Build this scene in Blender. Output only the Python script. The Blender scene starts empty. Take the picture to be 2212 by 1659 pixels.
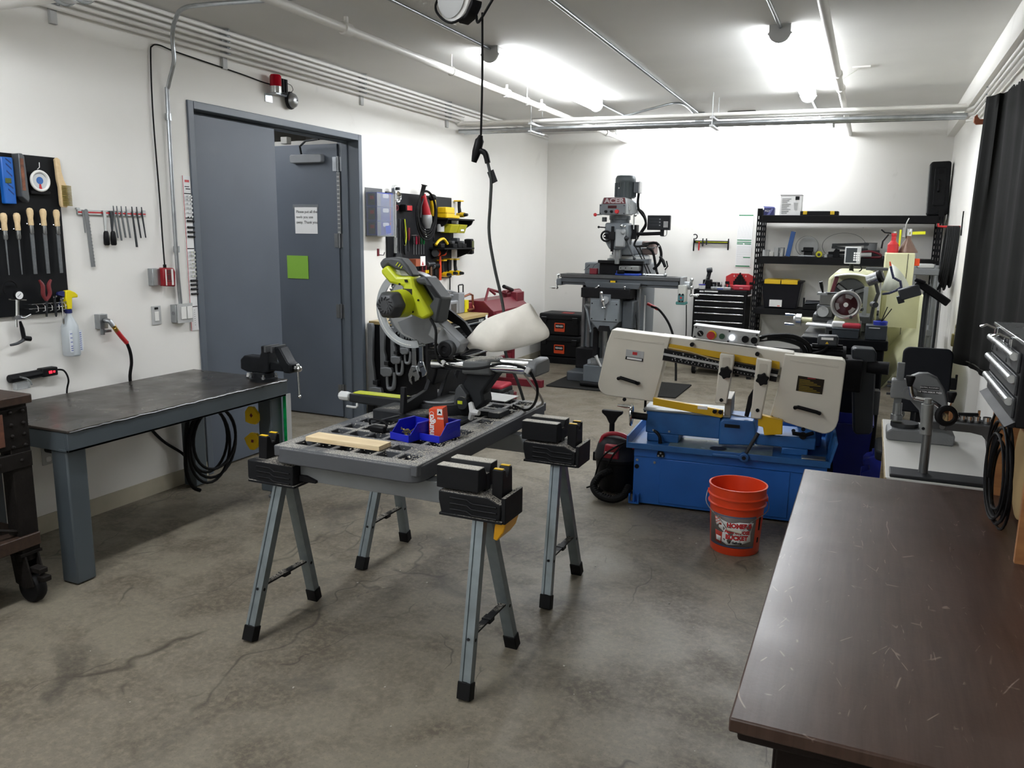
import bpy, bmesh, math, random
from mathutils import Matrix, Vector
V = Vector
PI = math.pi
random.seed(7)
SC = bpy.context.scene
COL = SC.collection

# ------------------------------------------------------------------ camera, world, exposure
cam = bpy.data.cameras.new('camera')
cam.sensor_width = 36.0
cam.lens = 1727.0 * 36.0 / 2212.0
cam.clip_start = 0.05
co = bpy.data.objects.new('camera', cam)
COL.objects.link(co)
_r = V((0.91342663, 0.40675724, 0.01415432))
_u = V((-0.08746662, 0.16221583, 0.98287111))
_f = V((-0.39749388, 0.89901867, -0.18374994))
co.matrix_world = Matrix(((_r.x, _u.x, -_f.x, 4.088), (_r.y, _u.y, -_f.y, -4.033), (_r.z, _u.z, -_f.z, 1.673), (0, 0, 0, 1)))
SC.camera = co
w = bpy.data.worlds.new('world')
SC.world = w
w.use_nodes = True
w.node_tree.nodes['Background'].inputs[0].default_value = (0.8, 0.85, 0.9, 1)
w.node_tree.nodes['Background'].inputs[1].default_value = 0.05
SC.view_settings.view_transform = 'Standard'
SC.view_settings.look = 'None'
SC.view_settings.gamma = 1.0
SC.view_settings.use_curve_mapping = False
SC.view_settings.exposure = 1.47
TUBE = 17.0      # strength of the fluorescent diffusers
CEIL = 2.99


# ------------------------------------------------------------------ materials
def lin(h):
    c = [int(h[i:i + 2], 16) / 255 for i in (0, 2, 4)]
    return tuple(x / 12.92 if x <= .04045 else ((x + .055) / 1.055) ** 2.4 for x in c) + (1,)


MATS = {}


def nd(nt, t, **k):
    n = nt.nodes.new(t)
    for a, b in k.items():
        setattr(n, a, b)
    return n


def M(name, h, rough=.5, metal=0., var=.1, vs=6., bump=0., bs=80., rv=.08, emit=0., trans=0., coat=0.):
    if name in MATS:
        return MATS[name]
    m = bpy.data.materials.new(name)
    m.use_nodes = True
    nt = m.node_tree
    p = nt.nodes['Principled BSDF']
    c = lin(h)
    tc = nd(nt, 'ShaderNodeTexCoord')
    no = nd(nt, 'ShaderNodeTexNoise')
    no.inputs['Scale'].default_value = vs
    no.inputs['Detail'].default_value = 5
    nt.links.new(tc.outputs['Object'], no.inputs['Vector'])
    if var > 0:
        cr = nd(nt, 'ShaderNodeValToRGB')
        cr.color_ramp.elements[0].position = .3
        cr.color_ramp.elements[1].position = .7
        cr.color_ramp.elements[0].color = tuple(x * (1 - var) for x in c[:3]) + (1,)
        cr.color_ramp.elements[1].color = tuple(min(1, x * (1 + var)) for x in c[:3]) + (1,)
        nt.links.new(no.outputs['Fac'], cr.inputs['Fac'])
        nt.links.new(cr.outputs['Color'], p.inputs['Base Color'])
    else:
        p.inputs['Base Color'].default_value = c
    mr = nd(nt, 'ShaderNodeMapRange')
    mr.inputs['To Min'].default_value = max(.02, rough - rv)
    mr.inputs['To Max'].default_value = min(1, rough + rv)
    nt.links.new(no.outputs['Fac'], mr.inputs['Value'])
    nt.links.new(mr.outputs['Result'], p.inputs['Roughness'])
    p.inputs['Metallic'].default_value = metal
    if max(c[:3]) < .035:
        p.inputs['Specular IOR Level'].default_value = .16
    if bump:
        n2 = nd(nt, 'ShaderNodeTexNoise')
        n2.inputs['Scale'].default_value = bs
        n2.inputs['Detail'].default_value = 4
        nt.links.new(tc.outputs['Object'], n2.inputs['Vector'])
        bp = nd(nt, 'ShaderNodeBump')
        bp.inputs['Strength'].default_value = bump
        bp.inputs['Distance'].default_value = .01
        nt.links.new(n2.outputs['Fac'], bp.inputs['Height'])
        nt.links.new(bp.outputs['Normal'], p.inputs['Normal'])
    if emit:
        p.inputs['Emission Color'].default_value = c
        p.inputs['Emission Strength'].default_value = emit
    if trans:
        p.inputs['Transmission Weight'].default_value = trans
        p.inputs['IOR'].default_value = 1.3
    if coat:
        p.inputs['Coat Weight'].default_value = coat
        p.inputs['Coat Roughness'].default_value = .15
    MATS[name] = m
    return m


def mixcol(nt, fac, a, b):
    n = nd(nt, 'ShaderNodeMix', data_type='RGBA')
    nt.links.new(fac, n.inputs[0])
    for s, q in ((6, a), (7, b)):
        if isinstance(q, tuple):
            n.inputs[s].default_value = q
        else:
            nt.links.new(q, n.inputs[s])
    return n.outputs[2]


def thresh(nt, sock, lo, hi, a=0., b=1.):
    n = nd(nt, 'ShaderNodeMapRange')
    n.inputs['From Min'].default_value = lo
    n.inputs['From Max'].default_value = hi
    n.inputs['To Min'].default_value = a
    n.inputs['To Max'].default_value = b
    nt.links.new(sock, n.inputs['Value'])
    return n.outputs['Result']


def mul(nt, a, b):
    n = nd(nt, 'ShaderNodeMath', operation='MULTIPLY')
    for i, q in enumerate((a, b)):
        if isinstance(q, (int, float)):
            n.inputs[i].default_value = q
        else:
            nt.links.new(q, n.inputs[i])
    return n.outputs[0]


def noise(nt, vec, s, d=5, dist=0., r=.55):
    n = nd(nt, 'ShaderNodeTexNoise')
    n.inputs['Scale'].default_value = s
    n.inputs['Detail'].default_value = d
    n.inputs['Roughness'].default_value = r
    n.inputs['Distortion'].default_value = dist
    nt.links.new(vec, n.inputs['Vector'])
    return n.outputs['Fac']


def lines(nt, vec, s, wdt, rot=0., dist=.0):
    """thin crooked scratch lines: edges of stretched voronoi cells"""
    mp = nd(nt, 'ShaderNodeMapping')
    mp.inputs['Rotation'].default_value = (0, 0, rot)
    mp.inputs['Scale'].default_value = (s, s * .35, s)
    if dist:
        nz = nd(nt, 'ShaderNodeTexNoise')
        nz.inputs['Scale'].default_value = 1.6
        nz.inputs['Detail'].default_value = 3
        nt.links.new(vec, nz.inputs['Vector'])
        ml = nd(nt, 'ShaderNodeVectorMath', operation='MULTIPLY_ADD')
        ml.inputs[1].default_value = (dist * 3, dist * 3, 0)
        nt.links.new(nz.outputs['Color'], ml.inputs[0])
        nt.links.new(vec, ml.inputs[2])
        vec = ml.outputs[0]
    nt.links.new(vec, mp.inputs['Vector'])
    v = nd(nt, 'ShaderNodeTexVoronoi', feature='DISTANCE_TO_EDGE')
    v.inputs['Scale'].default_value = 1
    nt.links.new(mp.outputs['Vector'], v.inputs['Vector'])
    return thresh(nt, v.outputs['Distance'], 0, wdt, 1, 0)


def base_mat(name, rough=.5):
    m = bpy.data.materials.new(name)
    m.use_nodes = True
    nt = m.node_tree
    p = nt.nodes['Principled BSDF']
    p.inputs['Roughness'].default_value = rough
    tc = nd(nt, 'ShaderNodeTexCoord')
    MATS[name] = m
    return m, nt, p, tc.outputs['Object']


def bumpn(nt, p, h, st, dist=.01):
    b = nd(nt, 'ShaderNodeBump')
    b.inputs['Strength'].default_value = st
    b.inputs['Distance'].default_value = dist
    nt.links.new(h, b.inputs['Height'])
    nt.links.new(b.outputs['Normal'], p.inputs['Normal'])


def m_floor():
    m, nt, p, ob = base_mat('sealed_concrete')
    big = noise(nt, ob, .55, 4, .6)
    mid = noise(nt, ob, 2.6, 8, .3, .68)
    fine = noise(nt, ob, 38, 6, 0, .7)
    c = mixcol(nt, thresh(nt, big, .35, .65), lin('6e675b'), lin('7c7567'))
    c = mixcol(nt, thresh(nt, mid, .45, .62), c, lin('5a5246'))
    c = mixcol(nt, mul(nt, thresh(nt, fine, .45, .7), .7), c, lin('8b8371'))
    grit = noise(nt, ob, 85, 3, 0, .8)
    c = mixcol(nt, mul(nt, thresh(nt, grit, .56, .68), .45), c, lin('47423b'))
    sp = noise(nt, ob, 160, 3, 0, .8)
    c = mixcol(nt, mul(nt, thresh(nt, sp, .66, .74), .5), c, lin('a39e94'))
    st = noise(nt, ob, 1.15, 6, 1.2, .6)
    c = mixcol(nt, mul(nt, thresh(nt, st, .58, .7), .6), c, lin('3d3934'))
    st2 = noise(nt, ob, 7.5, 5, .8, .6)
    c = mixcol(nt, mul(nt, thresh(nt, st2, .70, .78), .5), c, lin('322e29'))
    for s, r_, wd in ((.42, .5, .003), (.9, 1.9, .004), (1.5, 1.1, .005)):
        ln = lines(nt, ob, s, wd, r_, .25)
        mk = thresh(nt, noise(nt, ob, .9 + s, 2), .52, .58)
        c = mixcol(nt, mul(nt, mul(nt, ln, mk), .75), c, lin('39332b'))
    nt.links.new(c, p.inputs['Base Color'])
    nt.links.new(thresh(nt, mid, .3, .75, .36, .62), p.inputs['Roughness'])
    p.inputs['Specular IOR Level'].default_value = .4
    bumpn(nt, p, fine, .12, .004)
    return m


def m_wall(name='painted_wall', h='eceae5'):
    m, nt, p, ob = base_mat(name, .75)
    a = noise(nt, ob, .8, 4)
    c = mixcol(nt, thresh(nt, a, .3, .7), lin(h), lin('e6e4de'))
    sm = noise(nt, ob, 2.2, 6, 1.)
    c = mixcol(nt, mul(nt, thresh(nt, sm, .66, .8), .25), c, lin('a9a69f'))
    dots = noise(nt, ob, 17, 2)
    c = mixcol(nt, mul(nt, thresh(nt, dots, .80, .82), .7), c, lin('6f6c66'))
    nt.links.new(c, p.inputs['Base Color'])
    bumpn(nt, p, noise(nt, ob, 120, 3), .05, .003)
    return m


def m_desk():
    m, nt, p, ob = base_mat('dark_varnished_top')
    mp = nd(nt, 'ShaderNodeMapping')
    mp.inputs['Scale'].default_value = (18, 1.2, 1)
    nt.links.new(ob, mp.inputs['Vector'])
    g = noise(nt, mp.outputs['Vector'], 3, 8, .3, .7)
    c = mixcol(nt, thresh(nt, g, .3, .7), lin('38271f'), lin('4d3a32'))
    for s, r_, wd, a in ((2.4, 1.45, .004, .6), (5., .3, .007, .5), (9., 1.1, .011, .6), (13., 2.2, .014, .45)):
        ln = lines(nt, ob, s, wd, r_, .06)
        mk = thresh(nt, noise(nt, ob, 3.1 + s, 2), .61, .66)
        c = mixcol(nt, mul(nt, mul(nt, ln, mk), a), c, lin('a8978a'))
    sp = noise(nt, ob, 60, 2)
    c = mixcol(nt, mul(nt, thresh(nt, sp, .76, .80), .5), c, lin('a5968a'))
    nt.links.new(c, p.inputs['Base Color'])
    nt.links.new(thresh(nt, noise(nt, ob, 2.5, 5), .3, .7, .27, .42), p.inputs['Roughness'])
    bumpn(nt, p, noise(nt, ob, 90, 4), .06, .003)
    return m


def m_steelbench():
    m, nt, p, ob = base_mat('dark_steel_top')
    p.inputs['Metallic'].default_value = .55
    a = noise(nt, ob, 3, 7, .5, .65)
    c = mixcol(nt, thresh(nt, a, .3, .7), lin('3a3836'), lin('57524c'))
    b = noise(nt, ob, 1.4, 5, 1.)
    c = mixcol(nt, mul(nt, thresh(nt, b, .58, .75), .6), c, lin('5b4336'))
    nt.links.new(c, p.inputs['Base Color'])
    nt.links.new(thresh(nt, noise(nt, ob, 5, 6), .3, .7, .22, .42), p.inputs['Roughness'])
    return m


def m_dust(name, h, dust='b8b3aa', lo=.5, hi=.62, rough=.55, s=5., gate=(.42, .56)):
    """plastic with light dust lying on surfaces that look up (a layer of its own, wherever chips fell)"""
    m, nt, p, ob = base_mat(name, rough)
    a = noise(nt, ob, s, 6, .6)
    b = noise(nt, ob, 190, 2)
    f = mul(nt, thresh(nt, a, lo, hi), thresh(nt, b, *gate))
    g = nd(nt, 'ShaderNodeNewGeometry')
    sx = nd(nt, 'ShaderNodeSeparateXYZ')
    nt.links.new(g.outputs['Normal'], sx.inputs[0])
    f = mul(nt, f, thresh(nt, sx.outputs['Z'], .6, .9))
    c = mixcol(nt, thresh(nt, noise(nt, ob, 4, 5), .3, .7), tuple(x * .85 for x in lin(h)[:3]) + (1,), lin(h))
    c = mixcol(nt, mul(nt, f, .85), c, lin(dust))
    nt.links.new(c, p.inputs['Base Color'])
    p.inputs['Specular IOR Level'].default_value = .2
    bumpn(nt, p, noise(nt, ob, 140, 3), .15, .003)
    return m


def m_peg(name, h):
    m, nt, p, ob = base_mat(name, .45)
    v = nd(nt, 'ShaderNodeTexVoronoi')
    v.inputs['Randomness'].default_value = 0
    v.inputs['Scale'].default_value = 1 / .0254
    nt.links.new(ob, v.inputs['Vector'])
    d = thresh(nt, v.outputs['Distance'], .1, .16)
    p.inputs['Specular IOR Level'].default_value = .15
    c = mixcol(nt, d, lin('4a4a4a'), lin(h))
    nt.links.new(c, p.inputs['Base Color'])
    return m


def m_wood(name, a, b, sc=(3, 30, 30), rough=.6):
    m, nt, p, ob = base_mat(name, rough)
    mp = nd(nt, 'ShaderNodeMapping')
    mp.inputs['Scale'].default_value = sc
    nt.links.new(ob, mp.inputs['Vector'])
    g = noise(nt, mp.outputs['Vector'], 2, 7, .8, .6)
    nt.links.new(mixcol(nt, thresh(nt, g, .3, .7), lin(a), lin(b)), p.inputs['Base Color'])
    return m


FLOOR, WALL, DESK, BENCHTOP = m_floor(), m_wall(), m_desk(), m_steelbench()
CEILM = M('ceiling_paint', 'dad9d5', .85, var=.05, vs=1.2, bump=.05)
BASEM = M('beige_rubber_base', 'b3ac98', .6)
DOORM = M('slate_blue_paint', '565e69', .5, var=.06, vs=3, bump=.04, bs=200)
FRAMEM = M('grey_frame_paint', '5a626b', .45, var=.06, vs=3)
WHITE = M('white_paint', 'e8e7e3', .45, var=.03)
PIPEW = M('white_pipe_paint', 'dcdad5', .4, var=.04)
GALV = M('galvanized_steel', 'a9adb0', .32, .9, var=.12, vs=20)
CHROME = M('chrome', 'd8dadc', .12, 1., var=.03)
STEEL = M('brushed_steel', '8e9194', .35, .9, var=.12, vs=14)
DSTEEL = M('dark_steel', '3b3d40', .42, .7, var=.15, vs=12)
IRON = M('cast_iron_grey', '57595b', .5, .4, var=.15, vs=12, bump=.1)
BLACK = M('black_plastic', '141416', .45, var=.2, vs=10)
BLACKM = M('matt_black_metal', '19191b', .55, .2, var=.2, vs=8)
RUBBER = M('black_rubber', '121213', .6, var=.2)
DGREY = M('dark_grey_plastic', '3a3c3f', .5, var=.12)
MGREY = M('mid_grey_plastic', '75787b', .45, var=.1)
LGREY = M('light_grey_plastic', 'b5b6b5', .45, var=.06)
RED = M('red_plastic', 'b8262b', .4, var=.08)
DRED = M('maroon_paint', '6b1c28', .4, var=.1, vs=4)
ORANGE = M('orange_plastic', 'dd4a1c', .35, var=.05)
YELLOW = M('yellow_plastic', 'e0b911', .4, var=.06)
LIME = M('lime_green_plastic', 'b4bd1c', .4, var=.05)
BLUE = M('blue_plastic', '1626b4', .35, var=.08)
GREEN = M('green_plastic', '0f8a46', .3, var=.1)
PAPER = M('white_paper', 'e9e9e8', .8, var=.02)
INK = M('black_ink', '1b1b1d', .7, var=0)
WOODH = m_wood('light_wood', 'd6b98c', 'e2caa0')
CLEAR = M('clear_plastic', 'e8ecee', .12, var=0, trans=.85)
CREAM = M('cream_machine_paint', 'c9c8a2', .45, var=.06)


# ------------------------------------------------------------------ mesh builder
class B:
    def __init__(s):
        s.v, s.f = [], []

    def add(s, vs, fs):
        n = len(s.v)
        s.v += [V(p) for p in vs]
        s.f += [tuple(i + n for i in f) for f in fs]
        return s

    def box(s, x0, x1, y0, y1, z0, z1):
        vs = [(x, y, z) for z in (z0, z1) for y in (y0, y1) for x in (x0, x1)]
        return s.add(vs, [(0, 2, 3, 1), (4, 5, 7, 6), (0, 1, 5, 4), (2, 6, 7, 3), (0, 4, 6, 2), (1, 3, 7, 5)])

    def ob(s, c, sz, rx=0, ry=0, rz=0):
        R = Matrix.Rotation(rz, 4, 'Z') @ Matrix.Rotation(ry, 4, 'Y') @ Matrix.Rotation(rx, 4, 'X')
        n = len(s.v)
        a, b, d = (q / 2 for q in sz)
        s.box(-a, a, -b, b, -d, d)
        for i in range(n, len(s.v)):
            s.v[i] = R @ s.v[i] + V(c)
        return s

    @staticmethod
    def frame(ax):
        z = V(ax).normalized()
        t = V((0, 0, 1)) if abs(z.z) < .9 else V((1, 0, 0))
        x = t.cross(z).normalized()
        return x, z.cross(x), z

    def lathe(s, prof, o=(0, 0, 0), ax=(0, 0, 1), n=20, sc=(1, 1)):
        x, y, z = s.frame(ax)
        o = V(o)
        vs, rings = [], []
        for r, h in prof:
            if r < 1e-6:
                rings.append([len(vs)])
                vs.append(o + z * h)
            else:
                rings.append(list(range(len(vs), len(vs) + n)))
                for i in range(n):
                    a = 2 * PI * i / n
                    vs.append(o + x * (r * math.cos(a) * sc[0]) + y * (r * math.sin(a) * sc[1]) + z * h)
        fs = []
        for a, b in zip(rings, rings[1:]):
            if len(a) == 1 and len(b) == 1:
                continue
            for i in range(n):
                j = (i + 1) % n
                if len(a) == 1:
                    fs.append((a[0], b[j], b[i]))
                elif len(b) == 1:
                    fs.append((a[i], a[j], b[0]))
                else:
                    fs.append((a[i], a[j], b[j], b[i]))
        for q in (rings[0], rings[-1]):
            if len(q) > 1:
                fs.append(tuple(q))
        return s.add(vs, fs)

    def cyl(s, a, b, r, r2=None, n=16):
        a, b = V(a), V(b)
        return s.lathe([(r, 0), (r if r2 is None else r2, (b - a).length)], a, b - a, n)

    def tube(s, pts, r, n=8, k=0, closed=False):
        P = [V(p) for p in pts]
        rs = list(r) if isinstance(r, (list, tuple)) else [r] * len(P)
        if k:
            Q, R2 = [], []
            L = len(P)
            for i in range(L if closed else L - 1):
                p0 = P[i - 1] if (i or closed) else P[0]
                p1, p2 = P[i], P[(i + 1) % L]
                p3 = P[(i + 2) % L] if (closed or i + 2 < L) else P[-1]
                for j in range(k):
                    t = j / k
                    Q.append(.5 * (2 * p1 + (p2 - p0) * t + (2 * p0 - 5 * p1 + 4 * p2 - p3) * t * t + (3 * p1 - p0 - 3 * p2 + p3) * t ** 3))
                    R2.append(rs[i] * (1 - t) + rs[(i + 1) % L] * t)
            if not closed:
                Q.append(P[-1])
                R2.append(rs[-1])
            P, rs = Q, R2
        vs, fs = [], []
        N = len(P)
        up = None
        for i, p in enumerate(P):
            d = (P[(i + 1) % N] - P[i - 1]) if closed else (P[min(i + 1, N - 1)] - P[max(i - 1, 0)])
            d = d.normalized() if d.length > 1e-9 else V((0, 0, 1))
            if up is None:
                up = s.frame(d)[0]
            up = (up - d * up.dot(d))
            up = up.normalized() if up.length > 1e-6 else s.frame(d)[0]
            q = d.cross(up)
            for j in range(n):
                a = 2 * PI * j / n
                vs.append(p + up * (rs[i] * math.cos(a)) + q * (rs[i] * math.sin(a)))
        for i in range(N if closed else N - 1):
            for j in range(n):
                k2 = (j + 1) % n
                i2 = (i + 1) % N
                fs.append((i * n + j, i * n + k2, i2 * n + k2, i2 * n + j))
        if not closed:
            fs += [tuple(range(n)), tuple(range((N - 1) * n, N * n))]
        return s.add(vs, fs)

    def prism(s, pts, ax, a, b):
        def mk(p, h):
            return {'x': (h, p[0], p[1]), 'y': (p[0], h, p[1]), 'z': (p[0], p[1], h)}[ax]
        n = len(pts)
        vs = [mk(p, a) for p in pts] + [mk(p, b) for p in pts]
        fs = [tuple(range(n)), tuple(range(n, 2 * n))] + [(i, (i + 1) % n, n + (i + 1) % n, n + i) for i in range(n)]
        return s.add(vs, fs)

    def sph(s, c, r, n=14, m=8, sc=(1, 1, 1)):
        k = len(s.v)
        s.lathe([(r * math.sin(PI * i / m), -r * math.cos(PI * i / m)) for i in range(m + 1)], (0, 0, 0), (0, 0, 1), n)
        for i in range(k, len(s.v)):
            p = s.v[i]
            s.v[i] = V((p.x * sc[0], p.y * sc[1], p.z * sc[2])) + V(c)
        return s

    def tor(s, c, ax, R, r, n=28, m=8, a0=0, a1=None):
        x, y, z = s.frame(ax)
        c = V(c)
        if a1 is None:
            return s.tube([c + x * (R * math.cos(2 * PI * i / n)) + y * (R * math.sin(2 * PI * i / n)) for i in range(n)], r, m, closed=True)
        return s.tube([c + x * (R * math.cos(a0 + (a1 - a0) * i / n)) + y * (R * math.sin(a0 + (a1 - a0) * i / n)) for i in range(n + 1)], r, m)

    def plate(s, xs, ys, hole, z0, z1):
        nx, ny = len(xs), len(ys)
        vs = [(x, y, z) for z in (z0, z1) for y in ys for x in xs]
        ix = lambda i, j, k: k * nx * ny + j * nx + i
        sol = lambda i, j: 0 <= i < nx - 1 and 0 <= j < ny - 1 and not hole(i, j)
        fs = []
        for i in range(nx - 1):
            for j in range(ny - 1):
                if not sol(i, j):
                    continue
                fs.append((ix(i, j, 0), ix(i, j + 1, 0), ix(i + 1, j + 1, 0), ix(i + 1, j, 0)))
                fs.append((ix(i, j, 1), ix(i + 1, j, 1), ix(i + 1, j + 1, 1), ix(i, j + 1, 1)))
                for di, dj, p, q in ((-1, 0, (i, j), (i, j + 1)), (1, 0, (i + 1, j), (i + 1, j + 1)), (0, -1, (i, j), (i + 1, j)), (0, 1, (i, j + 1), (i + 1, j + 1))):
                    if not sol(i + di, j + dj):
                        fs.append((ix(*p, 0), ix(*q, 0), ix(*q, 1), ix(*p, 1)))
        return s.add(vs, fs)

    def tr(s, m):
        s.v = [m @ p for p in s.v]
        return s

    def clusters(s):
        n = len(s.v)
        par = list(range(n))

        def find(i):
            while par[i] != i:
                par[i] = par[par[i]]
                i = par[i]
            return i
        for f in s.f:
            for q in f[1:]:
                par[find(q)] = find(f[0])
        cc = {}
        for i in range(n):
            cc.setdefault(find(i), []).append(i)
        L = []
        for ids in cc.values():
            lo = [min(s.v[i][k] for i in ids) - .003 for k in range(3)]
            hi = [max(s.v[i][k] for i in ids) + .003 for k in range(3)]
            L.append([set(ids), lo, hi])
        if len(L) < 2 or len(L) > 40:
            return [s]
        go = True
        while go:
            go = False
            for a in range(len(L)):
                for b in range(a + 1, len(L)):
                    if all(L[a][1][k] <= L[b][2][k] and L[b][1][k] <= L[a][2][k] for k in range(3)):
                        L[a] = [L[a][0] | L[b][0], [min(x, y) for x, y in zip(L[a][1], L[b][1])], [max(x, y) for x, y in zip(L[a][2], L[b][2])]]
                        L.pop(b)
                        go = True
                        break
                if go:
                    break
        if len(L) < 2 or min(max(h - l for l, h in zip(q[1], q[2])) for q in L) < .016:
            return [s]
        R = []
        for ids, _, _ in L:
            b = B()
            mp = {j: k for k, j in enumerate(sorted(ids))}
            b.v = [s.v[j] for j in sorted(ids)]
            b.f = [tuple(mp[j] for j in f) for f in s.f if f[0] in ids]
            R.append(b)
        return R

    def o(s, name, mat, parent=None, bevel=0., label=None, cat=None, group=None, kind=None, smooth=35, seg=2):
        if parent is not None and kind is None and 'row' not in name:      # pieces apart from one another are parts of their own
            R = s.clusters()
            if len(R) > 1:
                for b in R[1:]:
                    b.o(name, mat, parent, bevel, label, cat, group, 'x', smooth, seg)
                return R[0].o(name, mat, parent, bevel, label, cat, group, 'x', smooth, seg)
        if kind == 'x':
            kind = None
        bm = bmesh.new()
        vv = [bm.verts.new(p) for p in s.v]
        for f in s.f:
            try:
                bm.faces.new([vv[i] for i in f])
            except ValueError:
                pass
        for q in [q for q in bm.verts if not q.link_faces]:
            bm.verts.remove(q)
        bmesh.ops.recalc_face_normals(bm, faces=bm.faces)
        if parent is not None:
            org = Matrix.Identity(4) if parent.name in LOCAL else WM[parent.name].inverted()
        else:
            xs = [p.co.x for p in bm.verts]
            ys = [p.co.y for p in bm.verts]
            zs = [p.co.z for p in bm.verts]
            base = V(((min(xs) + max(xs)) / 2, (min(ys) + max(ys)) / 2, min(zs)))
            if kind == 'structure':
                base = V((0, 0, 0))
            org = Matrix.Translation(-base)
        bm.transform(org)
        me = bpy.data.meshes.new(name)
        bm.to_mesh(me)
        bm.free()
        return fin(name, me, mat, parent, None if parent else base, bevel, label, cat, group, kind, smooth, seg)


WM = {}       # world matrix of everything that may take children
LOCAL = set()  # things whose parts are given in the thing's own frame


def fin(name, me, mat, parent, base, bevel, label, cat, group, kind, smooth, seg=2):
    if smooth:
        me.polygons.foreach_set('use_smooth', [True] * len(me.polygons))
        me.set_sharp_from_angle(angle=math.radians(smooth))
    me.materials.append(mat)
    ob = bpy.data.objects.new(name, me)
    COL.objects.link(ob)
    if parent is not None:
        ob.parent = parent
        WM[ob.name] = WM[parent.name]
        if parent.name in LOCAL:
            LOCAL.add(ob.name)
    else:
        ob.location = base
        WM[ob.name] = Matrix.Translation(base)
    if bevel:
        md = ob.modifiers.new('bevel', 'BEVEL')
        md.width = bevel
        md.segments = seg
        md.limit_method = 'ANGLE'
        md.angle_limit = math.radians(40)
    return tag(ob, label, cat, group, kind)


def tag(o, label=None, cat=None, group=None, kind=None):
    for k, x in (('label', label), ('category', cat), ('group', group), ('kind', kind)):
        if x:
            o[k] = x
    return o


def thing(name, label, cat, loc, rz=0., group=None, local=False):
    o = bpy.data.objects.new(name, None)
    COL.objects.link(o)
    o.empty_display_size = .05
    o.location = loc
    o.rotation_euler = (0, 0, rz)
    WM[o.name] = Matrix.Translation(V(loc)) @ Matrix.Rotation(rz, 4, 'Z')
    if local:
        LOCAL.add(o.name)
    return tag(o, label, cat, group)


def dup(root, loc, rz=0., label=None, group=None):
    r = root.copy()
    COL.objects.link(r)
    r.location = loc
    r.rotation_euler = (0, 0, rz)
    WM[r.name] = Matrix.Translation(V(loc)) @ Matrix.Rotation(rz, 4, 'Z')
    tag(r, label, None, group)
    for ch in list(root.children):
        c = ch.copy()
        COL.objects.link(c)
        c.parent = r
        for g in list(ch.children):
            d = g.copy()
            COL.objects.link(d)
            d.parent = c
    return r


def fr(o, x, y):
    x, y = V(x).normalized(), V(y).normalized()
    z = x.cross(y)
    return Matrix(((x.x, y.x, z.x, o[0]), (x.y, y.y, z.y, o[1]), (x.z, y.z, z.z, o[2]), (0, 0, 0, 1)))


FY = lambda o: fr(o, (1, 0, 0), (0, 0, 1))      # a face that looks towards -y
FX = lambda o: fr(o, (0, 1, 0), (0, 0, 1))      # a face that looks towards +x


def text(body, size, mat, parent, m4, name='lettering', bold=0., ext=.0004, align='CENTER', sx=1., sp=1.):
    cu = bpy.data.curves.new('t', 'FONT')
    cu.body = body
    cu.size = size
    cu.align_x = align
    cu.align_y = 'CENTER'
    cu.extrude = ext
    cu.offset = bold
    cu.space_line = sp
    cu.resolution_u = 3
    t = bpy.data.objects.new('t', cu)
    me = bpy.data.meshes.new_from_object(t)
    bpy.data.objects.remove(t)
    if parent.name not in LOCAL:
        m4 = WM[parent.name].inverted() @ m4
    me.transform(m4 @ Matrix.Diagonal((sx, 1, 1, 1)))
    me.materials.clear()
    return fin(name, me, mat, parent, None, 0, None, None, None, None, 0)


def rr(x0, x1, y0, y1, r, n=5):
    """rounded rectangle outline"""
    o = []
    for cx, cy, a in ((x1 - r, y1 - r, 0), (x0 + r, y1 - r, 1), (x0 + r, y0 + r, 2), (x1 - r, y0 + r, 3)):
        for i in range(n + 1):
            t = (a + i / n) * PI / 2
            o.append((cx + r * math.cos(t), cy + r * math.sin(t)))
    return o


# ------------------------------------------------------------------ the room
Y0, Y1, X1 = -6.2, 6.284, 4.80
S = 'structure'
B().box(-3, X1 + .2, Y0 - .2, Y1 + .2, -.1, 0).o('floor', FLOOR, kind=S)
B().box(-3, X1 + .2, Y0 - .2, Y1 + .2, CEIL, CEIL + .1).o('ceiling', CEILM, kind=S)
B().box(-.2, 0, Y0, .03, 0, CEIL).box(-.2, 0, 1.9, Y1, 0, CEIL).box(-.2, 0, .03, 1.9, 2.47, CEIL).o('wall_left', WALL, kind=S)
B().box(-.2, X1 + .2, Y1, Y1 + .2, 0, CEIL).o('wall_back', WALL, kind=S)
B().box(X1, X1 + .2, Y0, Y1, 0, CEIL).o('wall_right', WALL, kind=S)
B().box(-.2, X1 + .2, Y0 - .2, Y0, 0, CEIL).o('wall_front', WALL, kind=S)
B().box(-3, -2.9, -1, 5, 0, CEIL).box(-3, -.2, -1.1, -1, 0, CEIL).box(-3, -.2, 4.9, 5, 0, CEIL).o('wall_hallway', M('hall_paint', '8d8b86', .8), kind=S)
B().box(X1 - .075, X1, Y0, Y1, 2.8, CEIL).o('trim_1', WALL, kind=S)
B().prism([(0, .0), (.012, .0), (.006, .1), (0, .1)], 'y', Y0, 0).prism([(0, 0), (.012, 0), (.006, .1), (0, .1)], 'y', 1.93, Y1).o('baseboard_left', BASEM, kind=S)
B().box(.01, X1, Y1 - .01, Y1, 0, .1).o('baseboard_back', BASEM, kind=S)
B().box(X1 - .01, X1, Y0, Y1, 0, .1).o('baseboard_right', BASEM, kind=S)
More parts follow.
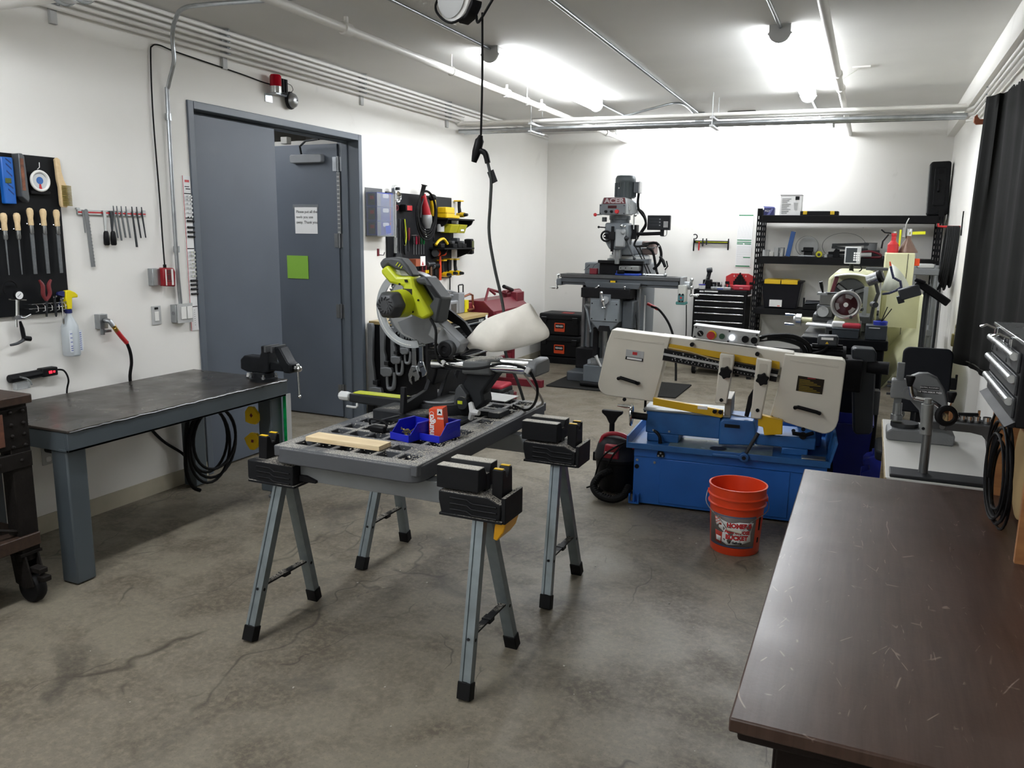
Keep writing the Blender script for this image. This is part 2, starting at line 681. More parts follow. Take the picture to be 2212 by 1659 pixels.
# hollow metal door frame with a stop
f = B().box(-.21, .014, 0, .05, 0, 2.49).box(-.21, .014, 1.88, 1.93, 0, 2.49).box(-.21, .014, .05, 1.88, 2.44, 2.49)
f.box(-.16, -.1, .05, .066, 0, 2.44).box(-.16, -.1, 1.864, 1.88, 0, 2.44).box(-.16, -.1, .066, 1.864, 2.424, 2.44)
f.o('trim_2', FRAMEM, kind=S, bevel=.004)
d1 = tag(B().box(-.098, -.052, .068, .895, .012, 2.42).o('door_1', DOORM, kind=S, bevel=.003))
d2 = tag(B().box(-1.0, -.2, 1.865, 1.91, .012, 2.42).o('door_2', DOORM, kind=S, bevel=.003))
# closer, hinges, panic hinge strip, notices on the open leaf
c = B().prism(rr(-.67, -.33, 2.262, 2.335, .02), 'y', 1.815, 1.865).o('door_closer', M('closer_grey', '7c7f83', .4), d2, .006)
B().tube([(-.56, 1.84, 2.34), (-.54, 1.80, 2.40), (-.40, 1.70, 2.43), (-.2, 1.62, 2.43)], .009, 8).o('closer_arm', DSTEEL, c)
for z in (2.25, 1.60, .98, .25):
    h = B().box(-.245, -.205, 1.858, 1.866, z - .06, z + .06).box(-.185, -.145, 1.868, 1.882, z - .06, z + .06).cyl((-.19, 1.858, z - .065), (-.19, 1.858, z + .065), .009).o('hinge', STEEL, d2)
B().box(-.203, -.178, 1.856, 1.868, 1.66, 2.18).o('hinge_strip', LGREY, d2)
for i in range(14):
    B().box(-.204, -.177, 1.8535, 1.857, 1.68 + i * .036, 1.705 + i * .036).o('slat', MGREY, d2)
n = tag(thing('paper_notice', 'white printed notice taped to the open grey door', 'notice', (-.548, 1.864, 1.655)))
B().box(-.67, -.425, 1.862, 1.8645, 1.655, 1.885).o('sheet', PAPER, n)
B().box(-.69, -.41, 1.8622, 1.8626, 1.87, 1.91).o('tape', CLEAR, n)
text('Please put all the\ntools you use\naway. Thank you.', .034, INK, n, FY((-.655, 1.8615, 1.80)), align='LEFT', sp=1.35)
B().box(-.775, -.54, 1.861, 1.8645, 1.252, 1.458).o('green_sheet', M('lime_paper', '86b83e', .6, var=.03), None, 0, 'square lime green sheet stuck on the open grey door', 'sheet')
B().box(-.83, -.76, 1.90, 1.96, 2.44, 2.50).box(-1.4, -.25, 2.2, 2.32, 2.42, 2.5).o('hallway_beam', M('beam_grey', 'a3a19b', .6), None, .004, 'pale beam seen above the open door leaf', 'beam')
# ------------------------------------------------------------------ ceiling: lamps, pipes, conduits, reel
GLOW = M('lit_diffuser', 'f6faff', .4, var=0, emit=TUBE)


def lamp(label, x0, x1, y0, y1, zt=CEIL, along='y'):
    t = thing('ceiling_light', label, 'light', ((x0 + x1) / 2, (y0 + y1) / 2, zt), group='fluorescent ceiling lights')
    L = (y1 - y0) if along == 'y' else (x1 - x0)
    W_ = .062
    m = Matrix.Translation(((x0 + x1) / 2, (y0 + y1) / 2, zt)) @ Matrix.Rotation(0 if along == 'y' else PI / 2, 4, 'Z')
    B().box(-W_, W_, -L / 2 + .02, L / 2 - .02, -.04, 0).tr(m).o('housing', WHITE, t)
    pr = [(W_ * 1.04 * math.cos(a), -.04 + -.062 * math.sin(a)) for a in [PI * i / 14 for i in range(15)]]
    B().prism(pr, 'y', -L / 2 + .02, L / 2 - .02).tr(m).o('diffuser', GLOW, t)
    cp = [(-W_ - .003, .0), (W_ + .003, 0), (W_ + .003, -.045), (W_ + .012, -.055)] + [((W_ + .006) * math.cos(a), -.045 - .066 * math.sin(a)) for a in [PI * i / 12 for i in range(1, 12)]] + [(-W_ - .012, -.055), (-W_ - .003, -.045)]
    for a, b in ((-L / 2, -L / 2 + .02), (L / 2 - .02, L / 2)):
        B().prism(cp, 'y', a, b).tr(m).o('end_cap', LGREY, t)
    return t


lamp('fluorescent ceiling light over the middle of the room, left of the trapeze pipes', 1.405, 1.53, 1.41, 3.87)
lamp('fluorescent ceiling light nearest the right wall', 3.375, 3.5, 1.5, 3.96)
lamp('fluorescent light running along the back wall above the milling machine', 1.10, 3.585, 5.72, 5.845, along='x')
# the left row goes on over the near half of the room, behind the photographer
lamp('fluorescent ceiling light above the near end of the left bench, out of view', 1.405, 1.53, -3.6, -1.14)
lamp('fluorescent ceiling light further along the left row, out of view', 1.405, 1.53, -6.1, -3.66)  # extra unseen lamp, added to brighten the near left wall and floor
# a lamp in the hallway beyond the double door
lamp('fluorescent light in the hallway beyond the open door', -1.75, -1.63, -.6, 1.84)


def pipe(name, label, pts, r, mat=PIPEW, cat='pipe', k=0, n=12, group=None):
    return B().tube(pts, r, n, k).o(name, mat, None, 0, label, cat, group)


# sprinkler mains
t = thing('sprinkler_pipe', 'white sprinkler pipe running the room length left of the long light', 'pipe', (1.087, 2, 2.87))
B().cyl((1.087, -3.5, 2.87), (1.087, 6.283, 2.87), .027, n=14).o('main_tube', PIPEW, t)
for y in (.22, 2.55, 3.35, 5.4):
    B().cyl((1.087, y - .035, 2.87), (1.087, y + .035, 2.87), .038, n=14).cyl((1.087, y, 2.88), (1.087, y, 2.94), .013).o('coupling', PIPEW, t)
for y in (1.55, 3.0, 5.0):
    B().cyl((1.087, y, 2.89), (1.087, y, CEIL), .005, n=6).tor((1.087, y, 2.87), (0, 1, 0), .032, .004, 14, 6).o('hanger', PIPEW, t)
t = thing('sprinkler_pipe', 'white sprinkler pipe running the room length beside the right light', 'pipe', (3.735, 2, 2.865))
B().cyl((3.75, -3.5, 2.865), (3.735, 6.283, 2.865), .026, n=14).o('main_tube', PIPEW, t)
for y in (2.6, 3.2, 4.9):
    B().cyl((3.74, y - .03, 2.865), (3.74, y + .03, 2.865), .036, n=14).o('coupling', PIPEW, t)
B().cyl((3.74, 3.15, 2.88), (3.74, 3.15, CEIL), .006, n=6).tube([(3.74, 2.95, 2.88), (3.86, 3.05, 2.975)], .004, 6).box(3.82, 3.95, 3.0, 3.1, 2.978, CEIL).o('hanger', PIPEW, t)
# thin conduits on the ceiling
pipe('ceiling_conduit', 'bare conduit on the ceiling feeding the middle light', [(1.468, -3, 2.972), (1.468, 1.41, 2.972)], .011, GALV, 'conduit')
pipe('ceiling_conduit', 'bare conduit on the ceiling feeding the right light', [(3.438, -3.4, 2.972), (3.438, 1.5, 2.972)], .011, GALV, 'conduit')
pipe('ceiling_conduit', 'pair of bare conduits running straight along mid ceiling', [(2.36, -3, 2.975), (2.26, 4.85, 2.975), (2.26, 4.98, 2.90)], .012, GALV, 'conduit')
pipe('ceiling_conduit', 'bent conduit joining the mid ceiling run to the trapeze pipes', [(2.215, 4.9, 2.975), (2.21, 4.2, 2.975), (1.95, 4.02, 2.9), (1.6, 3.95, 2.83), (.8, 3.85, 2.835)], .011, GALV, 'conduit', 6)
pipe('ceiling_conduit', 'short conduit leaving the far end of the middle light', [(1.468, 3.87, 2.972), (1.468, 5.7, 2.972)], .011, GALV, 'conduit')
pipe('ceiling_conduit', 'short conduit leaving the far end of the right light', [(3.438, 3.96, 2.972), (3.438, 5.72, 2.972)], .011, GALV, 'conduit')
B().box(2.22, 2.32, 4.95, 5.07, 2.87, CEIL).o('junction_box', GALV, None, .003, 'galvanized box on the ceiling where the conduits end', 'junction box')
B().box(2.55, 2.84, 5.0, 5.06, 2.972, CEIL).o('ceiling_vent', BLACKM, None, .003, 'narrow black slot in the ceiling behind the trapeze', 'vent')
# trapeze crossing the room
def yt(x):
    return 3.75 + .073 * x
names = ['upper front', 'upper middle', 'upper rear', 'lower front', 'lower rear']
for i, (dy, z, r, m_) in enumerate(((-.10, 2.80, .017, PIPEW), (0, 2.805, .017, PIPEW), (.1, 2.80, .02, PIPEW), (-.07, 2.725, .02, GALV), (.06, 2.728, .022, GALV))):
    pipe('crossing_pipe', 'pipe crossing the room below the ceiling, ' + names[i] + ' of the bundle', [(.03, yt(0) + dy, z), (4.72, yt(4.72) + dy, z)], r, m_, 'pipe')
for nm, x in (('left', .85), ('middle', 2.62)):
    y = yt(x)
    t = thing('pipe_trapeze', 'strut trapeze on threaded rods, ' + nm + ' of the two across the room', 'bracket', (x, y, 2.76), group='pipe trapezes')
    B().box(x - .02, x + .02, y - .17, y + .17, 2.757, 2.778).box(x - .02, x + .02, y - .17, y + .17, 2.685, 2.702).o('strut', LGREY, t, .002)
    for s in (-.15, .15):
        B().cyl((x, y + s, 2.68), (x, y + s, CEIL), .005, n=6).o('threaded_rod', LGREY, t)
    for s in (-.1, 0, .1):
        B().box(x - .012, x + .012, y + s - .025, y + s + .025, 2.778, 2.786).tor((x, y + s, 2.80), (1, 0, 0), .022, .003, 12, 5).o('clamp', GALV, t)
# painted conduit rack along the left wall
cl = ['lowest', 'second lowest', 'middle', 'second highest', 'highest']
for i in range(5):
    z = 2.815 + i * .037
    e = [(.04, -6, z), (.04, 3.62 + .02 * i, z), (.06, 3.70 + .02 * i, z - .01)] if i < 3 else [(.04, -6, z), (.04, 6.2, z)]
    pipe('wall_conduit', 'white painted conduit high on the left wall, ' + cl[i] + ' of five', e, .0125, PIPEW, 'conduit', group='left wall conduits')
for y, nm in ((-.9, 'above the black pegboard'), (.345, 'above the double door'), (1.94, 'right of the door top'), (3.45, 'near the far trapeze')):
    t = thing('conduit_strut', 'strut channel clamping the left wall conduits ' + nm, 'bracket', (.012, y, 2.74), group='conduit struts')
    B().box(0, .022, y - .02, y + .02, 2.735, CEIL - .01).o('channel', LGREY, t, .002)
    for i in range(5):
        B().box(.02, .058, y - .014, y + .014, 2.826 + i * .037, 2.834 + i * .037).cyl((.055, y, 2.83 + i * .037), (.07, y, 2.833 + i * .037), .004, n=6).o('clamp', GALV, t)
# right wall conduits
for i, nm in enumerate(('upper', 'middle', 'lower')):
    pipe('wall_conduit', 'white conduit high on the right wall, ' + nm + ' of three', [(4.765, -6, 2.775 - i * .05), (4.765, 3.9, 2.775 - i * .05), (4.73, 4.06, 2.775 - i * .045)], .014, PIPEW, 'conduit', group='right wall conduits')
t = thing('conduit_strut', 'strut channel holding the three right wall conduits', 'bracket', (4.78, 2.95, 2.62))
B().box(4.775, 4.8, 2.93, 2.97, 2.62, 2.8).o('channel', LGREY, t)
for i in range(3):
    B().box(4.74, 4.776, 2.935, 2.965, 2.772 - i * .05, 2.778 - i * .05).o('clamp', GALV, t)
# thick white pipe with clear coupling, top left corner
t = thing('drain_pipe', 'thick white pipe with a clear coupling in the top left corner', 'pipe', (.4, -1.41, 2.715))
B().cyl((.004, -1.42, 2.715), (.8, -1.4, 2.715), .06, n=20).o('main_tube', PIPEW, t)
B().cyl((.72, -1.4, 2.715), (.95, -1.395, 2.715), .072, n=24).tor((.74, -1.4, 2.715), (1, 0, 0), .072, .01, 24, 8).tor((.86, -1.4, 2.715), (1, 0, 0), .072, .012, 24, 8).o('coupling', CLEAR, t)
B().tube([(.9, -1.397, 2.715), (1.0, -1.395, 2.73), (1.05, -1.395, 2.85), (1.05, -1.395, 2.985)], .055, 16, 4).o('elbow', PIPEW, t)
# grey conduit from the ceiling down to the switch box
t = thing('wall_conduit', 'bare steel conduit bending down the left wall to a switch box', 'conduit', (.03, -.17, 1.2))
B().tube([(1.35, -.29, 2.91), (1.0, -.34, 2.902), (.6, -.40, 2.902), (.4, -.375, 2.905), (.22, -.26, 2.89), (.13, -.2, 2.84), (.1, -.175, 2.77), (.09, -.165, 2.68), (.03, -.165, 2.54), (.022, -.17, 2.44), (.022, -.175, 1.55), (.022, -.165, 1.19)], .0125, 10, 5).o('main_tube', GALV, t)
for z in (2.36, 1.55):
    B().cyl((.022, -.172, z - .02), (.022, -.172, z + .02), .018).box(0, .022, -.15, -.145, z - .02, z + .02).o('strap', GALV, t)
# cord reel hanging from the ceiling over the work table
t = thing('cord_reel', 'white ceiling mounted cord reel with a hanging black outlet', 'cord reel', (2.21, -.45, 2.85))
m = Matrix.Translation((2.21, -.46, 2.765)) @ Matrix.Rotation(-.38, 4, 'Z')
B().lathe([(0, -.05), (.09, -.05), (.112, -.035), (.122, 0), (.112, .035), (.09, .05), (0, .05)], (0, 0, 0), (0, 1, 0), 28).tr(m).o('drum', M('gloss_white', 'eeeeec', .15, var=.02), t)
B().lathe([(.06, -.056), (.1, -.052), (.1, -.05)], (0, 0, 0), (0, 1, 0), 24).tr(m).o('drum_rim', LGREY, t)
B().box(-.03, .03, -.06, .06, .1, .225).tr(m).o('mount_bracket', DSTEEL, t, .004)
B().prism([(.03, -.125), (.085, -.105), (.125, -.06), (.13, -.035), (.115, -.035), (.075, -.085), (.02, -.112)], 'y', -.03, .03).tr(m).o('cord_guide', BLACK, t, .006)
B().tube([(2.28, -.49, 2.66), (2.3, -.49, 2.69), (2.2, -.52, 2.64), (2.11, -.5, 2.7), (2.09, -.44, 2.78), (2.14, -.3, 2.9)], .006, 8, 6).o('loose_cord', RUBBER, t)
B().tube([(2.31, -.48, 2.67), (2.36, -.56, 2.62), (2.45, -.62, 2.68), (2.5, -.6, 2.77)], .006, 8, 6).o('tail_cord', RUBBER, t)
B().ob((2.515, -.62, 2.74), (.075, .002, .055), ry=.5).o('hanging_tag', CLEAR, t)
B().tube([(2.325, -.45, 2.69), (2.327, -.45, 2.4), (2.322, -.45, 2.14)], .0055, 8, 4).o('drop_cord', RUBBER, t)
B().lathe([(.013, .0), (.017, .02), (.022, .05), (.022, .105), (.015, .115), (.01, .13)], (2.285, -.45, 2.015), (.3, 0, 1), 14).o('outlet_body', BLACK, t)
B().tube([(2.315, -.45, 2.07), (2.345, -.45, 2.055), (2.36, -.45, 2.01)], .014, 10, 4).o('plug', BLACK, t)
B().tube([(2.36, -.45, 2.01), (2.378, -.45, 1.93), (2.375, -.45, 1.82), (2.365, -.44, 1.68), (2.385, -.42, 1.52), (2.43, -.40, 1.3), (2.44, -.40, 1.1), (2.5, -.38, .95), (2.53, -.36, .845)], .008, 8, 6).o('extension_cord', M('grey_cord', '3b3f3e', .5), t)
B().ob((2.385, -.45, 1.945), (.035, .003, .06), ry=-.4).o('cord_tag', BLACK, t)
# ------------------------------------------------------------------ left wall: black pegboard and what hangs there
PEG = m_peg('black_pegboard', '17181a')
B().box(.001, .021, -2.0, -.955, 1.215, 2.045).o('pegboard', PEG, None, .002, 'black pegboard holding files with pale wooden handles', 'pegboard')
SILV = M('satin_silver', 'b4b7b9', .28, .9, var=.05)
FILEM = M('file_steel', '6f7274', .5, .6, var=.15, vs=60)
fl = [(-1.302, 1.746, 0, 'leftmost, with a thin round blade'), (-1.232, 1.748, 0, 'second from left, thin round blade'), (-1.158, 1.775, 1, 'tallest handle in the middle'), (-1.085, 1.774, 1, 'one with the darker handle'), (-1.008, 1.772, 1, 'nearest the board right edge')]
for y, z, flat, nm in fl:
    t = thing('hand_file', 'file with a pale wooden handle on the black pegboard, ' + nm, 'file', (.05, y, 1.43), group='wooden handled files')
    B().lathe([(0, 0), (.011, -.003), (.0165, -.014), (.0165, -.03), (.0125, -.055), (.0135, -.085), (.012, -.09), (0, -.09)], (.05, y, z), (0, 0, 1), 14).o('handle', WOODH if nm[0] != 's' or 'thin' in nm else m_wood('tan_wood', 'b98f5c', 'cda876'), t)
    B().lathe([(.0115, 0), (.0115, -.04), (.008, -.048)], (.05, y, z - .088), (0, 0, 1), 14).tube([(.05, y - .022, z - .082), (.035, y - .012, z - .088), (.02, y, z - .088)], .0025, 6).o('ferrule', SILV, t)
    if flat:
        B().prism([(y - .0105, z - .13), (y + .0105, z - .13), (y + .009, 1.432), (y - .009, 1.432)], 'x', .046, .0515).o('blade', FILEM, t)
    else:
        B().cyl((.049, y, z - .13), (.049, y, 1.432), .0045, .0028, 10).o('blade', FILEM, t)
# scrubbing brush
t = thing('wire_brush', 'pale wooden scratch brush with brass bristles at the pegboard corner', 'brush', (.045, -.955, 1.79))
B().prism([(-.985, 2.035), (-.972, 2.045), (-.958, 2.036), (-.953, 1.97), (-.943, 1.93), (-.93, 1.9), (-.925, 1.80), (-.94, 1.783), (-.968, 1.785), (-.974, 1.8), (-.975, 1.89), (-.982, 1.93), (-.983, 1.98)], 'x', .03, .05).o('handle', WOODH, t, .004)
for i in range(14):
    b = B()
    for j in range(4):
        b.cyl((.05, -.962 + j * .0095, 1.797 + i * .0078), (.078, -.957 + j * .0095, 1.794 + i * .0078), .0026, n=5)
    b.o('bristle_row', M('brass_bristle', '9c8d4c', .5, .4), t)
# dial scale
t = thing('dial_scale', 'small round white dial scale hanging on the pegboard', 'scale', (.05, -1.088, 1.85))
B().box(.025, .05, -1.14, -1.03, 1.845, 1.865).prism([(-1.125, 1.855), (-1.05, 1.855), (-1.066, 1.95), (-1.11, 1.95)], 'x', .025, .045).o('body', BLACK, t, .004)
B().tor((.055, -1.088, 1.915), (1, 0, 0), .049, .0075, 28, 8).o('rim', WHITE, t)
B().cyl((.046, -1.088, 1.915), (.052, -1.088, 1.915), .048, n=28).o('dial', M('dial_grey', 'c9cccd', .4), t)
B().cyl((.052, -1.088, 1.917), (.0535, -1.088, 1.917), .019, n=20).o('emblem', M('emblem_blue', '2a63a8', .4), t)
B().prism([(-1.092, 1.9), (-1.084, 1.9), (-1.078, 1.872), (-1.095, 1.876)], 'x', .052, .0535).o('pointer', RED, t)
B().tube([(.05, -1.08, 2.01), (.05, -1.081, 1.985), (.045, -1.09, 1.975)], .002, 6).box(.02, .05, -1.083, -1.079, 1.955, 1.965).o('hook', WHITE, t)
# blue organiser level and grey case
t = thing('spirit_level', 'blue plastic torpedo level hanging at the photo left edge', 'level', (.04, -1.25, 1.79))
B().box(.02, .05, -1.285, -1.222, 1.79, 2.022).o('body', M('level_blue', '1d62b8', .35), t, .005)
for z0, z1 in ((1.96, 1.985), (1.925, 1.95), (1.835, 1.86), (1.865, 1.885), (1.99, 2.01)):
    B().prism([(-1.235, z0), (-1.235, z0 + .008), (-1.262, z1 + .008), (-1.262, z1)], 'x', .05, .0515).o('rib', M('level_dark', '123a78', .4), t)
B().box(.05, .054, -1.275, -1.243, 1.893, 1.918).o('vial', M('vial_green', '4c5a23', .2), t, .002)
t = thing('parts_case', 'narrow smoky organiser case beside the blue level', 'case', (.04, -1.19, 1.8))
B().prism([(-1.208, 1.83), (-1.208, 2.045), (-1.186, 2.045), (-1.176, 2.03), (-1.168, 1.82), (-1.175, 1.8)], 'x', .02, .075).o('shell', M('smoky_plastic', '4f5254', .3, var=.1), t, .004)
B().box(.03, .0765, -1.203, -1.186, 1.86, 2.02).o('contents', M('rusty_parts', '7a4a33', .6, var=.5, vs=40), t)
# wire rack with small tools
t = thing('wire_rack', 'chrome wire tool rack along the pegboard lower edge', 'rack', (.05, -1.1, 1.24))
for z in (1.252, 1.275):
    B().tube([(.022, -1.22, z), (.07, -1.21, z), (.075, -1.1, z), (.07, -.985, z), (.022, -.975, z)], .0025, 6).o('rail', CHROME, t)
for y in (-1.19, -1.15, -1.11, -1.07, -1.03):
    B().tube([(.073, y, 1.275), (.09, y, 1.262), (.09, y, 1.24), (.07, y, 1.235)], .0022, 6).o('wire_loop', CHROME, t)
t = thing('tin_snips', 'snips with dark red handles standing in the wire rack', 'snips', (.07, -1.12, 1.2))
for s, y in ((-1, -1.145), (1, -1.107)):
    B().tube([(.075, -1.13, 1.29), (.075, y, 1.325), (.075, y - .002 * s, 1.37), (.075, y + .014 * s, 1.4)], [.007, .011, .011, .006], 8, 4).o('handle', M('snip_red', '6e2327', .5), t)
B().prism([(-1.137, 1.3), (-1.122, 1.3), (-1.134, 1.205), (-1.14, 1.205)], 'x', .07, .08).o('blade', DSTEEL, t)
for y, nm, z0, z1 in ((-1.085, 'slim steel punch', 1.2, 1.315), (-1.045, 'chrome air blow nozzle', 1.155, 1.3)):
    t = thing('small_tool', nm + ' standing in the wire rack under the pegboard', 'tool', (.08, y, z0))
    B().lathe([(.003, 0), (.006, .01), (.007, .05), (.005, .07), (.006, z1 - z0 - .01), (.009, z1 - z0), (0, z1 - z0)], (.08, y, z0), (0, 0, 1), 10).o('shank', CHROME if 'air' in nm else DSTEEL, t)
    B().cyl((.08, y - .012, z1 - .01), (.08, y + .012, z1 - .005), .006, n=8).o('head', CHROME, t)
# tyre inflator with gauge
t = thing('tire_inflator', 'air inflator with a round pressure gauge below the files', 'inflator', (.07, -1.28, 1.19))
B().lathe([(.0, 0), (.023, 0), (.025, .006), (.025, .016), (.021, .018), (0, .018)], (.062, -1.28, 1.328), (1, 0, 0), 20).o('gauge_case', BLACK, t)
B().cyl((.08, -1.28, 1.328), (.0815, -1.28, 1.328), .02, n=18).o('gauge_face', PAPER, t)
B().ob((.0825, -1.281, 1.329), (.001, .026, .002), rx=.7).o('needle', INK, t)
B().tor((.05, -1.305, 1.365), (1, 0, 0), .038, .004, 20, 6, 0, 3.9).o('hose_loop', RUBBER, t)
B().cyl((.065, -1.285, 1.305), (.065, -1.293, 1.22), .011).tube([(.065, -1.29, 1.22), (.085, -1.27, 1.21), (.09, -1.235, 1.225)], .006, 8).tube([(.065, -1.33, 1.31), (.065, -1.285, 1.305), (.065, -1.235, 1.3)], .004, 6).box(.055, .08, -1.315, -1.275, 1.205, 1.225).cyl((.065, -1.3, 1.205), (.065, -1.302, 1.165), .007).o('valve_body', CHROME, t)
t = thing('brake_lever', 'black lever tool hanging just below the pegboard', 'lever', (.04, -1.26, 1.07))
B().tube([(.04, -1.262, 1.19), (.04, -1.255, 1.15), (.04, -1.25, 1.1)], [.006, .011, .011], 8).cyl((.04, -1.255, 1.1), (.04, -1.215, 1.092), .013).o('body', BLACK, t)
B().tube([(.04, -1.25, 1.092), (.045, -1.29, 1.077), (.045, -1.33, 1.072)], [.01, .008, .006], 8, 4).o('lever_blade', DGREY, t)
# spray bottle
t = thing('spray_bottle', 'translucent spray bottle with a yellow and blue trigger head', 'bottle', (.06, -.99, .975))
B().lathe([(0, 0), (.046, 0), (.052, .008), (.052, .13), (.049, .165), (.028, .205), (.016, .225), (.016, .245), (0, .245)], (.06, -.995, .975), (0, 0, 1), 20, sc=(.8, 1)).o('bottle_body', M('milky_plastic', 'cfd6da', .3, var=.04, trans=.25), t)
B().lathe([(0, 0), (.019, 0), (.019, .02), (.012, .022)], (.06, -.995, 1.212), (0, 0, 1), 16).o('collar', M('navy_plastic', '1e2560', .4), t)
B().prism([(-1.008, 1.234), (-.98, 1.234), (-.975, 1.295), (-.94, 1.295), (-.938, 1.31), (-.955, 1.325), (-.985, 1.338), (-1.01, 1.335), (-1.012, 1.3)], 'x', .045, .075).o('head', M('spray_yellow', 'e8d40e', .35), t, .004)
B().prism([(-1.014, 1.335), (-1.05, 1.33), (-1.055, 1.315), (-1.016, 1.3)], 'x', .05, .07).tube([(.06, -1.03, 1.3), (.06, -1.04, 1.27), (.06, -1.055, 1.25)], .006, 8).o('trigger', MATS['navy_plastic'], t, .003)
LBL = M('label_white', 'd9dde2', .5, var=.02)
B().prism(rr(-1.036, -.955, 1.0, 1.12, .006, 3), 'x', .1025, .1035).o('label', LBL, t)
for i in range(9):
    B().box(.1035, .104, -1.03 if i < 2 else (-1.03 + .035 * (i % 2)), -.962, 1.008 + i * .0115, 1.0125 + i * .0115).o('print', M('print_blue', '5a6aa8', .6), t)
# magnetic bar with rulers, chisels and small files
t = thing('magnetic_bar', 'red striped magnetic tool bar on the left wall', 'tool bar', (.008, -.62, 1.75))
B().box(0, .014, -.85, -.385, 1.748, 1.776).o('rail', SILV, t, .002)
B().box(.014, .0155, -.848, -.387, 1.758, 1.767).o('stripe', RED, t)
for y in (-.845, -.398):
    B().box(0, .016, y - .01, y + .01, 1.776, 1.786).o('bracket', SILV, t)
B().prism([(-.824, 1.775), (-.812, 1.775), (-.81, 1.648), (-.818, 1.648)], 'x', .015, .017).o('steel_rule', M('dull_steel', '7d7f80', .5, .6), None, 0, 'short narrow steel rule at the left end of the magnetic bar', 'ruler')
t = thing('steel_ruler', 'long steel ruler hanging from the magnetic bar', 'ruler', (.018, -.79, 1.46))
B().prism([(-.812, 1.77), (-.805, 1.78), (-.793, 1.78), (-.787, 1.77), (-.768, 1.457), (-.795, 1.457)], 'x', .0165, .0185).o('blade', MATS['dull_steel'], t)
for i in range(15):
    B().box(.0185, .019, -.79 + i * .0009, -.782 + i * .0012, 1.75 - i * .019, 1.7515 - i * .019).o('tick', INK, t)
for y, nm in ((-.685, 'left'), (-.638, 'right')):
    t = thing('wood_chisel', 'black handled chisel on the magnetic bar, ' + nm + ' of the two', 'chisel', (.025, y, 1.57), group='chisels')
    B().prism([(y - .008, 1.775), (y + .01, 1.775), (y + .012, 1.72), (y + .003, 1.66), (y - .005, 1.66), (y - .006, 1.72)], 'x', .017, .023).o('blade', SILV if nm == 'left' else DSTEEL, t)
    B().lathe([(.009, 0), (.014, -.01), (.0165, -.04), (.0165, -.075), (.012, -.082), (0, -.082)], (.024, y, 1.66), (0, 0, 1), 12).o('handle', BLACK, t)
for i, (y, z0, wd) in enumerate(((-.602, 1.62, .007), (-.578, 1.605, .008), (-.548, 1.622, .008), (-.515, 1.62, .008), (-.472, 1.566, .0095), (-.438, 1.62, .007), (-.402, 1.622, .006))):
    nm = ['first', 'second', 'third', 'fourth', 'fifth and longest', 'sixth', 'last'][i]
    B().prism([(y - .018, 1.805), (y - .014, 1.805), (y - .008, 1.74), (y + wd - .002, z0), (y - wd + .004, z0), (y - .018, 1.74)], 'x', .0155, .021).o('needle_file', FILEM if i < 4 else DSTEEL, None, .0008, 'small bare file on the magnetic bar, ' + nm + ' of seven from left', 'file', 'small files')
# fire pull box, cable, light switches
t = thing('alarm_pull_box', 'red alarm pull box on a steel outlet box', 'alarm box', (.03, -.31, 1.32))
B().box(0, .045, -.39, -.33, 1.33, 1.435).o('back_box', GALV, t, .003)
for z in (1.36, 1.405):
    B().cyl((.02, -.391, z), (.02, -.388, z), .013, n=14).o('knockout', GALV, t)
B().prism([(-.335, 1.325), (-.245, 1.318), (-.238, 1.41), (-.25, 1.436), (-.335, 1.44)], 'x', .03, .075).o('pull_station', M('alarm_red', '8f1420', .4), t, .008)
B().box(.075, .078, -.275, -.262, 1.33, 1.43).box(.075, .078, -.322, -.315, 1.33, 1.43).o('white_stripe', WHITE, t)
B().box(.0752, .077, -.305, -.28, 1.4, 1.425).box(.0752, .077, -.312, -.255, 1.353, 1.357).box(.0752, .077, -.305, -.282, 1.363, 1.395).o('pull_slot', M('dark_red', '4c0a10', .5), t)
B().cyl((.05, -.3, 1.438), (.05, -.3, 1.458), .01).o('cable_gland', BLACK, t)
pipe('signal_cable', 'thin black cable from the pull box up to the strobe', [(.05, -.3, 1.455), (.02, -.275, 1.6), (.01, -.268, 1.86), (.012, -.279, 2.35), (.012, -.268, 2.7), (.012, -.25, 2.76), (.015, -.2, 2.775), (.022, -.103, 2.762), (.015, .15, 2.75), (.012, .5, 2.732), (.014, .72, 2.715), (.05, .77, 2.705)], .0045, RUBBER, 'cable', 6, 8)
t = thing('wall_switch', 'white rocker light switch on the wall above the bench', 'switch', (.005, -.347, 1.08))
B().box(0, .006, -.383, -.312, 1.082, 1.2).o('cover_plate', LGREY, t, .002)
B().box(.006, .01, -.364, -.332, 1.105, 1.165).o('rocker', WHITE, t, .002)
B().box(.006, .008, -.362, -.334, 1.178, 1.192).o('label', INK, t)
t = thing('switch_box', 'steel box with two white switches at the conduit end', 'switch', (.03, -.16, 1.08))
B().box(0, .05, -.232, -.1, 1.085, 1.2).o('box_body', GALV, t, .003)
B().cyl((.025, -.233, 1.145), (.025, -.231, 1.145), .013, n=14).o('knockout', STEEL, t)
B().box(.05, .053, -.225, -.095, 1.08, 1.205).o('cover', LGREY, t, .002)
for y in (-.175, -.125):
    B().box(.053, .06, y - .02, y + .02, 1.105, 1.185).o('rocker', WHITE, t, .002)
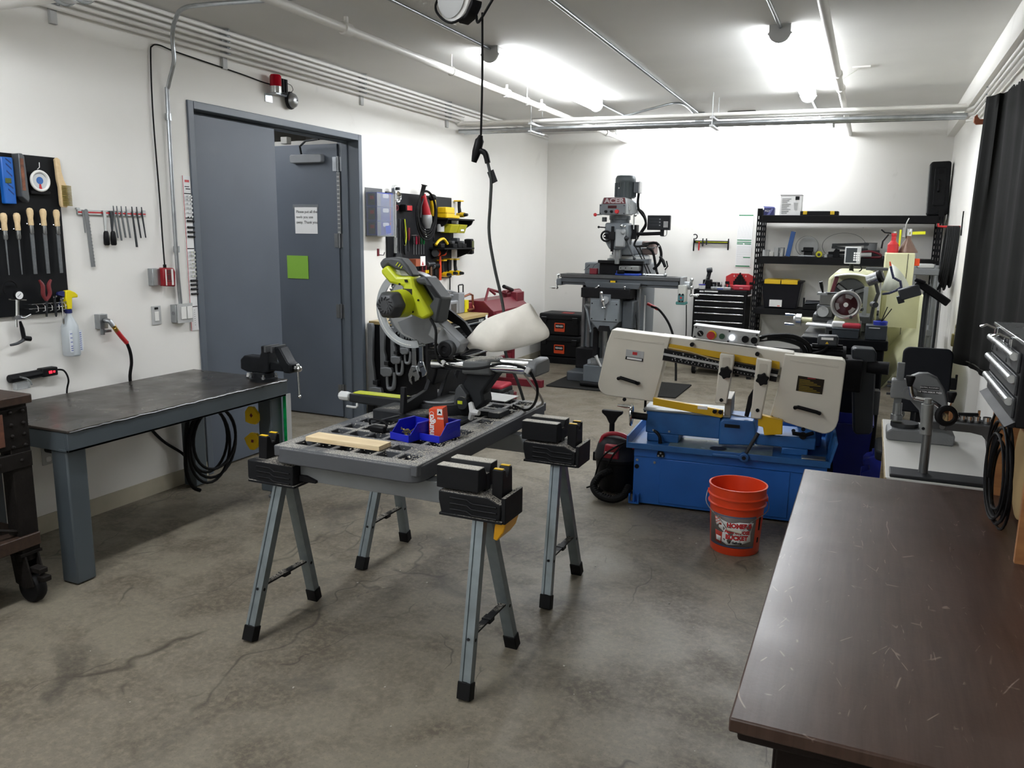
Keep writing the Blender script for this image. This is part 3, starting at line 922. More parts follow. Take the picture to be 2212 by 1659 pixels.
# drill size strip by the door
t = thing('size_chart', 'tall white tap and drill gauge strip beside the door frame', 'chart', (.004, -.035, 1.015))
B().box(0, .006, -.072, -.006, 1.015, 2.015).o('board', PAPER, t, .001)
B().box(.006, .0065, -.072, -.068, 1.015, 2.015).o('red_edge', RED, t)
for z in (1.17, 1.55, 1.745, 1.9):
    B().box(.006, .0068, -.065, -.008, z, z + .006).o('divider', INK, t)
B().box(.006, .0068, -.055, -.018, 1.975, 1.99).o('red_print', RED, t)
B().box(.006, .0068, -.058, -.02, 1.945, 1.95).box(.006, .0068, -.05, -.012, 1.93, 1.936).o('print', INK, t)
zz = [1.885, 1.865, 1.84, 1.812, 1.784, 1.757] + [1.53, 1.507, 1.48, 1.455, 1.43, 1.402, 1.375]
for z in zz:
    for y in (-.045, -.022):
        B().cyl((.006, y, z), (.024, y, z), .0065, n=8).o('stud', CHROME, t)
for z in (1.73, 1.69, 1.66, 1.63, 1.345, 1.318, 1.29, 1.258):
    B().cyl((.013, -.058, z), (.013, -.004, z), .007, n=8).o('plug_gauge', BLACK, t)
for i in range(8):
    B().box(.006, .0066, -.038, -.032, 1.05 + i * .014, 1.053 + i * .014).o('tick', INK, t)
# air drop with red sleeved hose
t = thing('air_outlet', 'steel air outlet on the wall with a brass coupler', 'air outlet', (.02, -.76, 1.07))
B().box(0, .045, -.79, -.735, 1.1, 1.185).o('block', GALV, t, .003)
B().tube([(.045, -.76, 1.15), (.075, -.75, 1.145), (.085, -.735, 1.115)], .014, 10).cyl((.03, -.765, 1.1), (.03, -.765, 1.065), .012).box(.02, .05, -.76, -.72, 1.078, 1.092).o('fitting', STEEL, t)
B().lathe([(.011, 0), (.014, .005), (.014, .018), (.009, .02), (.013, .025), (.013, .05)], (.082, -.738, 1.125), (.0, .03, -.045), 12).o('coupler', M('brass', 'a3843c', .3, .8), t)
t = thing('air_hose', 'black air hose with a red sleeve hanging behind the bench', 'hose', (.07, -.6, .2))
B().tube([(.082, -.715, 1.09), (.075, -.68, 1.05), (.065, -.635, 1.005)], .0135, 10, 3).o('sleeve', RED, t)
B().tube([(.066, -.638, 1.01), (.06, -.612, .95), (.055, -.603, .88), (.014, -.585, .74), (.014, -.5, .5), (.014, -.38, .34), (.05, -.25, .22), (.07, -.22, .14), (.1, -.19, .06)], .0095, 10, 6).o('hose_run', RUBBER, t)
B().tube([(.06, -.235, .2), (.07, -.22, .12), (.08, -.21, .06)], .0125, 10).o('lower_sleeve', RED, t)
# power strip
t = thing('power_strip', 'black power strip with a red lit switch above the bench', 'power strip', (.025, -1.2, .87))
B().tube([(.025, -1.345, .893), (.025, -1.2, .897), (.025, -1.15, .9)], .022, 10).box(.0, .05, -1.17, -1.08, .877, .924).o('housing', BLACK, t, .006)
B().box(.05, .053, -1.135, -1.118, .893, .907).box(.05, .053, -1.11, -1.1, .895, .905).o('lit_switch', M('red_lamp', 'ff2030', .3, emit=1.2, var=0), t)
B().tube([(.03, -1.085, .905), (.04, -1.04, .895), (.045, -1.02, .84), (.012, -1.012, .765), (.012, -1.02, .6), (.012, -1.15, .45)], .005, 8, 6).o('cord', RUBBER, t)
B().tube([(.045, -1.3, .9), (.06, -1.26, .88), (.05, -1.24, .85)], .005, 8, 4).box(.03, .06, -1.33, -1.255, .835, .87).o('clear_plug_cover', CLEAR, t)
t = thing('wall_outlet', 'duplex outlet low on the wall under the bench', 'outlet', (.004, -1.15, .38))
B().box(0, .006, -1.19, -1.12, .38, .495).o('cover_plate', LGREY, t, .002)
for z in (.41, .465):
    B().prism(rr(-1.17, -1.14, z - .014, z + .014, .008, 3), 'x', .006, .009).o('receptacle', PAPER, t)
B().cyl((.006, -1.155, .468), (.045, -1.155, .468), .02).o('plug', BLACK, t)
# strobe and bell over the door
t = thing('strobe_bell', 'red strobe lamp and silver alarm bell above the double door', 'alarm', (.05, .85, 2.57))
B().box(0, .006, .745, .82, 2.59, 2.645).box(0, .09, .76, .81, 2.642, 2.65).o('bracket', GALV, t)
B().cyl((.065, .79, 2.65), (.065, .79, 2.695), .042, n=20).o('lamp_base', CHROME, t)
B().lathe([(.041, 0), (.041, .07), (.034, .08), (0, .08)], (.065, .79, 2.695), (0, 0, 1), 20).o('lens', M('red_lens', 'c4122a', .15, var=0, trans=.3), t)
B().box(0, .06, .86, .93, 2.66, 2.765).box(.06, .066, .87, .885, 2.67, 2.76).box(.06, .066, .9, .915, 2.67, 2.76).o('relay', BLACKM, t, .002)
B().box(.03, .045, .8, .96, 2.645, 2.665).o('arm', DSTEEL, t)
B().lathe([(0, 0), (.062, 0), (.064, .01), (.06, .022), (0, .022)], (.02, .99, 2.63), (1, .15, 0), 26).o('bell_back', BLACKM, t)
B().lathe([(.054, 0), (.054, .012), (.046, .028), (.028, .04), (.008, .044), (0, .044)], (.04, .993, 2.63), (1, .15, 0), 26).cyl((.08, 1.0, 2.63), (.092, 1.002, 2.63), .006).o('gong', M('satin_alu', 'aeb0b2', .3, .9), t)
B().tube([(.05, .94, 2.74), (.06, .97, 2.73), (.06, .985, 2.7), (.05, .96, 2.68)], .002, 6, 4).o('wire', INK, t)

# ------------------------------------------------------------------ steel bench, vise, hoses, cart
BPAINT = M('blue_grey_bench_paint', '4b5358', .38, .1, var=.08, vs=3)
t = thing('steel_workbench', 'blue grey steel workbench with a dark metal top carrying the vise', 'workbench', (.41, -.86, 0))
B().box(.032, .812, -1.622, -.098, .752, .764).o('top', BENCHTOP, t, .003)
B().box(.79, .808, -1.62, -.1, .66, .75).box(.74, .808, -1.62, -.1, .66, .672).box(.034, .05, -1.62, -.1, .66, .75).o('apron', BPAINT, t, .002)
B().box(.045, .785, -1.618, -1.6, .66, .75).box(.045, .785, -.12, -.102, .66, .75).o('end_apron', BPAINT, t, .002)
wl = [(.796, -1.6 + i * .0165, .758) for i in range(90)]
B().tube([(.811 + random.uniform(-.001, .002), -1.61 + i * .03, .757 + random.uniform(-.002, .003)) for i in range(51)], .0035, 6).o('weld_bead', STEEL, t)
for x, y in ((.72, -1.555), (.72, -.165), (.09, -1.555), (.09, -.19)):
    B().box(x - .052, x + .052, y - .052, y + .052, .05 if (x > .5 and y > -1) else .004, .66).o('leg', BPAINT, t, .008)
B().cyl((.72, -.165, 0), (.72, -.165, .06), .018).cyl((.72, -.165, 0), (.72, -.165, .012), .03).o('levelling_foot', STEEL, t)
t = thing('bench_vise', 'heavy black bench vise on the far corner of the steel workbench', 'vise', (.73, -.2, .764))
VM = M('vise_black', '202225', .42, .3, var=.2, vs=14, bump=.1)
B().lathe([(0, 0), (.085, 0), (.085, .018), (.066, .022), (.066, .05), (.06, .055), (0, .055)], (.71, -.2, .764), (0, 0, 1), 24).o('swivel_base', VM, t)
for a in (.6, 2.2, 3.8, 5.4):
    B().lathe([(.012, 0), (.012, .014), (.007, .016), (.007, .03), (0, .03)], (.71 + .075 * math.cos(a), -.2 + .075 * math.sin(a), .78), (0, 0, 1), 6).o('bolt', STEEL, t)
B().prism([(.57, .83), (.57, .89), (.6, .915), (.72, .915), (.735, .945), (.735, .985), (.78, .985), (.79, .965), (.79, .83), (.76, .815), (.62, .815)], 'y', -.245, -.155).o('fixed_body', VM, t, .008)
B().box(.73, .95, -.225, -.175, .835, .885).o('slide', VM, t, .006)
B().prism([(.83, .985), (.875, .985), (.93, .9), (.95, .885), (.95, .83), (.9, .83), (.87, .88), (.84, .945)], 'y', -.24, -.16).o('moving_jaw', VM, t, .008)
B().box(.775, .792, -.262, -.138, .95, .99).o('jaw_plate', IRON, t, .002)
B().box(.826, .84, -.262, -.138, .95, .99).o('jaw_plate', IRON, t, .002)
B().cyl((.945, -.2, .858), (.985, -.2, .858), .018).sph((.985, -.2, .858), .02).o('screw_head', CHROME, t)
B().cyl((.975, -.2, .875), (.985, -.205, .69), .007).sph((.985, -.205, .688), .011).sph((.975, -.2, .878), .012).o('handle_bar', CHROME, t)
t = thing('coiled_hose', 'coil of black air hose hung under the steel workbench', 'hose', (.45, -.41, .13))
for i, (dy, rz, ry_) in enumerate(((0, .20, .16), (.03, .22, .19), (-.015, .23, .17), (.02, .19, .175))):
    pts = [(.45 + .012 * i, -.42 + dy + ry_ * math.sin(a), .60 - rz + rz * math.cos(a)) for a in [2 * PI * j / 28 for j in range(28)]]
    B().tube(pts, .009, 8, closed=True).o('loop', RUBBER, t)
B().tube([(.45, -.56, .62), (.44, -.585, .45), (.42, -.58, .25), (.43, -.55, .14), (.44, -.5, .1)], .012, 8, 5).tube([(.46, -.42, .6), (.46, -.42, .66)], .01, 8).o('hose_end', RUBBER, t)
for k, (z, rot) in enumerate(((.54, 0), (.375, .9))):
    t = thing('welding_magnet', 'yellow arrow shaped welding magnet on the bench leg, ' + ('upper' if k == 0 else 'lower') + ' one', 'magnet', (.63, -.222, z), group='welding magnets')
    pg = [(.05, -.03), (.05, .012), (.012, .055), (-.022, .055), (-.05, .02), (-.05, -.045), (-.012, -.055), (.03, -.055)]
    mm = Matrix.Translation((.635, -.235, z)) @ Matrix.Rotation(rot, 4, 'Y')
    B().prism(pg, 'y', -.006, .016).tr(mm).o('plate', YELLOW, t, .002)
    B().prism([(.012, 0), (0, .014), (-.012, 0), (0, -.014)], 'y', -.0075, -.006).tr(mm).o('mark', DRED, t)
t = thing('green_tube_level', 'translucent green tube standing against the bench leg', 'level', (.79, -.1, .33))
B().box(.775, .805, -.112, -.085, .3, .66).o('body', M('green_clear', '0e8f48', .15, var=.3, vs=25, trans=.25), t, .006)
B().box(.806, .815, -.115, -.08, .28, .67).o('edge_strip', LGREY, t)
t = thing('tape_roll', 'white roll lying on the bench behind the vise', 'roll', (.6, -.15, .764))
B().lathe([(.022, 0), (.04, 0), (.04, .025), (.022, .025)], (.59, -.16, .766), (0, .2, 1), 20).o('roll', PAPER, t)
B().lathe([(.018, 0), (.023, 0), (.023, .026), (.018, .026)], (.59, -.16, .766), (0, .2, 1), 20).o('core', M('roll_core', '9c8560', .7), t)
# industrial cart at the photo left edge
CIRON = M('aged_iron', '1f1c1a', .6, .3, var=.3, vs=14, bump=.2)
CWOOD = m_wood('old_brown_wood', '251a14', '3d2c21', (3, 20, 20), .45)
t = thing('industrial_cart', 'old riveted iron and dark wood cart on black casters', 'cart', (.4, -2.2, 0))
B().box(.02, .76, -2.75, -1.735, .915, .955).o('top', CWOOD, t, .005)
for x, y in ((.70, -1.80), (.70, -2.7), (.08, -1.80), (.08, -2.7)):
    B().box(x - .035, x + .04, y - .04, y + .05, .235, .915).o('post', CIRON, t, .004)
    B().cyl((x, y, .2), (x, y, .24), .045).box(x - .05, x + .05, y - .05, y + .05, .228, .24).prism([(x - .05, .225), (x + .05, .225), (x + .085, .09), (x + .03, .07), (x - .03, .09)], 'y', y - .034, y - .026).prism([(x - .05, .225), (x + .05, .225), (x + .085, .09), (x + .03, .07), (x - .03, .09)], 'y', y + .026, y + .034).o('caster_fork', CIRON, t)
    B().lathe([(.03, -.024), (.062, -.024), (.07, -.012), (.07, .012), (.062, .024), (.03, .024)], (x + .035, y, .07), (0, 1, 0), 22).o('wheel', RUBBER, t)
    B().box(x + .05, x + .12, y - .02, y + .02, .15, .175).box(x + .095, x + .14, y - .02, y + .02, .115, .14).o('brake_tab', CIRON, t, .004)
B().box(.725, .742, -2.75, -1.75, .72, .90).o('apron', CIRON, t, .003)
B().box(.742, .748, -2.35, -1.865, .74, .885).o('side_panel', m_wood('rusty_panel', '4a2c20', '6d4431', (4, 4, 9)), t, .003)
B().box(.70, .745, -2.75, -1.75, .63, .70).o('lower_rail', CIRON, t, .003)
for z in (.73, .78, .83, .885):
    for y in (-1.775, -1.83):
        B().sph((.744, y, z), .009, 8, 6).o('rivet', CIRON, t)
for y in (-1.8, -1.9, -2.0, -2.1):
    B().sph((.746, y, .665), .009, 8, 6).o('rivet', CIRON, t)
B().box(.03, .75, -2.75, -1.75, .26, .32).o('shelf', CWOOD, t, .004)
B().tube([(.72, -1.83, .34), (.72, -2.6, .63)], .009, 6).o('brace', CIRON, t)
B().box(.4, .66, -2.2, -1.9, .322, .4).o('cart_crate', M('dark_case', '1b1a1a', .6), None, .01, 'dark low case lying on the cart lower shelf', 'case')
# ------------------------------------------------------------------ left wall beyond the door: dispenser, second pegboard, tool chest, brake
t = thing('glove_dispenser', 'clear wall dispenser holding blue glove boxes beside the door', 'dispenser', (.07, 2.11, 1.63))
B().box(.004, .128, 1.978, 2.25, 1.64, 1.648).box(.004, .128, 1.976, 1.98, 1.64, 2.03).box(.004, .128, 2.248, 2.252, 1.64, 2.03).box(.126, .129, 1.978, 2.25, 1.64, 2.01).box(0, .004, 1.978, 2.25, 1.64, 2.06).o('holder', CLEAR, t)
for i in range(3):
    z = 1.65 + i * .124
    bx = B().box(.01, .12, 1.985, 2.243, z, z + .12).o('glove_box', M('glove_box_blue', '20389c', .5, var=.1), t)
    B().box(.1202, .121, 1.99, 2.04, z + .005, z + .115).o('grey_print', M('glove_grey', '6a6c86', .5, var=.3, vs=30), bx)
    B().box(.1202, .121, 2.19, 2.2, z + .005, z + .115).o('red_print', M('print_red', 'c2303a', .5), bx)
    B().prism(rr(2.075, 2.17, z + .075, z + .11, .012, 3), 'x', .1202, .1215).o('opening', M('pale_mauve', 'bda4cc' if i else 'e3dff0', .5), bx)
    B().box(.03, .1, 1.9835, 1.985, z + .01, z + .11).o('side_print', M('glove_dark', '3a3b44', .5, var=.3, vs=30), bx)
    B().box(.05, .09, 1.983, 1.9836, z + .06, z + .09).o('red_mark', MATS['print_red'], bx)
B().ob((.125, 2.15, 1.70), (.004, .085, .07), rx=.1).o('glove', M('glove_nitrile', '2a56c6', .5), t, .0015)
t = thing('wall_hook', 'small red wall hook below the glove dispenser', 'hook', (.01, 2.18, 1.46))
B().box(0, .006, 2.155, 2.185, 1.465, 1.53).o('plate', DRED, t)
B().tube([(.006, 2.185, 1.475), (.04, 2.2, 1.472), (.05, 2.205, 1.5)], .004, 6).o('prong', DSTEEL, t)
PEG2 = m_peg('charcoal_pegboard', '202124')
B().box(.001, .019, 2.3, 3.54, 1.215, 2.04).o('pegboard', PEG2, None, .002, 'black pegboard of power tools beyond the door', 'pegboard')


def hang(name, label, cat, y, z, group=None, x=.03):
    return thing(name, label, cat, (x, y, z), group=group)


t = hang('torque_wrench', 'long chrome torque wrench hanging vertically on the far pegboard', 'wrench', 2.35, 1.49)
B().cyl((.07, 2.352, 1.62), (.07, 2.352, 1.97), .0125).o('tube', CHROME, t)
B().cyl((.07, 2.354, 1.49), (.07, 2.354, 1.63), .017).o('grip', SILV, t)
B().cyl((.07, 2.352, 1.96), (.07, 2.35, 2.02), .017).prism([(2.33, 2.02), (2.325, 2.075), (2.34, 2.1), (2.365, 2.1), (2.385, 2.08), (2.38, 2.05), (2.36, 2.02)], 'x', .05, .09).o('ratchet_head', CHROME, t, .005)
B().box(.09, .115, 2.35, 2.375, 2.055, 2.08).o('square_drive', DSTEEL, t)
t = hang('steel_cup', 'round polished steel magnetic dish at the pegboard top corner', 'dish', 2.42, 1.95)
B().lathe([(0, 0), (.03, 0), (.045, .03), (.05, .032), (.043, .028), (.028, .006), (0, .006)], (.03, 2.425, 2.0), (1, -.2, 0), 24).o('bowl', CHROME, t)
t = hang('scissors', 'scissors with red ring handles on the far pegboard', 'scissors', 2.41, 1.7)
B().tor((.05, 2.385, 1.90), (1, 0, 0), .022, .005, 16, 6).tor((.05, 2.42, 1.90), (1, 0, 0), .022, .005, 16, 6).o('handle', DRED, t)
B().prism([(2.395, 1.88), (2.41, 1.88), (2.412, 1.75), (2.402, 1.7), (2.396, 1.75)], 'x', .047, .053).o('blade', STEEL, t)
t = hang('battery_pack', 'red and black tool battery clipped to the far pegboard', 'battery', 2.555, 1.85)
B().box(.03, .1, 2.5, 2.61, 1.87, 1.935).o('housing', BLACK, t, .008)
B().box(.1, .104, 2.515, 2.605, 1.88, 1.925).o('face', RED, t, .004)
for nm, y, z0, z1 in (('left', 2.425, 1.42, 1.72), ('right', 2.475, 1.40, 1.80)):
    t = hang('combination_wrench', 'black adjustable wrench on the far pegboard, ' + nm + ' of two', 'wrench', y, z0, 'black adjustable wrenches')
    B().prism([(y - .012, z0 + .08), (y + .012, z0 + .08), (y + .009, z1), (y - .009, z1)], 'x', .04, .05).o('shank', DSTEEL, t, .002)
    B().prism([(y - .014, z0 + .09), (y - .034, z0 + .04), (y - .03, z0), (y - .012, z0 + .03), (y + .008, z0 + .035), (y + .018, z0 + .005), (y + .034, z0 + .03), (y + .02, z0 + .08)], 'x', .037, .053).o('jaw', DSTEEL, t, .002)
t = hang('pliers', 'black and lime green pliers on the far pegboard', 'pliers', 2.555, 1.5)
B().tube([(.05, 2.55, 1.55), (.05, 2.575, 1.63), (.05, 2.565, 1.72), (.05, 2.55, 1.8)], .008, 8, 4).o('handle', LIME, t)
B().tube([(.05, 2.56, 1.55), (.05, 2.535, 1.63), (.05, 2.54, 1.72), (.05, 2.53, 1.8)], .008, 8, 4).o('handle', BLACK, t)
B().prism([(2.535, 1.56), (2.575, 1.56), (2.565, 1.49), (2.55, 1.47), (2.54, 1.49)], 'x', .04, .06).o('jaws', DSTEEL, t)
t = hang('file_tool', 'red handled scraper hanging beside the pliers', 'scraper', 2.625, 1.55)
B().lathe([(.006, 0), (.012, .02), (.014, .08), (.012, .12), (0, .125)], (.05, 2.622, 1.6), (0, .04, 1), 12).o('handle', DRED, t)
B().box(.046, .054, 2.612, 2.626, 1.5, 1.605).o('blade', DSTEEL, t)
for i in range(5):
    y = 2.70 + i * .047
    nm = ['leftmost', 'second', 'middle', 'fourth', 'rightmost'][i]
    t = hang('screwdriver', 'small screwdriver in the far pegboard row, ' + nm + ' of five', 'screwdriver', y, 1.48, 'screwdriver row')
    B().lathe([(.004, 0), (.0095, .01), (.0105, .05), (.008, .075), (0, .08)], (.06, y, 1.565), (0, 0, 1), 10).o('handle', [DGREY, M('pinkred', 'c02c4e', .4), DRED, M('dkgreen', '14663b', .4), GREEN][i], t)
    B().cyl((.06, y, 1.47), (.06, y, 1.57), .0035, n=6).o('shaft', STEEL, t)
B().tube([(.02, 2.66, 1.655), (.06, 2.66, 1.652), (.065, 2.93, 1.652), (.02, 2.93, 1.655)], .003, 6).o('holder_bar', CHROME, None, 0, 'thin wire holder over the screwdriver row', 'holder')
# angle drill with its cord
t = hang('corded_drill', 'red and grey corded angle drill framed by its coiled black cord', 'drill', 2.86, 1.68)
B().tube([(.09, 2.83, 2.045), (.09, 2.855, 1.97), (.09, 2.885, 1.89), (.09, 2.9, 1.84)], [.024, .03, .04, .045], 12, 3).o('motor_housing', M('tool_red', 'a01c26', .4), t)
B().lathe([(.046, 0), (.05, .02), (.05, .07), (.04, .1), (.03, .13), (0, .135)], (.09, 2.9, 1.85), (0, .05, -1), 16).o('gear_case', M('tool_grey', '9a9b9b', .4, .4), t)
B().tube([(.11, 2.80, 2.0), (.1, 2.775, 1.93), (.1, 2.76, 1.82)], .008, 8).o('side_rod', DSTEEL, t)
B().cyl((.1, 2.785, 2.03), (.12, 2.80, 2.125), .02, .022, 12).cyl((.12, 2.80, 2.12), (.122, 2.8, 2.128), .03, n=12).o('cord_post', BLACK, t)
for i in range(5):
    pts = [(.12 + .008 * (i % 3), 2.83 + .01 * math.cos(i * 2) + (.165 + .007 * i) * math.sin(a), 1.885 + (.19 + .01 * i) * math.cos(a) - .012 * i) for a in [2 * PI * j / 26 for j in range(26)]]
    B().tube(pts, .008, 7, closed=True).o('cord_loop', RUBBER, t)
B().cyl((.09, 2.84, 1.71), (.1, 2.855, 1.63), .017).o('chuck', CHROME, t)
# yellow grinder
t = hang('angle_grinder', 'yellow and black grinder hanging on the far pegboard', 'grinder', 3.06, 1.63)
B().tube([(.07, 3.05, 2.0), (.07, 3.065, 1.92), (.07, 3.06, 1.83)], [.03, .032, .03], 12).o('body', YELLOW, t)
B().sph((.07, 3.045, 2.02), .05, sc=(.8, 1, .7)).o('head', BLACK, t)
B().tube([(.07, 3.06, 1.84), (.06, 3.05, 1.74), (.06, 3.05, 1.63)], [.032, .034, .026], 12).o('grip', BLACK, t)


def cordless(label, y, z, x=.09, up=True):
    t = hang('cordless_drill', label, 'drill', y, z, 'yellow cordless drills', x)
    B().tube([(x - .05, y + .01, z), (x, y, z), (x + .045, y - .01, z)], [.022, .028, .024], 12).o('body', YELLOW, t)
    B().cyl((x + .04, y - .01, z), (x + .085, y - .02, z), .02, .014, 12).o('chuck', DSTEEL, t)
    B().tube([(x - .015, y, z + .01), (x - .03, y + .01, z + .08), (x - .03, y + .012, z + .14)], [.02, .017, .019], 10).o('handle', BLACK, t)
    B().box(x - .075, x + .01, y - .03, y + .045, z + .135, z + .15).o('foot', YELLOW, t, .005)
    return t


cordless('yellow cordless drill hanging at the pegboard bottom, left of three', 3.25, 1.26)
cordless('yellow cordless drill hanging at the pegboard bottom, middle of three', 3.39, 1.27)
cordless('yellow cordless drill hanging at the pegboard bottom, right of three', 3.53, 1.265)
t = thing('wall_shelf', 'small black bracket shelf, upper one at the pegboard right', 'shelf', (.09, 3.4, 1.77), group='pegboard shelves')
B().box(0, .2, 3.12, 3.72, 1.81, 1.825).o('board', BLACKM, t, .003)
B().prism([(.02, 1.81), (.19, 1.81), (.17, 1.77), (.02, 1.68)], 'y', 3.69, 3.71).prism([(.02, 1.81), (.19, 1.81), (.17, 1.77), (.02, 1.68)], 'y', 3.14, 3.16).o('bracket', BLACKM, t)
B().box(.02, .03, 3.14, 3.56, 1.6, 1.68).o('lower_rail', BLACKM, t)
t = thing('wall_shelf', 'small black bracket shelf, lower one at the pegboard right', 'shelf', (.09, 3.4, 1.47), group='pegboard shelves')
B().box(0, .2, 3.06, 3.72, 1.515, 1.53).o('board', BLACKM, t, .003)
B().prism([(.02, 1.515), (.19, 1.515), (.15, 1.47), (.02, 1.42)], 'y', 3.66, 3.68).prism([(.02, 1.515), (.19, 1.515), (.15, 1.47), (.02, 1.42)], 'y', 3.14, 3.16).o('bracket', BLACKM, t)
t = thing('yellow_case', 'yellow bit case on the upper pegboard shelf', 'case', (.12, 3.24, 1.825))
B().box(.06, .17, 3.15, 3.33, 1.825, 1.935).o('shell', YELLOW, t, .012)
B().box(.06, .172, 3.15, 3.33, 1.873, 1.878).o('seam', M('ochre', 'a88408', .5), t)
B().box(.06, .15, 3.35, 3.48, 1.825, 1.86).o('yellow_pouch', YELLOW, None, .01, 'low yellow box beside the bit case on the shelf', 'box')
t = cordless('yellow cordless driver standing on the upper pegboard shelf', 3.62, 1.87)
for i, y in enumerate((3.24, 3.42)):
    t = thing('parts_bin', 'yellow hanging parts bin, ' + ('left' if i == 0 else 'right') + ' of two under the shelf', 'bin', (.12, y + .08, 1.68), group='yellow bins')
    B().prism([(.05, 1.68), (.15, 1.68), (.185, 1.765), (.05, 1.775)], 'y', y, y + .165).o('tray', M('bin_yellow', 'b5b021', .4), t, .004)
    if i:
        B().box(.162, .166, y + .05, y + .12, 1.7, 1.725).o('label', PAPER, t)
B().lathe([(0, 0), (.04, 0), (.04, .05), (.034, .075), (0, .08)], (.09, 3.17, 1.69), (0, 0, 1), 14).o('grey_cup', LGREY, None, 0, 'grey plastic cup next to the yellow bins', 'cup')
t = thing('yellow_light', 'yellow and black work lamp lying on the lower shelf', 'work lamp', (.12, 3.16, 1.53))
B().box(.06, .16, 3.06, 3.14, 1.53, 1.575).o('base', BLACK, t, .008)
B().tube([(.11, 3.04, 1.56), (.11, 3.1, 1.6), (.11, 3.2, 1.62), (.11, 3.28, 1.57)], .014, 10, 4).o('handle', YELLOW, t)
for i, (y, h) in enumerate(((3.36, .07), (3.47, .1), (3.57, .07))):
    t = thing('battery_charger', 'black battery charger on the lower pegboard shelf, ' + ['left', 'middle', 'right'][i], 'charger', (.1, y, 1.53), group='chargers')
    B().box(.04, .16, y - .045, y + .045, 1.53, 1.53 + h * .6).o('base', BLACK, t, .006)
    B().box(.06, .14, y - .03, y + .03, 1.53 + h * .6, 1.53 + h).o('battery', DGREY, t, .006)
t = thing('charger', 'black charger hung at the right end of the lower shelf', 'charger', (.1, 3.72, 1.5))
B().ob((.13, 3.73, 1.54), (.09, .06, .16), rx=.1).o('case', BLACK, t, .01)
B().box(.176, .179, 3.705, 3.75, 1.5, 1.6).o('label', M('dull_olive', '5b5f35', .5), t)
pipe('hanging_cable', 'thin black cord hanging down below the far pegboard', [(.02, 3.5, 1.23), (.015, 3.51, 1.1), (.015, 3.5, .9)], .006, RUBBER, 'cord', 3, 6)
# hammers
def hammer(label, y, zh, zl, mh, mhd, w_=.06, r=.024):
    t = hang('hammer', label, 'hammer', y, zl, 'hammers')
    B().lathe([(.014, 0), (.015, .1), (.01, zh - zl), (0, zh - zl + .002)], (.08, y, zl), (0, 0, 1), 10).o('handle', mh, t)
    B().cyl((.075, y - w_, zh + .01), (.085, y + w_ * .85, zh + .012), r, n=14).o('head', mhd, t)
    B().cyl((.075, y - w_ - .015, zh + .01), (.075, y - w_ + .01, zh + .01), r * 1.12, n=14).o('face', IRON, t)


hammer('orange dead blow hammer on the far pegboard', 3.18, 1.47, 1.205, M('vivid_orange', 'e2481b', .4), M('vivid_orange', 'e2481b', .4), .085, .034)
hammer('black ball hammer with a wooden handle, left of the orange one', 2.99, 1.36, 1.21, m_wood('dark_handle', '4a3320', '6a4a30'), DSTEEL)
hammer('black rubber mallet between the other two hammers', 3.08, 1.34, 1.2, BLACK, RUBBER, .05, .03)
t = thing('bit_box', 'orange and white carton hanging on the far pegboard', 'carton', (.09, 2.69, 1.36))
B().box(.03, .13, 2.62, 2.78, 1.36, 1.43).o('carton', M('rust_orange', '9a4f33', .6), t, .003)
B().box(.13, .134, 2.7, 2.79, 1.365, 1.455).o('front_card', PAPER, t)
B().prism([(2.72, 1.37), (2.76, 1.37), (2.74, 1.41)], 'x', .134, .1345).o('red_mark', RED, t)
for i in range(5):
    y = 2.80 + i * .036
    t = hang('nut_driver', 'short nut driver at the pegboard bottom, ' + ['first', 'second', 'third', 'fourth', 'fifth'][i] + ' from left', 'driver', y, 1.25, 'nut drivers')
    B().lathe([(.009, 0), (.012, .02), (.011, .09), (0, .1)], (.07, y, 1.27), (0, 0, 1), 10).o('handle', BLACK if i % 2 == 0 else DRED, t)
    B().lathe([(.0125, 0), (.0125, .03)], (.07, y, 1.285), (0, 0, 1), 10).o('band', YELLOW if i > 2 else DRED, t)

# ------------------------------------------------------------------ tool chest with a wooden top, wrenches on its end
t = thing('tool_chest', 'black drawer chest with a wooden top and wrenches on its end', 'tool chest', (.31, 2.6, 0))
B().box(.03, .6, 1.985, 3.2, .1, .865).o('cabinet', BLACKM, t, .004)
B().box(.02, .615, 1.975, 3.21, .865, .895).o('wood_top', m_wood('plywood_top', 'a08a5a', 'b9a473', (12, 2, 12), .35), t, .003)
zt = .85
for h in (.1, .1, .1, .15, .15, .13):
    dr = B().box(.6, .612, 2.03, 3.17, zt - h + .008, zt).o('drawer', BLACKM, t, .003)
    B().tube([(.63, 2.05, zt - .03), (.63, 3.15, zt - .03)], .012, 10).box(.6, .625, 2.05, 3.15, zt - .03, zt - .02).o('handle', CHROME, dr)
    zt -= h
text('HUSKY', .035, LGREY, t, FX((.6145, 3.05, .835)), bold=.001)
B().box(.03, .6, 1.985, 3.2, .02, .1).o('plinth', BLACKM, t)
for x, y in ((.1, 2.1), (.53, 2.1), (.1, 3.1), (.53, 3.1)):
    B().cyl((x, y - .015, .05), (x, y + .015, .05), .05, n=16).o('wheel', RUBBER, t)
B().box(.608, .616, 3.15, 3.19, .84, .88).o('tag', PAPER, t)
PW = M('wrench_grey', '74777a', .45, .25, var=.1)


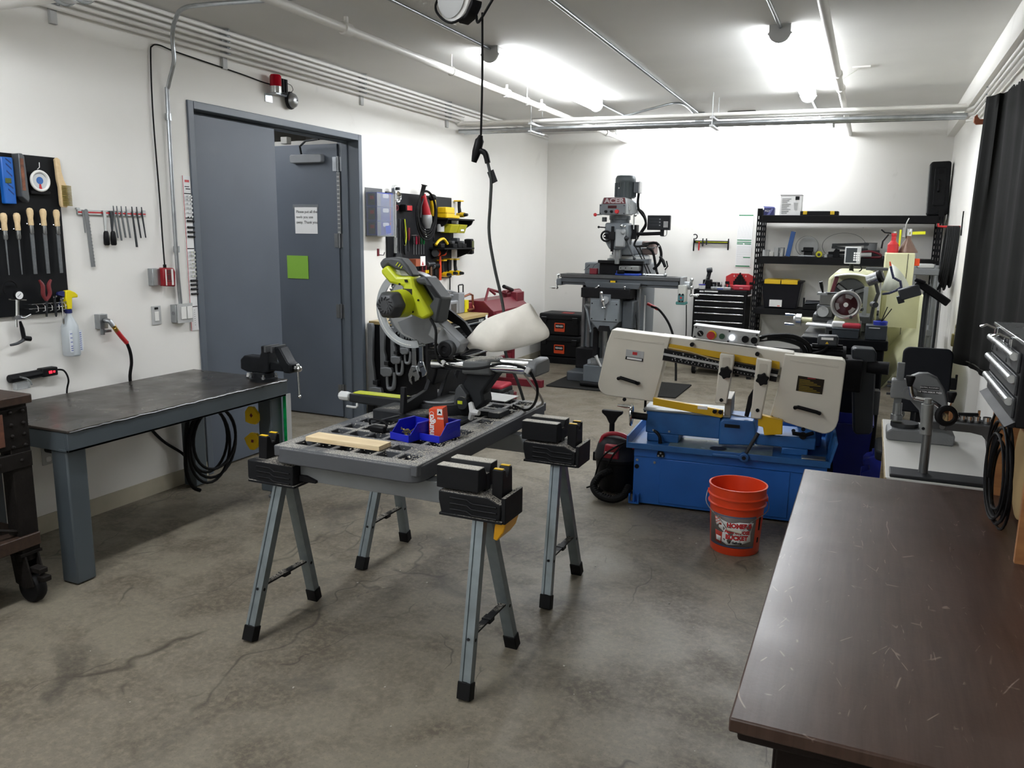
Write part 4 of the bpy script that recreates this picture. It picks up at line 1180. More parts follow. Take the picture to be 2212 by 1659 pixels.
def pipewrench(label, x, ztop, zb, s):
    t = thing('pipe_wrench', label, 'pipe wrench', (x, 1.95, zb), group='pipe wrenches')
    y0, y1 = 1.93 - .008 * s, 1.95 + .008 * s
    w_ = .026 * s
    B().prism([(x - w_ * .6, ztop), (x + w_ * .8, ztop), (x + w_, ztop - .03), (x + w_ * .7, (ztop + zb) / 2), (x + w_ * 1.2, zb + .15 * s), (x + w_ * 1.6, zb + .02 * s), (x - w_ * .6, zb + .02 * s)], 'y', y0, y1).o('handle', PW, t, .006)
    B().prism([(x - w_ * .6, zb + .06 * s), (x - w_ * .6, zb + .01), (x + w_ * .5, zb - .01 * s), (x + w_ * 3, zb), (x + w_ * 3.6, zb + .03 * s), (x + w_ * 3.2, zb + .065 * s), (x + w_ * 1.4, zb + .07 * s)], 'y', y0 - .004, y1 + .004).o('heel_jaw', PW, t, .008)
    B().tube([(x + w_ * 1.4, 1.94, zb + .1 * s), (x + w_ * 1.5, 1.94, zb - .07 * s), (x + w_ * 2.2, 1.94, zb - .1 * s), (x + w_ * 3.6, 1.94, zb - .09 * s), (x + w_ * 4, 1.94, zb - .02 * s), (x + w_ * 3.9, 1.94, zb + .03 * s)], [.012 * s, .012 * s, .018 * s, .018 * s, .014 * s, .012 * s], 8, 3).o('hook_jaw', PW, t)
    B().box(x + w_ * .9, x + w_ * 2.3, y0 - .006, y1 + .006, zb + .085 * s, zb + .115 * s).o('adjust_nut', DSTEEL, t, .003)


pipewrench('largest pipe wrench on the chest end, at far left', .06, .88, .22, 1.3)
pipewrench('second largest pipe wrench hanging on the chest end', .185, .87, .42, 1.15)
pipewrench('third pipe wrench hanging on the chest end', .29, .86, .54, .95)
pipewrench('smallest pipe wrench hanging on the chest end', .385, .85, .63, .8)
for k, (x, zb, m_, nm) in enumerate(((.505, .38, SILV, 'grey'), (.565, .42, CHROME, 'polished'))):
    t = thing('adjustable_wrench', nm + ' adjustable wrench hanging jaws down on the chest end', 'wrench', (x, 1.95, zb))
    yo = .021 * k
    B().prism([(x - .018, .88), (x + .018, .88), (x + .022, zb + .13), (x - .022, zb + .13)], 'y', 1.937 + yo, 1.951 + yo).o('handle', m_, t, .004)
    B().prism([(x - .025, zb + .15), (x - .06, zb + .07), (x - .05, zb + .01), (x - .02, zb - .02), (x - .03, zb + .04), (x - .02, zb + .06), (x + .005, zb + .055), (x + .01, zb + .01), (x + .045, zb + .03), (x + .055, zb + .06), (x + .04, zb + .1), (x + .025, zb + .15)], 'y', 1.935 + yo, 1.953 + yo).o('jaw', m_, t, .004)
    B().cyl((x - .005, 1.936 + yo, zb + .1), (x + .03, 1.936 + yo, zb + .115), .008, n=10).o('worm_screw', DSTEEL, t)
# portable spot welder
t = thing('spot_welder', 'grey portable spot welder with copper arms on the tool chest', 'spot welder', (.3, 3.05, .895))
B().box(.27, .4, 2.78, 2.99, .895, 1.03).o('body', M('welder_grey', '85878a', .4), t, .012)
B().box(.26, .41, 2.97, 3.09, .895, 1.1).o('head', MATS['welder_grey'], t, .01)
B().tube([(.335, 2.85, 1.03), (.335, 2.83, 1.08), (.335, 2.95, 1.075), (.335, 3.0, 1.06)], .014, 10, 3).o('grip', MATS['welder_grey'], t)
B().tube([(.335, 2.82, 1.13), (.335, 2.92, 1.12), (.335, 3.05, 1.095)], .009, 8).o('lever', MATS['welder_grey'], t)
B().tube([(.38, 3.02, 1.04), (.38, 3.01, 1.17), (.38, 3.03, 1.175), (.38, 3.1, 1.175), (.38, 3.11, 1.17), (.38, 3.11, 1.06)], .007, 8).o('carry_handle', BLACK, t)
B().box(.401, .403, 2.82, 2.93, .91, 1.0).o('label', M('label_dark', '4c4a48', .5, var=.3, vs=60), t)
B().box(.4105, .413, 3.09, 3.17, .9, 1.02).box(.34, .41, 3.09, 3.17, .9, 1.02).o('warning_plate', M('warn_yellow', 'd9cb1e', .45), t)
B().tube([(.38, 3.1, 1.05), (.4, 3.22, 1.075), (.4, 3.28, 1.06), (.4, 3.29, .96)], .012, 8).tube([(.42, 3.14, .92), (.42, 3.27, .92), (.4, 3.29, .955)], .012, 8).o('copper_arm', M('copper', '8e5a45', .35, .8), t)
B().box(.25, .4, 3.18, 3.28, .897, .99).o('clamp_block', DRED, t, .01)
# red sheet metal brake
t = thing('sheet_metal_brake', 'dark red box and pan brake on a stand beside the tool chest', 'brake', (.45, 3.8, 0))
B().prism([(.3, .86), (.62, .82), (.62, .9), (.5, 1.0), (.3, 1.0)], 'y', 3.33, 4.24).o('bed', DRED, t, .006)
B().box(.6, .635, 3.36, 4.22, .83, .88).o('folding_leaf', DRED, t, .004)
B().tube([(.5, 3.36, .98), (.45, 3.55, 1.11), (.48, 3.65, 1.05)], .014, 8).tube([(.45, 3.55, 1.11), (.45, 4.0, 1.03)], .014, 8).o('truss', DRED, t)
B().cyl((.42, 4.0, 1.02), (.5, 4.25, 1.03), .05, n=16).box(.4, .56, 4.05, 4.25, .9, 1.05).o('hinge_block', DRED, t, .008)
B().cyl((.48, 4.1, 1.07), (.55, 3.72, 1.13), .018, .02, 10).o('lever_grip', BLACK, t)
B().prism([(3.62, .955), (3.68, .955), (3.65, .925)], 'x', .56, .565).o('badge', LGREY, t)
for y in (3.36, 4.12):
    B().box(.42, .5, y - .03, y + .03, .08, .86).o('leg', DRED, t, .004)
    B().box(.2, .86, y - .035, y + .035, 0, .08).o('foot', DRED, t, .004)
B().box(.44, .48, 3.36, 4.12, .3, .36).o('cross_bar', DRED, t)
t = thing('tool_bag', 'red and black tool bag on the floor beside the brake', 'bag', (.75, 3.17, 0))
B().box(.65, .86, 3.02, 3.31, .0, .17).o('body', BLACK, t, .03)
B().box(.66, .85, 3.03, 3.3, .15, .2).o('lid', M('bag_red', '9a1c30', .5), t, .02)
B().prism(rr(3.05, 3.15, .03, .12, .01, 3), 'x', .86, .875).prism(rr(3.18, 3.28, .03, .12, .01, 3), 'x', .86, .875).o('pocket', DGREY, t)
# ------------------------------------------------------------------ sawhorses, pallet top, mitre saw and what lies there
HEADM = m_dust('sawhorse_black', '16171a', 'b5afa4', .40, .5)
DUSTB = m_dust('dusty_black', '16171a', 'cfcabf', .2, .4, .6, 7., (.3, .44))
LEGM = M('zinc_leg', '7d868b', .38, .7, var=.12, vs=18)


def sawhorse(label, yc, latch):
    t = thing('sawhorse', label, 'sawhorse', (2.37, yc, 0), group='folding sawhorses', local=True)
    B().box(-.42, .42, -.035, .035, .665, .747).o('beam', MGREY, t, .003)
    for s in (-1, 1):
        a0, a1 = (.32, .575) if s > 0 else (-.59, -.355)
        B().prism([(a0, .735), (a0, .70), (a0 + .012, .645), (a1 - .01, .645), (a1, .665), (a1, .71), (a1 - .05, .735)] if s > 0 else [(a0, .735), (a0, .66), (a0 + .01, .645), (a1, .645), (a1, .735)], 'y', -.085, .085).o('head_body', HEADM, t, .005)
        for i in range(3):
            z = .715 - i * .022
            pp = [(a0 + .05, -.088, z), (a0 + .12, -.088, z), (a0 + .14, -.088, z - .012), (a1 - .015, -.088, z - .012)]
            B().tube(pp, .003, 6).tube([(p[0], -p[1], p[2]) for p in pp], .003, 6).o('rib', BLACK, t)
        B().box(a0 + .005, a1 + .008, -.09, .09, .642, .652).o('base_flange', HEADM, t, .002)
        if s > 0:
            for q in (-1, 1):
                B().prism([(q * .012, .745), (q * .082, .745), (q * .082, .832), (q * .03, .832), (q * .012, .80)], 'x', .31, .485).o('support_block', DUSTB, t, .004)
            B().box(.31, .485, -.02, .02, .735, .80).o('block_core', HEADM, t)
            B().box(.575, .592, -.08, .08, .64, .74).o('end_flange', HEADM, t, .003)
        x0 = .52 if s > 0 else -.565
        B().prism([(-.045, .72), (.045, .72), (.04, .83), (.02, .83), (.008, .80), (-.008, .80), (-.02, .83), (-.04, .83)], 'x', x0, x0 + .045).o('clamp_tower', BLACK, t, .004)
        B().box(x0 + .005, x0 + .04, -.037, -.022, .8305, .833).box(x0 + .005, x0 + .04, .022, .037, .8305, .833).o('yellow_pad', YELLOW, t)
        lx0, lx1 = s * .465, s * .50
        for q in (-1, 1):
            top, bot = V((lx0, q * .022, .655)), V((lx1, q * .205, .035))
            d = (bot - top).normalized()
            sx = V((1, 0, 0))
            sy = d.cross(sx).normalized()
            prof = [(-.023, -.017), (-.011, -.017), (-.009, -.012), (.009, -.012), (.011, -.017), (.023, -.017), (.023, .017), (-.023, .017)]
            b = B()
            b.add([p + sx * u + sy * (w_ * q) for p in (top, bot) for u, w_ in prof], [tuple(range(8)), tuple(range(8, 16))] + [(i, (i + 1) % 8, 8 + (i + 1) % 8, 8 + i) for i in range(8)])
            lg = b.o('leg', LEGM, t)
            e = top + d * ((top - bot).length * .72)
            B().cyl(e - sx * .0235 + sy * 0, e - sx * .0225, .007, n=10).cyl(e + sx * .0225, e + sx * .0235, .007, n=10).cyl(e - sy * (q * .0175), e - sy * (q * .0165), .006, n=10).o('hole', INK, lg)
            f0, f1 = bot - d * .03, bot + d * .033
            b = B()
            b.add([p + sx * u + sy * w_ for p in (f0, f1) for u, w_ in ((-.027, -.021), (.027, -.021), (.027, .021), (-.027, .021))], [(0, 1, 2, 3), (4, 5, 6, 7), (0, 1, 5, 4), (1, 2, 6, 5), (2, 3, 7, 6), (3, 0, 4, 7)])
            b.o('foot_cap', RUBBER, lg, .003)
        zz_ = .22
        yy = .022 + (.655 - zz_) / .62 * .183
        xs = lx0 + (lx1 - lx0) * (.655 - zz_) / .62
        B().box(xs - .014, xs + .014, -yy, -.005, zz_ - .004, zz_ + .004).box(xs - .014, xs + .014, .005, yy, zz_ - .004, zz_ + .004).box(xs - .018, xs + .018, -.02, .02, zz_ - .012, zz_ + .006).o('folding_brace', HEADM, t)
    if latch:
        B().prism([(.55, .66), (.585, .67), (.592, .655), (.575, .6), (.55, .565), (.535, .57), (.54, .62)], 'y', -.06, .06).o('latch_flap', M('latch_yellow', 'd99c10', .4), t, .004)
        B().prism([(-.35, .69), (-.32, .69), (-.27, .675), (-.27, .665), (-.35, .665)], 'y', -.05, -.01).o('latch_rest', BLACK, t)
    return t


sawhorse('folding sawhorse under the near end of the table, with a yellow latch', -1.45, True)
sawhorse('folding sawhorse under the far end of the table', -.65, False)
# pallet used as a table top
PAL = m_dust('pallet_grey', '55575b', 'b5b1a8', .36, .56, .5, 4., (.38, .54))
t = thing('pallet_tabletop', 'dark grey plastic pallet laid on the sawhorses as a table', 'pallet', (2.275, -.9, .747))
x0, x1, y0, y1 = 1.94, 2.612, -1.555, -.25
xs, ys, hx, hy = [x0, x0 + .055], [y0, y0 + .06], set(), set()
for i in range(6):
    hx.add(len(xs) - 1)
    xs += [xs[-1] + .077, xs[-1] + .077 + .02]
xs = xs[:-1] + [x1]
for j in range(11):
    hy.add(len(ys) - 1)
    ys += [ys[-1] + .08, ys[-1] + .08 + (.024 if j % 2 == 0 else .04)]
ys = ys[:-1] + [y1]
solid = {(7, 9), (5, 9), (3, 11)}
B().plate(xs, ys, lambda i, j: i in hx and j in hy and (i, j) not in ((hx and (11, 3)), (11, 11), (1, 11)), .776, .822).o('slotted_deck', PAL, t, .006)
sk = rr(x0 - .004, x1 + .004, y0 - .004, y1 + .004, .05)
inn = rr(x0 + .03, x1 - .03, y0 + .03, y1 - .03, .03)
b = B()
n = len(sk)
b.add([(p[0], p[1], z) for z in (.75, .816) for p in sk] + [(p[0], p[1], z) for z in (.75, .816) for p in inn], [(i, (i + 1) % n, n + (i + 1) % n, n + i) for i in range(n)] + [(2 * n + i, 2 * n + (i + 1) % n, 3 * n + (i + 1) % n, 3 * n + i) for i in range(n)] + [(i, (i + 1) % n, 2 * n + (i + 1) % n, 2 * n + i) for i in range(n)] + [(n + i, n + (i + 1) % n, 3 * n + (i + 1) % n, 3 * n + i) for i in range(n)])
b.o('skirt', PAL, t, .006)
B().box(x0 + .02, x1 - .02, y0 + .02, y1 - .02, .7505, .756).o('underside', BLACK, t)
for y in (-1.3, -.9, -.5):
    B().box(x0 + .03, x1 - .03, y - .012, y + .012, .756, .777).o('rib', PAL, t)
# dust and chips on the table
b = B()
for i in range(900):
    u = random.random()
    x = 2.55 + random.gauss(0, .03) if u < .6 else random.uniform(1.97, 2.58)
    y = random.uniform(-1.52, -.3)
    if x > 2.6 or x < 1.95:
        continue
    r = random.uniform(.0015, .004)
    b.ob((x, y, .8225), (r * 2.4, r, r * .5), rz=random.uniform(0, 3))
b.o('sawdust', M('chip_grey', 'b9b4a8', .8), None, 0, 'pale sawdust and chips scattered on the pallet table', 'sawdust', kind='stuff')
B().box(2.018, 2.376, -1.45, -1.362, .8235, .8425).o('wood_board', m_wood('pine', 'd8bf94', 'ead7b2', (2, 18, 18)), None, .001, 'short pine board lying on the near end of the pallet table', 'board')
# blue bins with screws
BINM = M('bin_blue', '1a24b0', .3, var=.06)


def bluebin(label, x, y, rz):
    t = thing('parts_bin', label, 'bin', (x, y, .8235), rz, 'blue stacking bins', True)
    wd, L, h, th = .052, .15, .072, .003
    B().box(-wd, wd, -L / 2, L / 2, 0, th).o('base', BINM, t)
    for s in (-1, 1):
        B().prism([(-L / 2, 0), (L / 2, 0), (L / 2, h), (-L / 2 + .055, h), (-L / 2 + .012, .03), (-L / 2, .03)], 'x', s * wd - th / 2, s * wd + th / 2).o('side', BINM, t, .001)
        B().box(s * wd - .006, s * wd + .006, -L / 2 + .055, L / 2, h - .004, h + .001).o('rim', BINM, t, .001)
        for z in (.028, .045):
            B().box(s * (wd + .001) - .002, s * (wd + .001) + .002, -.01, L / 2 - .02, z, z + .003).o('rib', BINM, t)
    B().box(-wd, wd, L / 2 - th, L / 2, 0, h).o('back', BINM, t, .001)
    B().box(-wd, wd, -L / 2, -L / 2 + th, 0, .03).o('front_lip', BINM, t, .001)
    return t


bluebin('blue stacking bin holding loose screws on the pallet table', 2.375, -1.20, -.22)
bluebin('blue stacking bin holding the orange carton', 2.485, -1.155, -.13)
SCR = M('zinc_yellow', 'a99d58', .35, .8, var=.1)
for i in range(14):
    a, l_ = random.uniform(0, 6.28), random.uniform(.03, .05)
    p = V((2.375 + random.uniform(-.03, .02), -1.215 + random.uniform(-.035, .03), .832 + random.uniform(0, .014)))
    d = V((math.cos(a) * .8, math.sin(a) * .8, random.uniform(.1, .9))).normalized()
    B().lathe([(.0005, 0), (.0019, .008), (.0019, l_ - .004), (.004, l_), (0, l_)], p, d, 7).o('screw', SCR, None, 0, 'loose brass coloured screw in the open blue bin', 'screw', 'loose screws in the blue bin')
t = thing('fastener_carton', 'orange carton of fasteners standing in the blue bin', 'carton', (2.475, -1.14, .827), .2, None, True)
CT = M('carton_orange', 'd9481c', .5, var=.04)
B().add([(-.036, -.03, 0), (.036, -.03, 0), (.036, .03, 0), (-.036, .03, 0), (-.036, -.03, .122), (.024, -.03, .128), (.024, .03, .128), (-.036, .03, .12)], [(0, 1, 2, 3), (4, 5, 6, 7), (0, 1, 5, 4), (1, 2, 6, 5), (2, 3, 7, 6), (3, 0, 4, 7)]).o('box', CT, t, .001)
text('mungo', .036, PAPER, t, fr((-.026, -.0305, .05), (0, 0, 1), (-1, 0, 0)), bold=.0012)
B().tor((-.024, -.0305, .102), (0, 1, 0), .009, .001, 16, 5).o('round_mark', PAPER, t)
B().box(.0, .022, -.0308, -.0302, .098, .124).o('white_label', PAPER, t)
B().prism([(.004, .105), (.018, .105), (.011, .118)], 'y', -.0312, -.0308).o('label_mark', INK, t)
for i in range(4):
    B().box(.002 + i * .007, .006 + i * .007, -.0308, -.0302, .08, .088).o('mark', PAPER, t)
B().ob((2.33, -.29, .828), (.2, .14, .006), rz=.06, rx=.03).ob((2.35, -.3, .834), (.19, .14, .002), rz=-.12, rx=.05).o('manual', PAPER, None, 0, 'open white paper manual on the far end of the pallet table', 'manual')
# small black hold-down clamp of the saw, lying on the table
t = thing('hold_down_clamp', 'black hold down clamp lying left of the blue bins', 'clamp', (2.2, -1.15, .823))
B().box(2.16, 2.235, -1.2, -1.165, .823, .85).o('body', BLACK, t, .006)
B().tube([(2.155, -1.18, .85), (2.15, -1.18, .866), (2.165, -1.18, .876), (2.225, -1.18, .87), (2.24, -1.18, .85)], .005, 8, 3).o('handle', BLACK, t)
B().cyl((2.235, -1.18, .835), (2.3, -1.02, .85), .005).cyl((2.165, -1.18, .86), (2.22, -1.05, .87), .005).o('rod', DGREY, t)

# ------------------------------------------------------------------ sliding mitre saw
t = thing('mitre_saw', 'lime green and grey sliding mitre saw on the pallet table', 'mitre saw', (2.25, -.72, .823))
SB = m_dust('saw_base_grey', '26282b', 'a9a498', .5, .64)
B().box(2.045, 2.33, -1.0, -.43, .823, .873).o('base', SB, t, .006)
B().box(2.33, 2.46, -.92, -.80, .823, .84).box(2.36, 2.54, -.69, -.63, .823, .845).box(2.5, 2.56, -.72, -.6, .823, .85).o('rear_foot', SB, t, .004)
B().lathe([(0, 0), (.165, 0), (.17, .01), (.17, .045), (.165, .06), (0, .06)], (2.25, -.71, .83), (0, 0, 1), 36).o('turntable', SB, t)
B().prism([(1.775, .843), (2.1, .83), (2.1, .888), (1.775, .888)], 'y', -.805, -.72).o('mitre_arm', SB, t, .008)
B().prism(rr(1.79, 2.09, -.795, -.73, .012, 3), 'z', .888, .8905).o('scale_strip', LIME, t)
B().lathe([(.012, 0), (.012, .03), (.021, .034), (.024, .045), (.024, .085), (.016, .095), (0, .095)], (1.785, -.762, .862), (-1, 0, 0), 8).o('front_knob', M('pale_grey', 'c9cbcb', .4), t, .002)
B().tube([(1.82, -.80, .838), (1.83, -.82, .825), (1.78, -.83, .828)], .006, 8, 3).o('detent_lever', LGREY, t)
# fence halves
FN = M('fence_black', '232427', .5, .2)
B().prism([(-1.015, .873), (-.70, .873), (-.705, .96), (-.735, 1.0), (-.76, .995), (-.80, .945), (-.98, .918), (-.985, .99), (-1.005, .992)], 'x', 2.2, 2.222).o('left_fence', FN, t, .003)
B().prism([(-.67, .885), (-.40, .885), (-.41, .97), (-.45, 1.01), (-.5, .95), (-.55, 1.01), (-.6, .985), (-.665, .9)], 'x', 2.2, 2.222).o('right_fence', FN, t, .003)
for y, h in ((-.93, .035), (-.88, .05), (-.83, .028)):
    B().cyl((2.17, y, .873), (2.17, y, .873 + h), .012, n=12).o('fence_post', BLACK, t)
B().tor((2.25, -.71, .895), (0, 0, 1), .13, .006, 30, 6).o('scale_ring', MGREY, t)
# rear column, rails and carriage
B().prism([(2.37, .88), (2.46, .86), (2.5, .9), (2.49, .95), (2.56, 1.045), (2.56, 1.085), (2.415, 1.085), (2.4, 1.0), (2.375, .955)], 'y', -.76, -.66).o('column', SB, t, .012)
B().lathe([(0, 0), (.032, 0), (.036, .015), (.03, .04), (0, .04)], (2.405, -.765, .9), (0, -1, 0), 20).o('bevel_hub', SB, t)
B().prism([(2.36, .885), (2.42, .88), (2.43, .94), (2.39, .985), (2.37, .96)], 'y', -.80, -.77).o('bevel_scale', DGREY, t, .004)
B().box(2.385, 2.41, -.806, -.8, .895, .91).o('bevel_marker', LIME, t)
B().cyl((2.455, -.80, .9), (2.525, -.93, .9), .011).o('bevel_rod', LGREY, t)
for a in (0, 2.09, 4.19):
    B().tube([(2.535, -.945, .9), (2.535 + .036 * math.cos(a), -.94 - .015 * math.cos(a), .9 + .042 * math.sin(a))], [.016, .011], 8).o('bevel_knob_wing', LGREY, t)
for y, z in ((-.77, 1.068), (-.66, 1.073)):
    B().cyl((2.235, y, z), (2.74, y, z + .012), .024, n=20).o('slide_rail', CHROME, t)
B().prism([(2.4, 1.035), (2.405, 1.1), (2.54, 1.108), (2.555, 1.04)], 'y', -.80, -.63).o('carriage', m_dust('carriage_dusty', '5d5f60', 'c4bfb4', .35, .5, .5, 9), t, .012)
B().prism([(-.805, 1.05), (-.63, 1.05), (-.625, 1.1), (-.65, 1.125), (-.78, 1.12), (-.808, 1.1)], 'x', 2.725, 2.775).o('rail_end_cap', M('cap_grey', '6c6e70', .5), t, .01)
B().box(2.23, 2.36, -.80, -.79, 1.1, 1.115).o('slide_lock', BLACK, t, .002)
B().prism([(2.2, 1.14), (2.27, 1.14), (2.255, 1.02), (2.235, .96), (2.2, 1.0)], 'y', -.775, -.65).o('head_bracket', BLACK, t, .01)
# pivot and upper arm
B().cyl((2.315, -.8, 1.145), (2.315, -.64, 1.145), .04, n=24).o('pivot', DGREY, t)
B().lathe([(.035, 0), (.035, .006), (.018, .008), (.012, .002), (0, .002)], (2.315, -.8, 1.145), (0, -1, 0), 20).o('pivot_cap', BLACK, t)
B().prism([(2.225, 1.26), (2.25, 1.275), (2.38, 1.17), (2.35, 1.12), (2.3, 1.13), (2.2, 1.2)], 'y', -.76, -.67).o('upper_arm', M('arm_alu', '8d9093', .4, .5), t, .006)
B().prism([(2.13, 1.345), (2.17, 1.36), (2.33, 1.255), (2.372, 1.2), (2.375, 1.15), (2.345, 1.15), (2.34, 1.19), (2.3, 1.235), (2.15, 1.3)], 'y', -.625, -.605).o('guard_link', BLACK, t)
B().tube([(2.262, -.79, 1.205), (2.285, -.80, 1.24)], [.006, .011], 8).o('lock_pin', LGREY, t)
# blade and guards
cx, cy, cz = 2.088, -.70, 1.317
tp = []
for i in range(60):
    a = 2 * PI * i / 60
    for da, r in ((0, .150), (.028, .159), (.055, .158), (.07, .148)):
        tp.append((cx + r * math.cos(a + da), cz + r * math.sin(a + da)))
B().prism(tp, 'y', cy - .0015, cy + .0015).o('saw_blade', M('blade_steel', '9a9da0', .22, .95, var=.1), t)
B().cyl((cx, cy - .012, cz), (cx, cy + .012, cz), .03).o('arbor_washer', DSTEEL, t)


def ringsec(r0, r1, a0, a1, ya, yb, n=40):
    o = [(cx + r1 * math.cos(a0 + (a1 - a0) * i / n), cz + r1 * math.sin(a0 + (a1 - a0) * i / n)) for i in range(n + 1)]
    o += [(cx + r0 * math.cos(a1 - (a1 - a0) * i / n), cz + r0 * math.sin(a1 - (a1 - a0) * i / n)) for i in range(n + 1)]
    return B().prism(o, 'y', ya, yb)


FROST = M('frosted_guard', 'c6cacc', .3, var=.03, trans=.55)
a0, a1 = math.radians(95), math.radians(285)
ringsec(.182, .19, a0, a1, cy - .03, cy + .03).o('guard_rim', FROST, t)
ringsec(.155, .19, a0, a1, cy - .032, cy - .029).o('guard_face', FROST, t)
for i in range(26):
    a = math.radians(185 + i * 3.4)
    B().ob((cx + .176 * math.cos(a), cy - .033, cz + .176 * math.sin(a)), (.004, .002, .009), ry=-a).o('guard_slot', WHITE, t)
ringsec(.03, .178, math.radians(-75), math.radians(112), cy - .03, cy + .03, 30).o('upper_guard', M('guard_grey', '75787b', .4, .4), t, .004)
B().prism([(2.02, 1.25), (2.05, 1.2), (2.17, 1.15), (2.24, 1.17), (2.24, 1.26), (2.15, 1.3)], 'y', cy - .036, cy - .031).o('blade_cover_plate', M('cover_grey', '6d7073', .4, .5), t, .002)
# body
B().prism([(1.994, 1.501), (2.03, 1.526), (2.085, 1.474), (2.167, 1.477), (2.174, 1.437), (2.266, 1.307), (2.22, 1.281), (2.153, 1.301), (2.108, 1.361), (2.117, 1.43), (2.041, 1.443), (2.001, 1.482)], 'y', -.84, -.745).o('lime_body', LIME, t, .012)
B().prism([(1.982, 1.533), (2.005, 1.557), (2.051, 1.562), (2.103, 1.556), (2.138, 1.523), (2.167, 1.477), (2.145, 1.474), (2.115, 1.5), (2.07, 1.505), (2.035, 1.526), (1.999, 1.501)], 'y', -.832, -.755).o('top_grip', M('grip_grey', '3f4143', .55), t, .014)
B().prism([(2.07, 1.503), (2.112, 1.498), (2.142, 1.476), (2.085, 1.476)], 'y', -.80, -.785).o('trigger', LGREY, t, .004)
B().prism([(2.128, 1.462), (2.142, 1.462), (2.146, 1.45), (2.132, 1.45)], 'y', -.8455, -.84).o('switch', INK, t)
for i in range(3):
    B().ob((2.083 + i * .012, -.834, 1.532 - i * .007), (.004, .002, .02 - i * .003), ry=.7).o('grip_accent', LIME, t)
B().prism([(2.149, 1.458), (2.186, 1.474), (2.218, 1.477), (2.303, 1.381), (2.298, 1.362), (2.275, 1.262), (2.249, 1.275), (2.222, 1.311), (2.236, 1.345), (2.262, 1.376), (2.215, 1.44), (2.19, 1.44)], 'y', -.81, -.7).o('carry_handle', M('housing_grey', '3b3e41', .5), t, .01)
for i in range(4):
    B().ob((2.25 + i * .008, -.811, 1.412 - i * .001), (.003, .002, .075), ry=-.72).o('vent_slot', INK, t)
mo = V((2.115, -.835, 1.352))
ax = V((-.02, -1, 0))
B().lathe([(.066, 0), (.062, .075)], mo, ax, 20).o('motor_can', LIME, t)
B().lathe([(.066, .0), (.068, .01), (.066, .05), (.046, .075), (0, .075)], mo + ax * .075, ax, 6).o('motor_cap', DGREY, t, .008)
B().lathe([(0, 0), (.02, 0), (.02, .003), (0, .003)], mo + ax * .149, ax, 6).o('motor_emblem', DGREY, t)
for i in range(12):
    a = i * PI / 6
    p = mo + ax * .1505 + V((math.cos(a) * .032, 0, math.sin(a) * .032))
    B().ob(p, (.018, .002, .004), ry=-a + .6).o('motor_vent', INK, t)
B().box(2.118, 2.166, -.8425, -.8395, 1.36, 1.42).o('rating_label', M('rating', '2e2d2a', .5, var=.4, vs=90), t)
B().box(2.118, 2.166, -.8428, -.842, 1.352, 1.36).o('orange_strip', M('warn_orange', 'd88a1e', .5), t)
for p in ((2.062, 1.435), (2.17, 1.315), (2.1, 1.44), (2.2, 1.37)):
    B().cyl((p[0], -.844, p[1]), (p[0], -.838, p[1]), .005, n=8).o('body_screw', INK, t)
# dust bag and cords
b = B()
P_ = [(2.312, 1.133, .018), (2.335, 1.143, .024), (2.36, 1.158, .03), (2.39, 1.175, .044), (2.43, 1.19, .068), (2.48, 1.2, .086), (2.54, 1.222, .092), (2.6, 1.243, .092), (2.655, 1.263, .092), (2.695, 1.277, .09), (2.722, 1.287, .084), (2.726, 1.288, .03)]
n = 20
vs = []
for k, (x, z, r) in enumerate(P_):
    dx, dz = (.94, .33)
    for i in range(n):
        a = 2 * PI * i / n
        u, w_ = r * math.sin(a), r * (.75 if k < 8 else .75 - .16 * (k - 7)) * math.cos(a)
        q = 1 + .055 * math.sin(3 * a + k * 1.7) + .045 * math.sin(5 * a + k * 2.6)
        vs.append((x - dz * u * q + .25 * max(0, k - 7) * .03 * (-math.sin(a)), -.63 + w_ * q, z + dx * u * q))
b.add(vs, [tuple(range(n)), tuple(range((len(P_) - 1) * n, len(P_) * n))] + [(k * n + i, k * n + (i + 1) % n, (k + 1) * n + (i + 1) % n, (k + 1) * n + i) for k in range(len(P_) - 1) for i in range(n)])
bag = b.o('dust_bag', M('bag_canvas', 'e9e5db', .85, var=.06, vs=14, bump=.25, bs=26), t, smooth=80)
sm = bag.modifiers.new('sub', 'SUBSURF')
sm.levels = 1
sm.render_levels = 2
B().tube([(2.30, -.66, 1.12), (2.32, -.63, 1.135), (2.35, -.63, 1.15)], [.03, .03, .026], 12).o('dust_port', BLACK, t)
B().tube([(2.252, -.82, 1.285), (2.285, -.83, 1.235), (2.29, -.84, 1.14), (2.32, -.84, 1.085), (2.41, -.82, 1.067), (2.505, -.82, 1.075), (2.609, -.815, 1.102), (2.689, -.815, 1.1), (2.745, -.815, 1.08), (2.777, -.80, 1.022), (2.757, -.74, .955), (2.68, -.6, .875), (2.6, -.5, .828), (2.5, -.42, .826)], .0065, 8, 6).o('power_cord', RUBBER, t)
for p in ((2.325, -.835, 1.085), (2.745, -.825, 1.085)):
    B().ob(p, (.022, .02, .028), ry=.5).o('cord_clip', LGREY, t, .004)
B().tube([(2.68, -.72, 1.055), (2.7, -.68, 1.0), (2.715, -.6, .93), (2.67, -.45, .86), (2.62, -.4, .826)], .006, 8, 5).o('white_cable', M('cable_grey', 'aaa79f', .5), t)
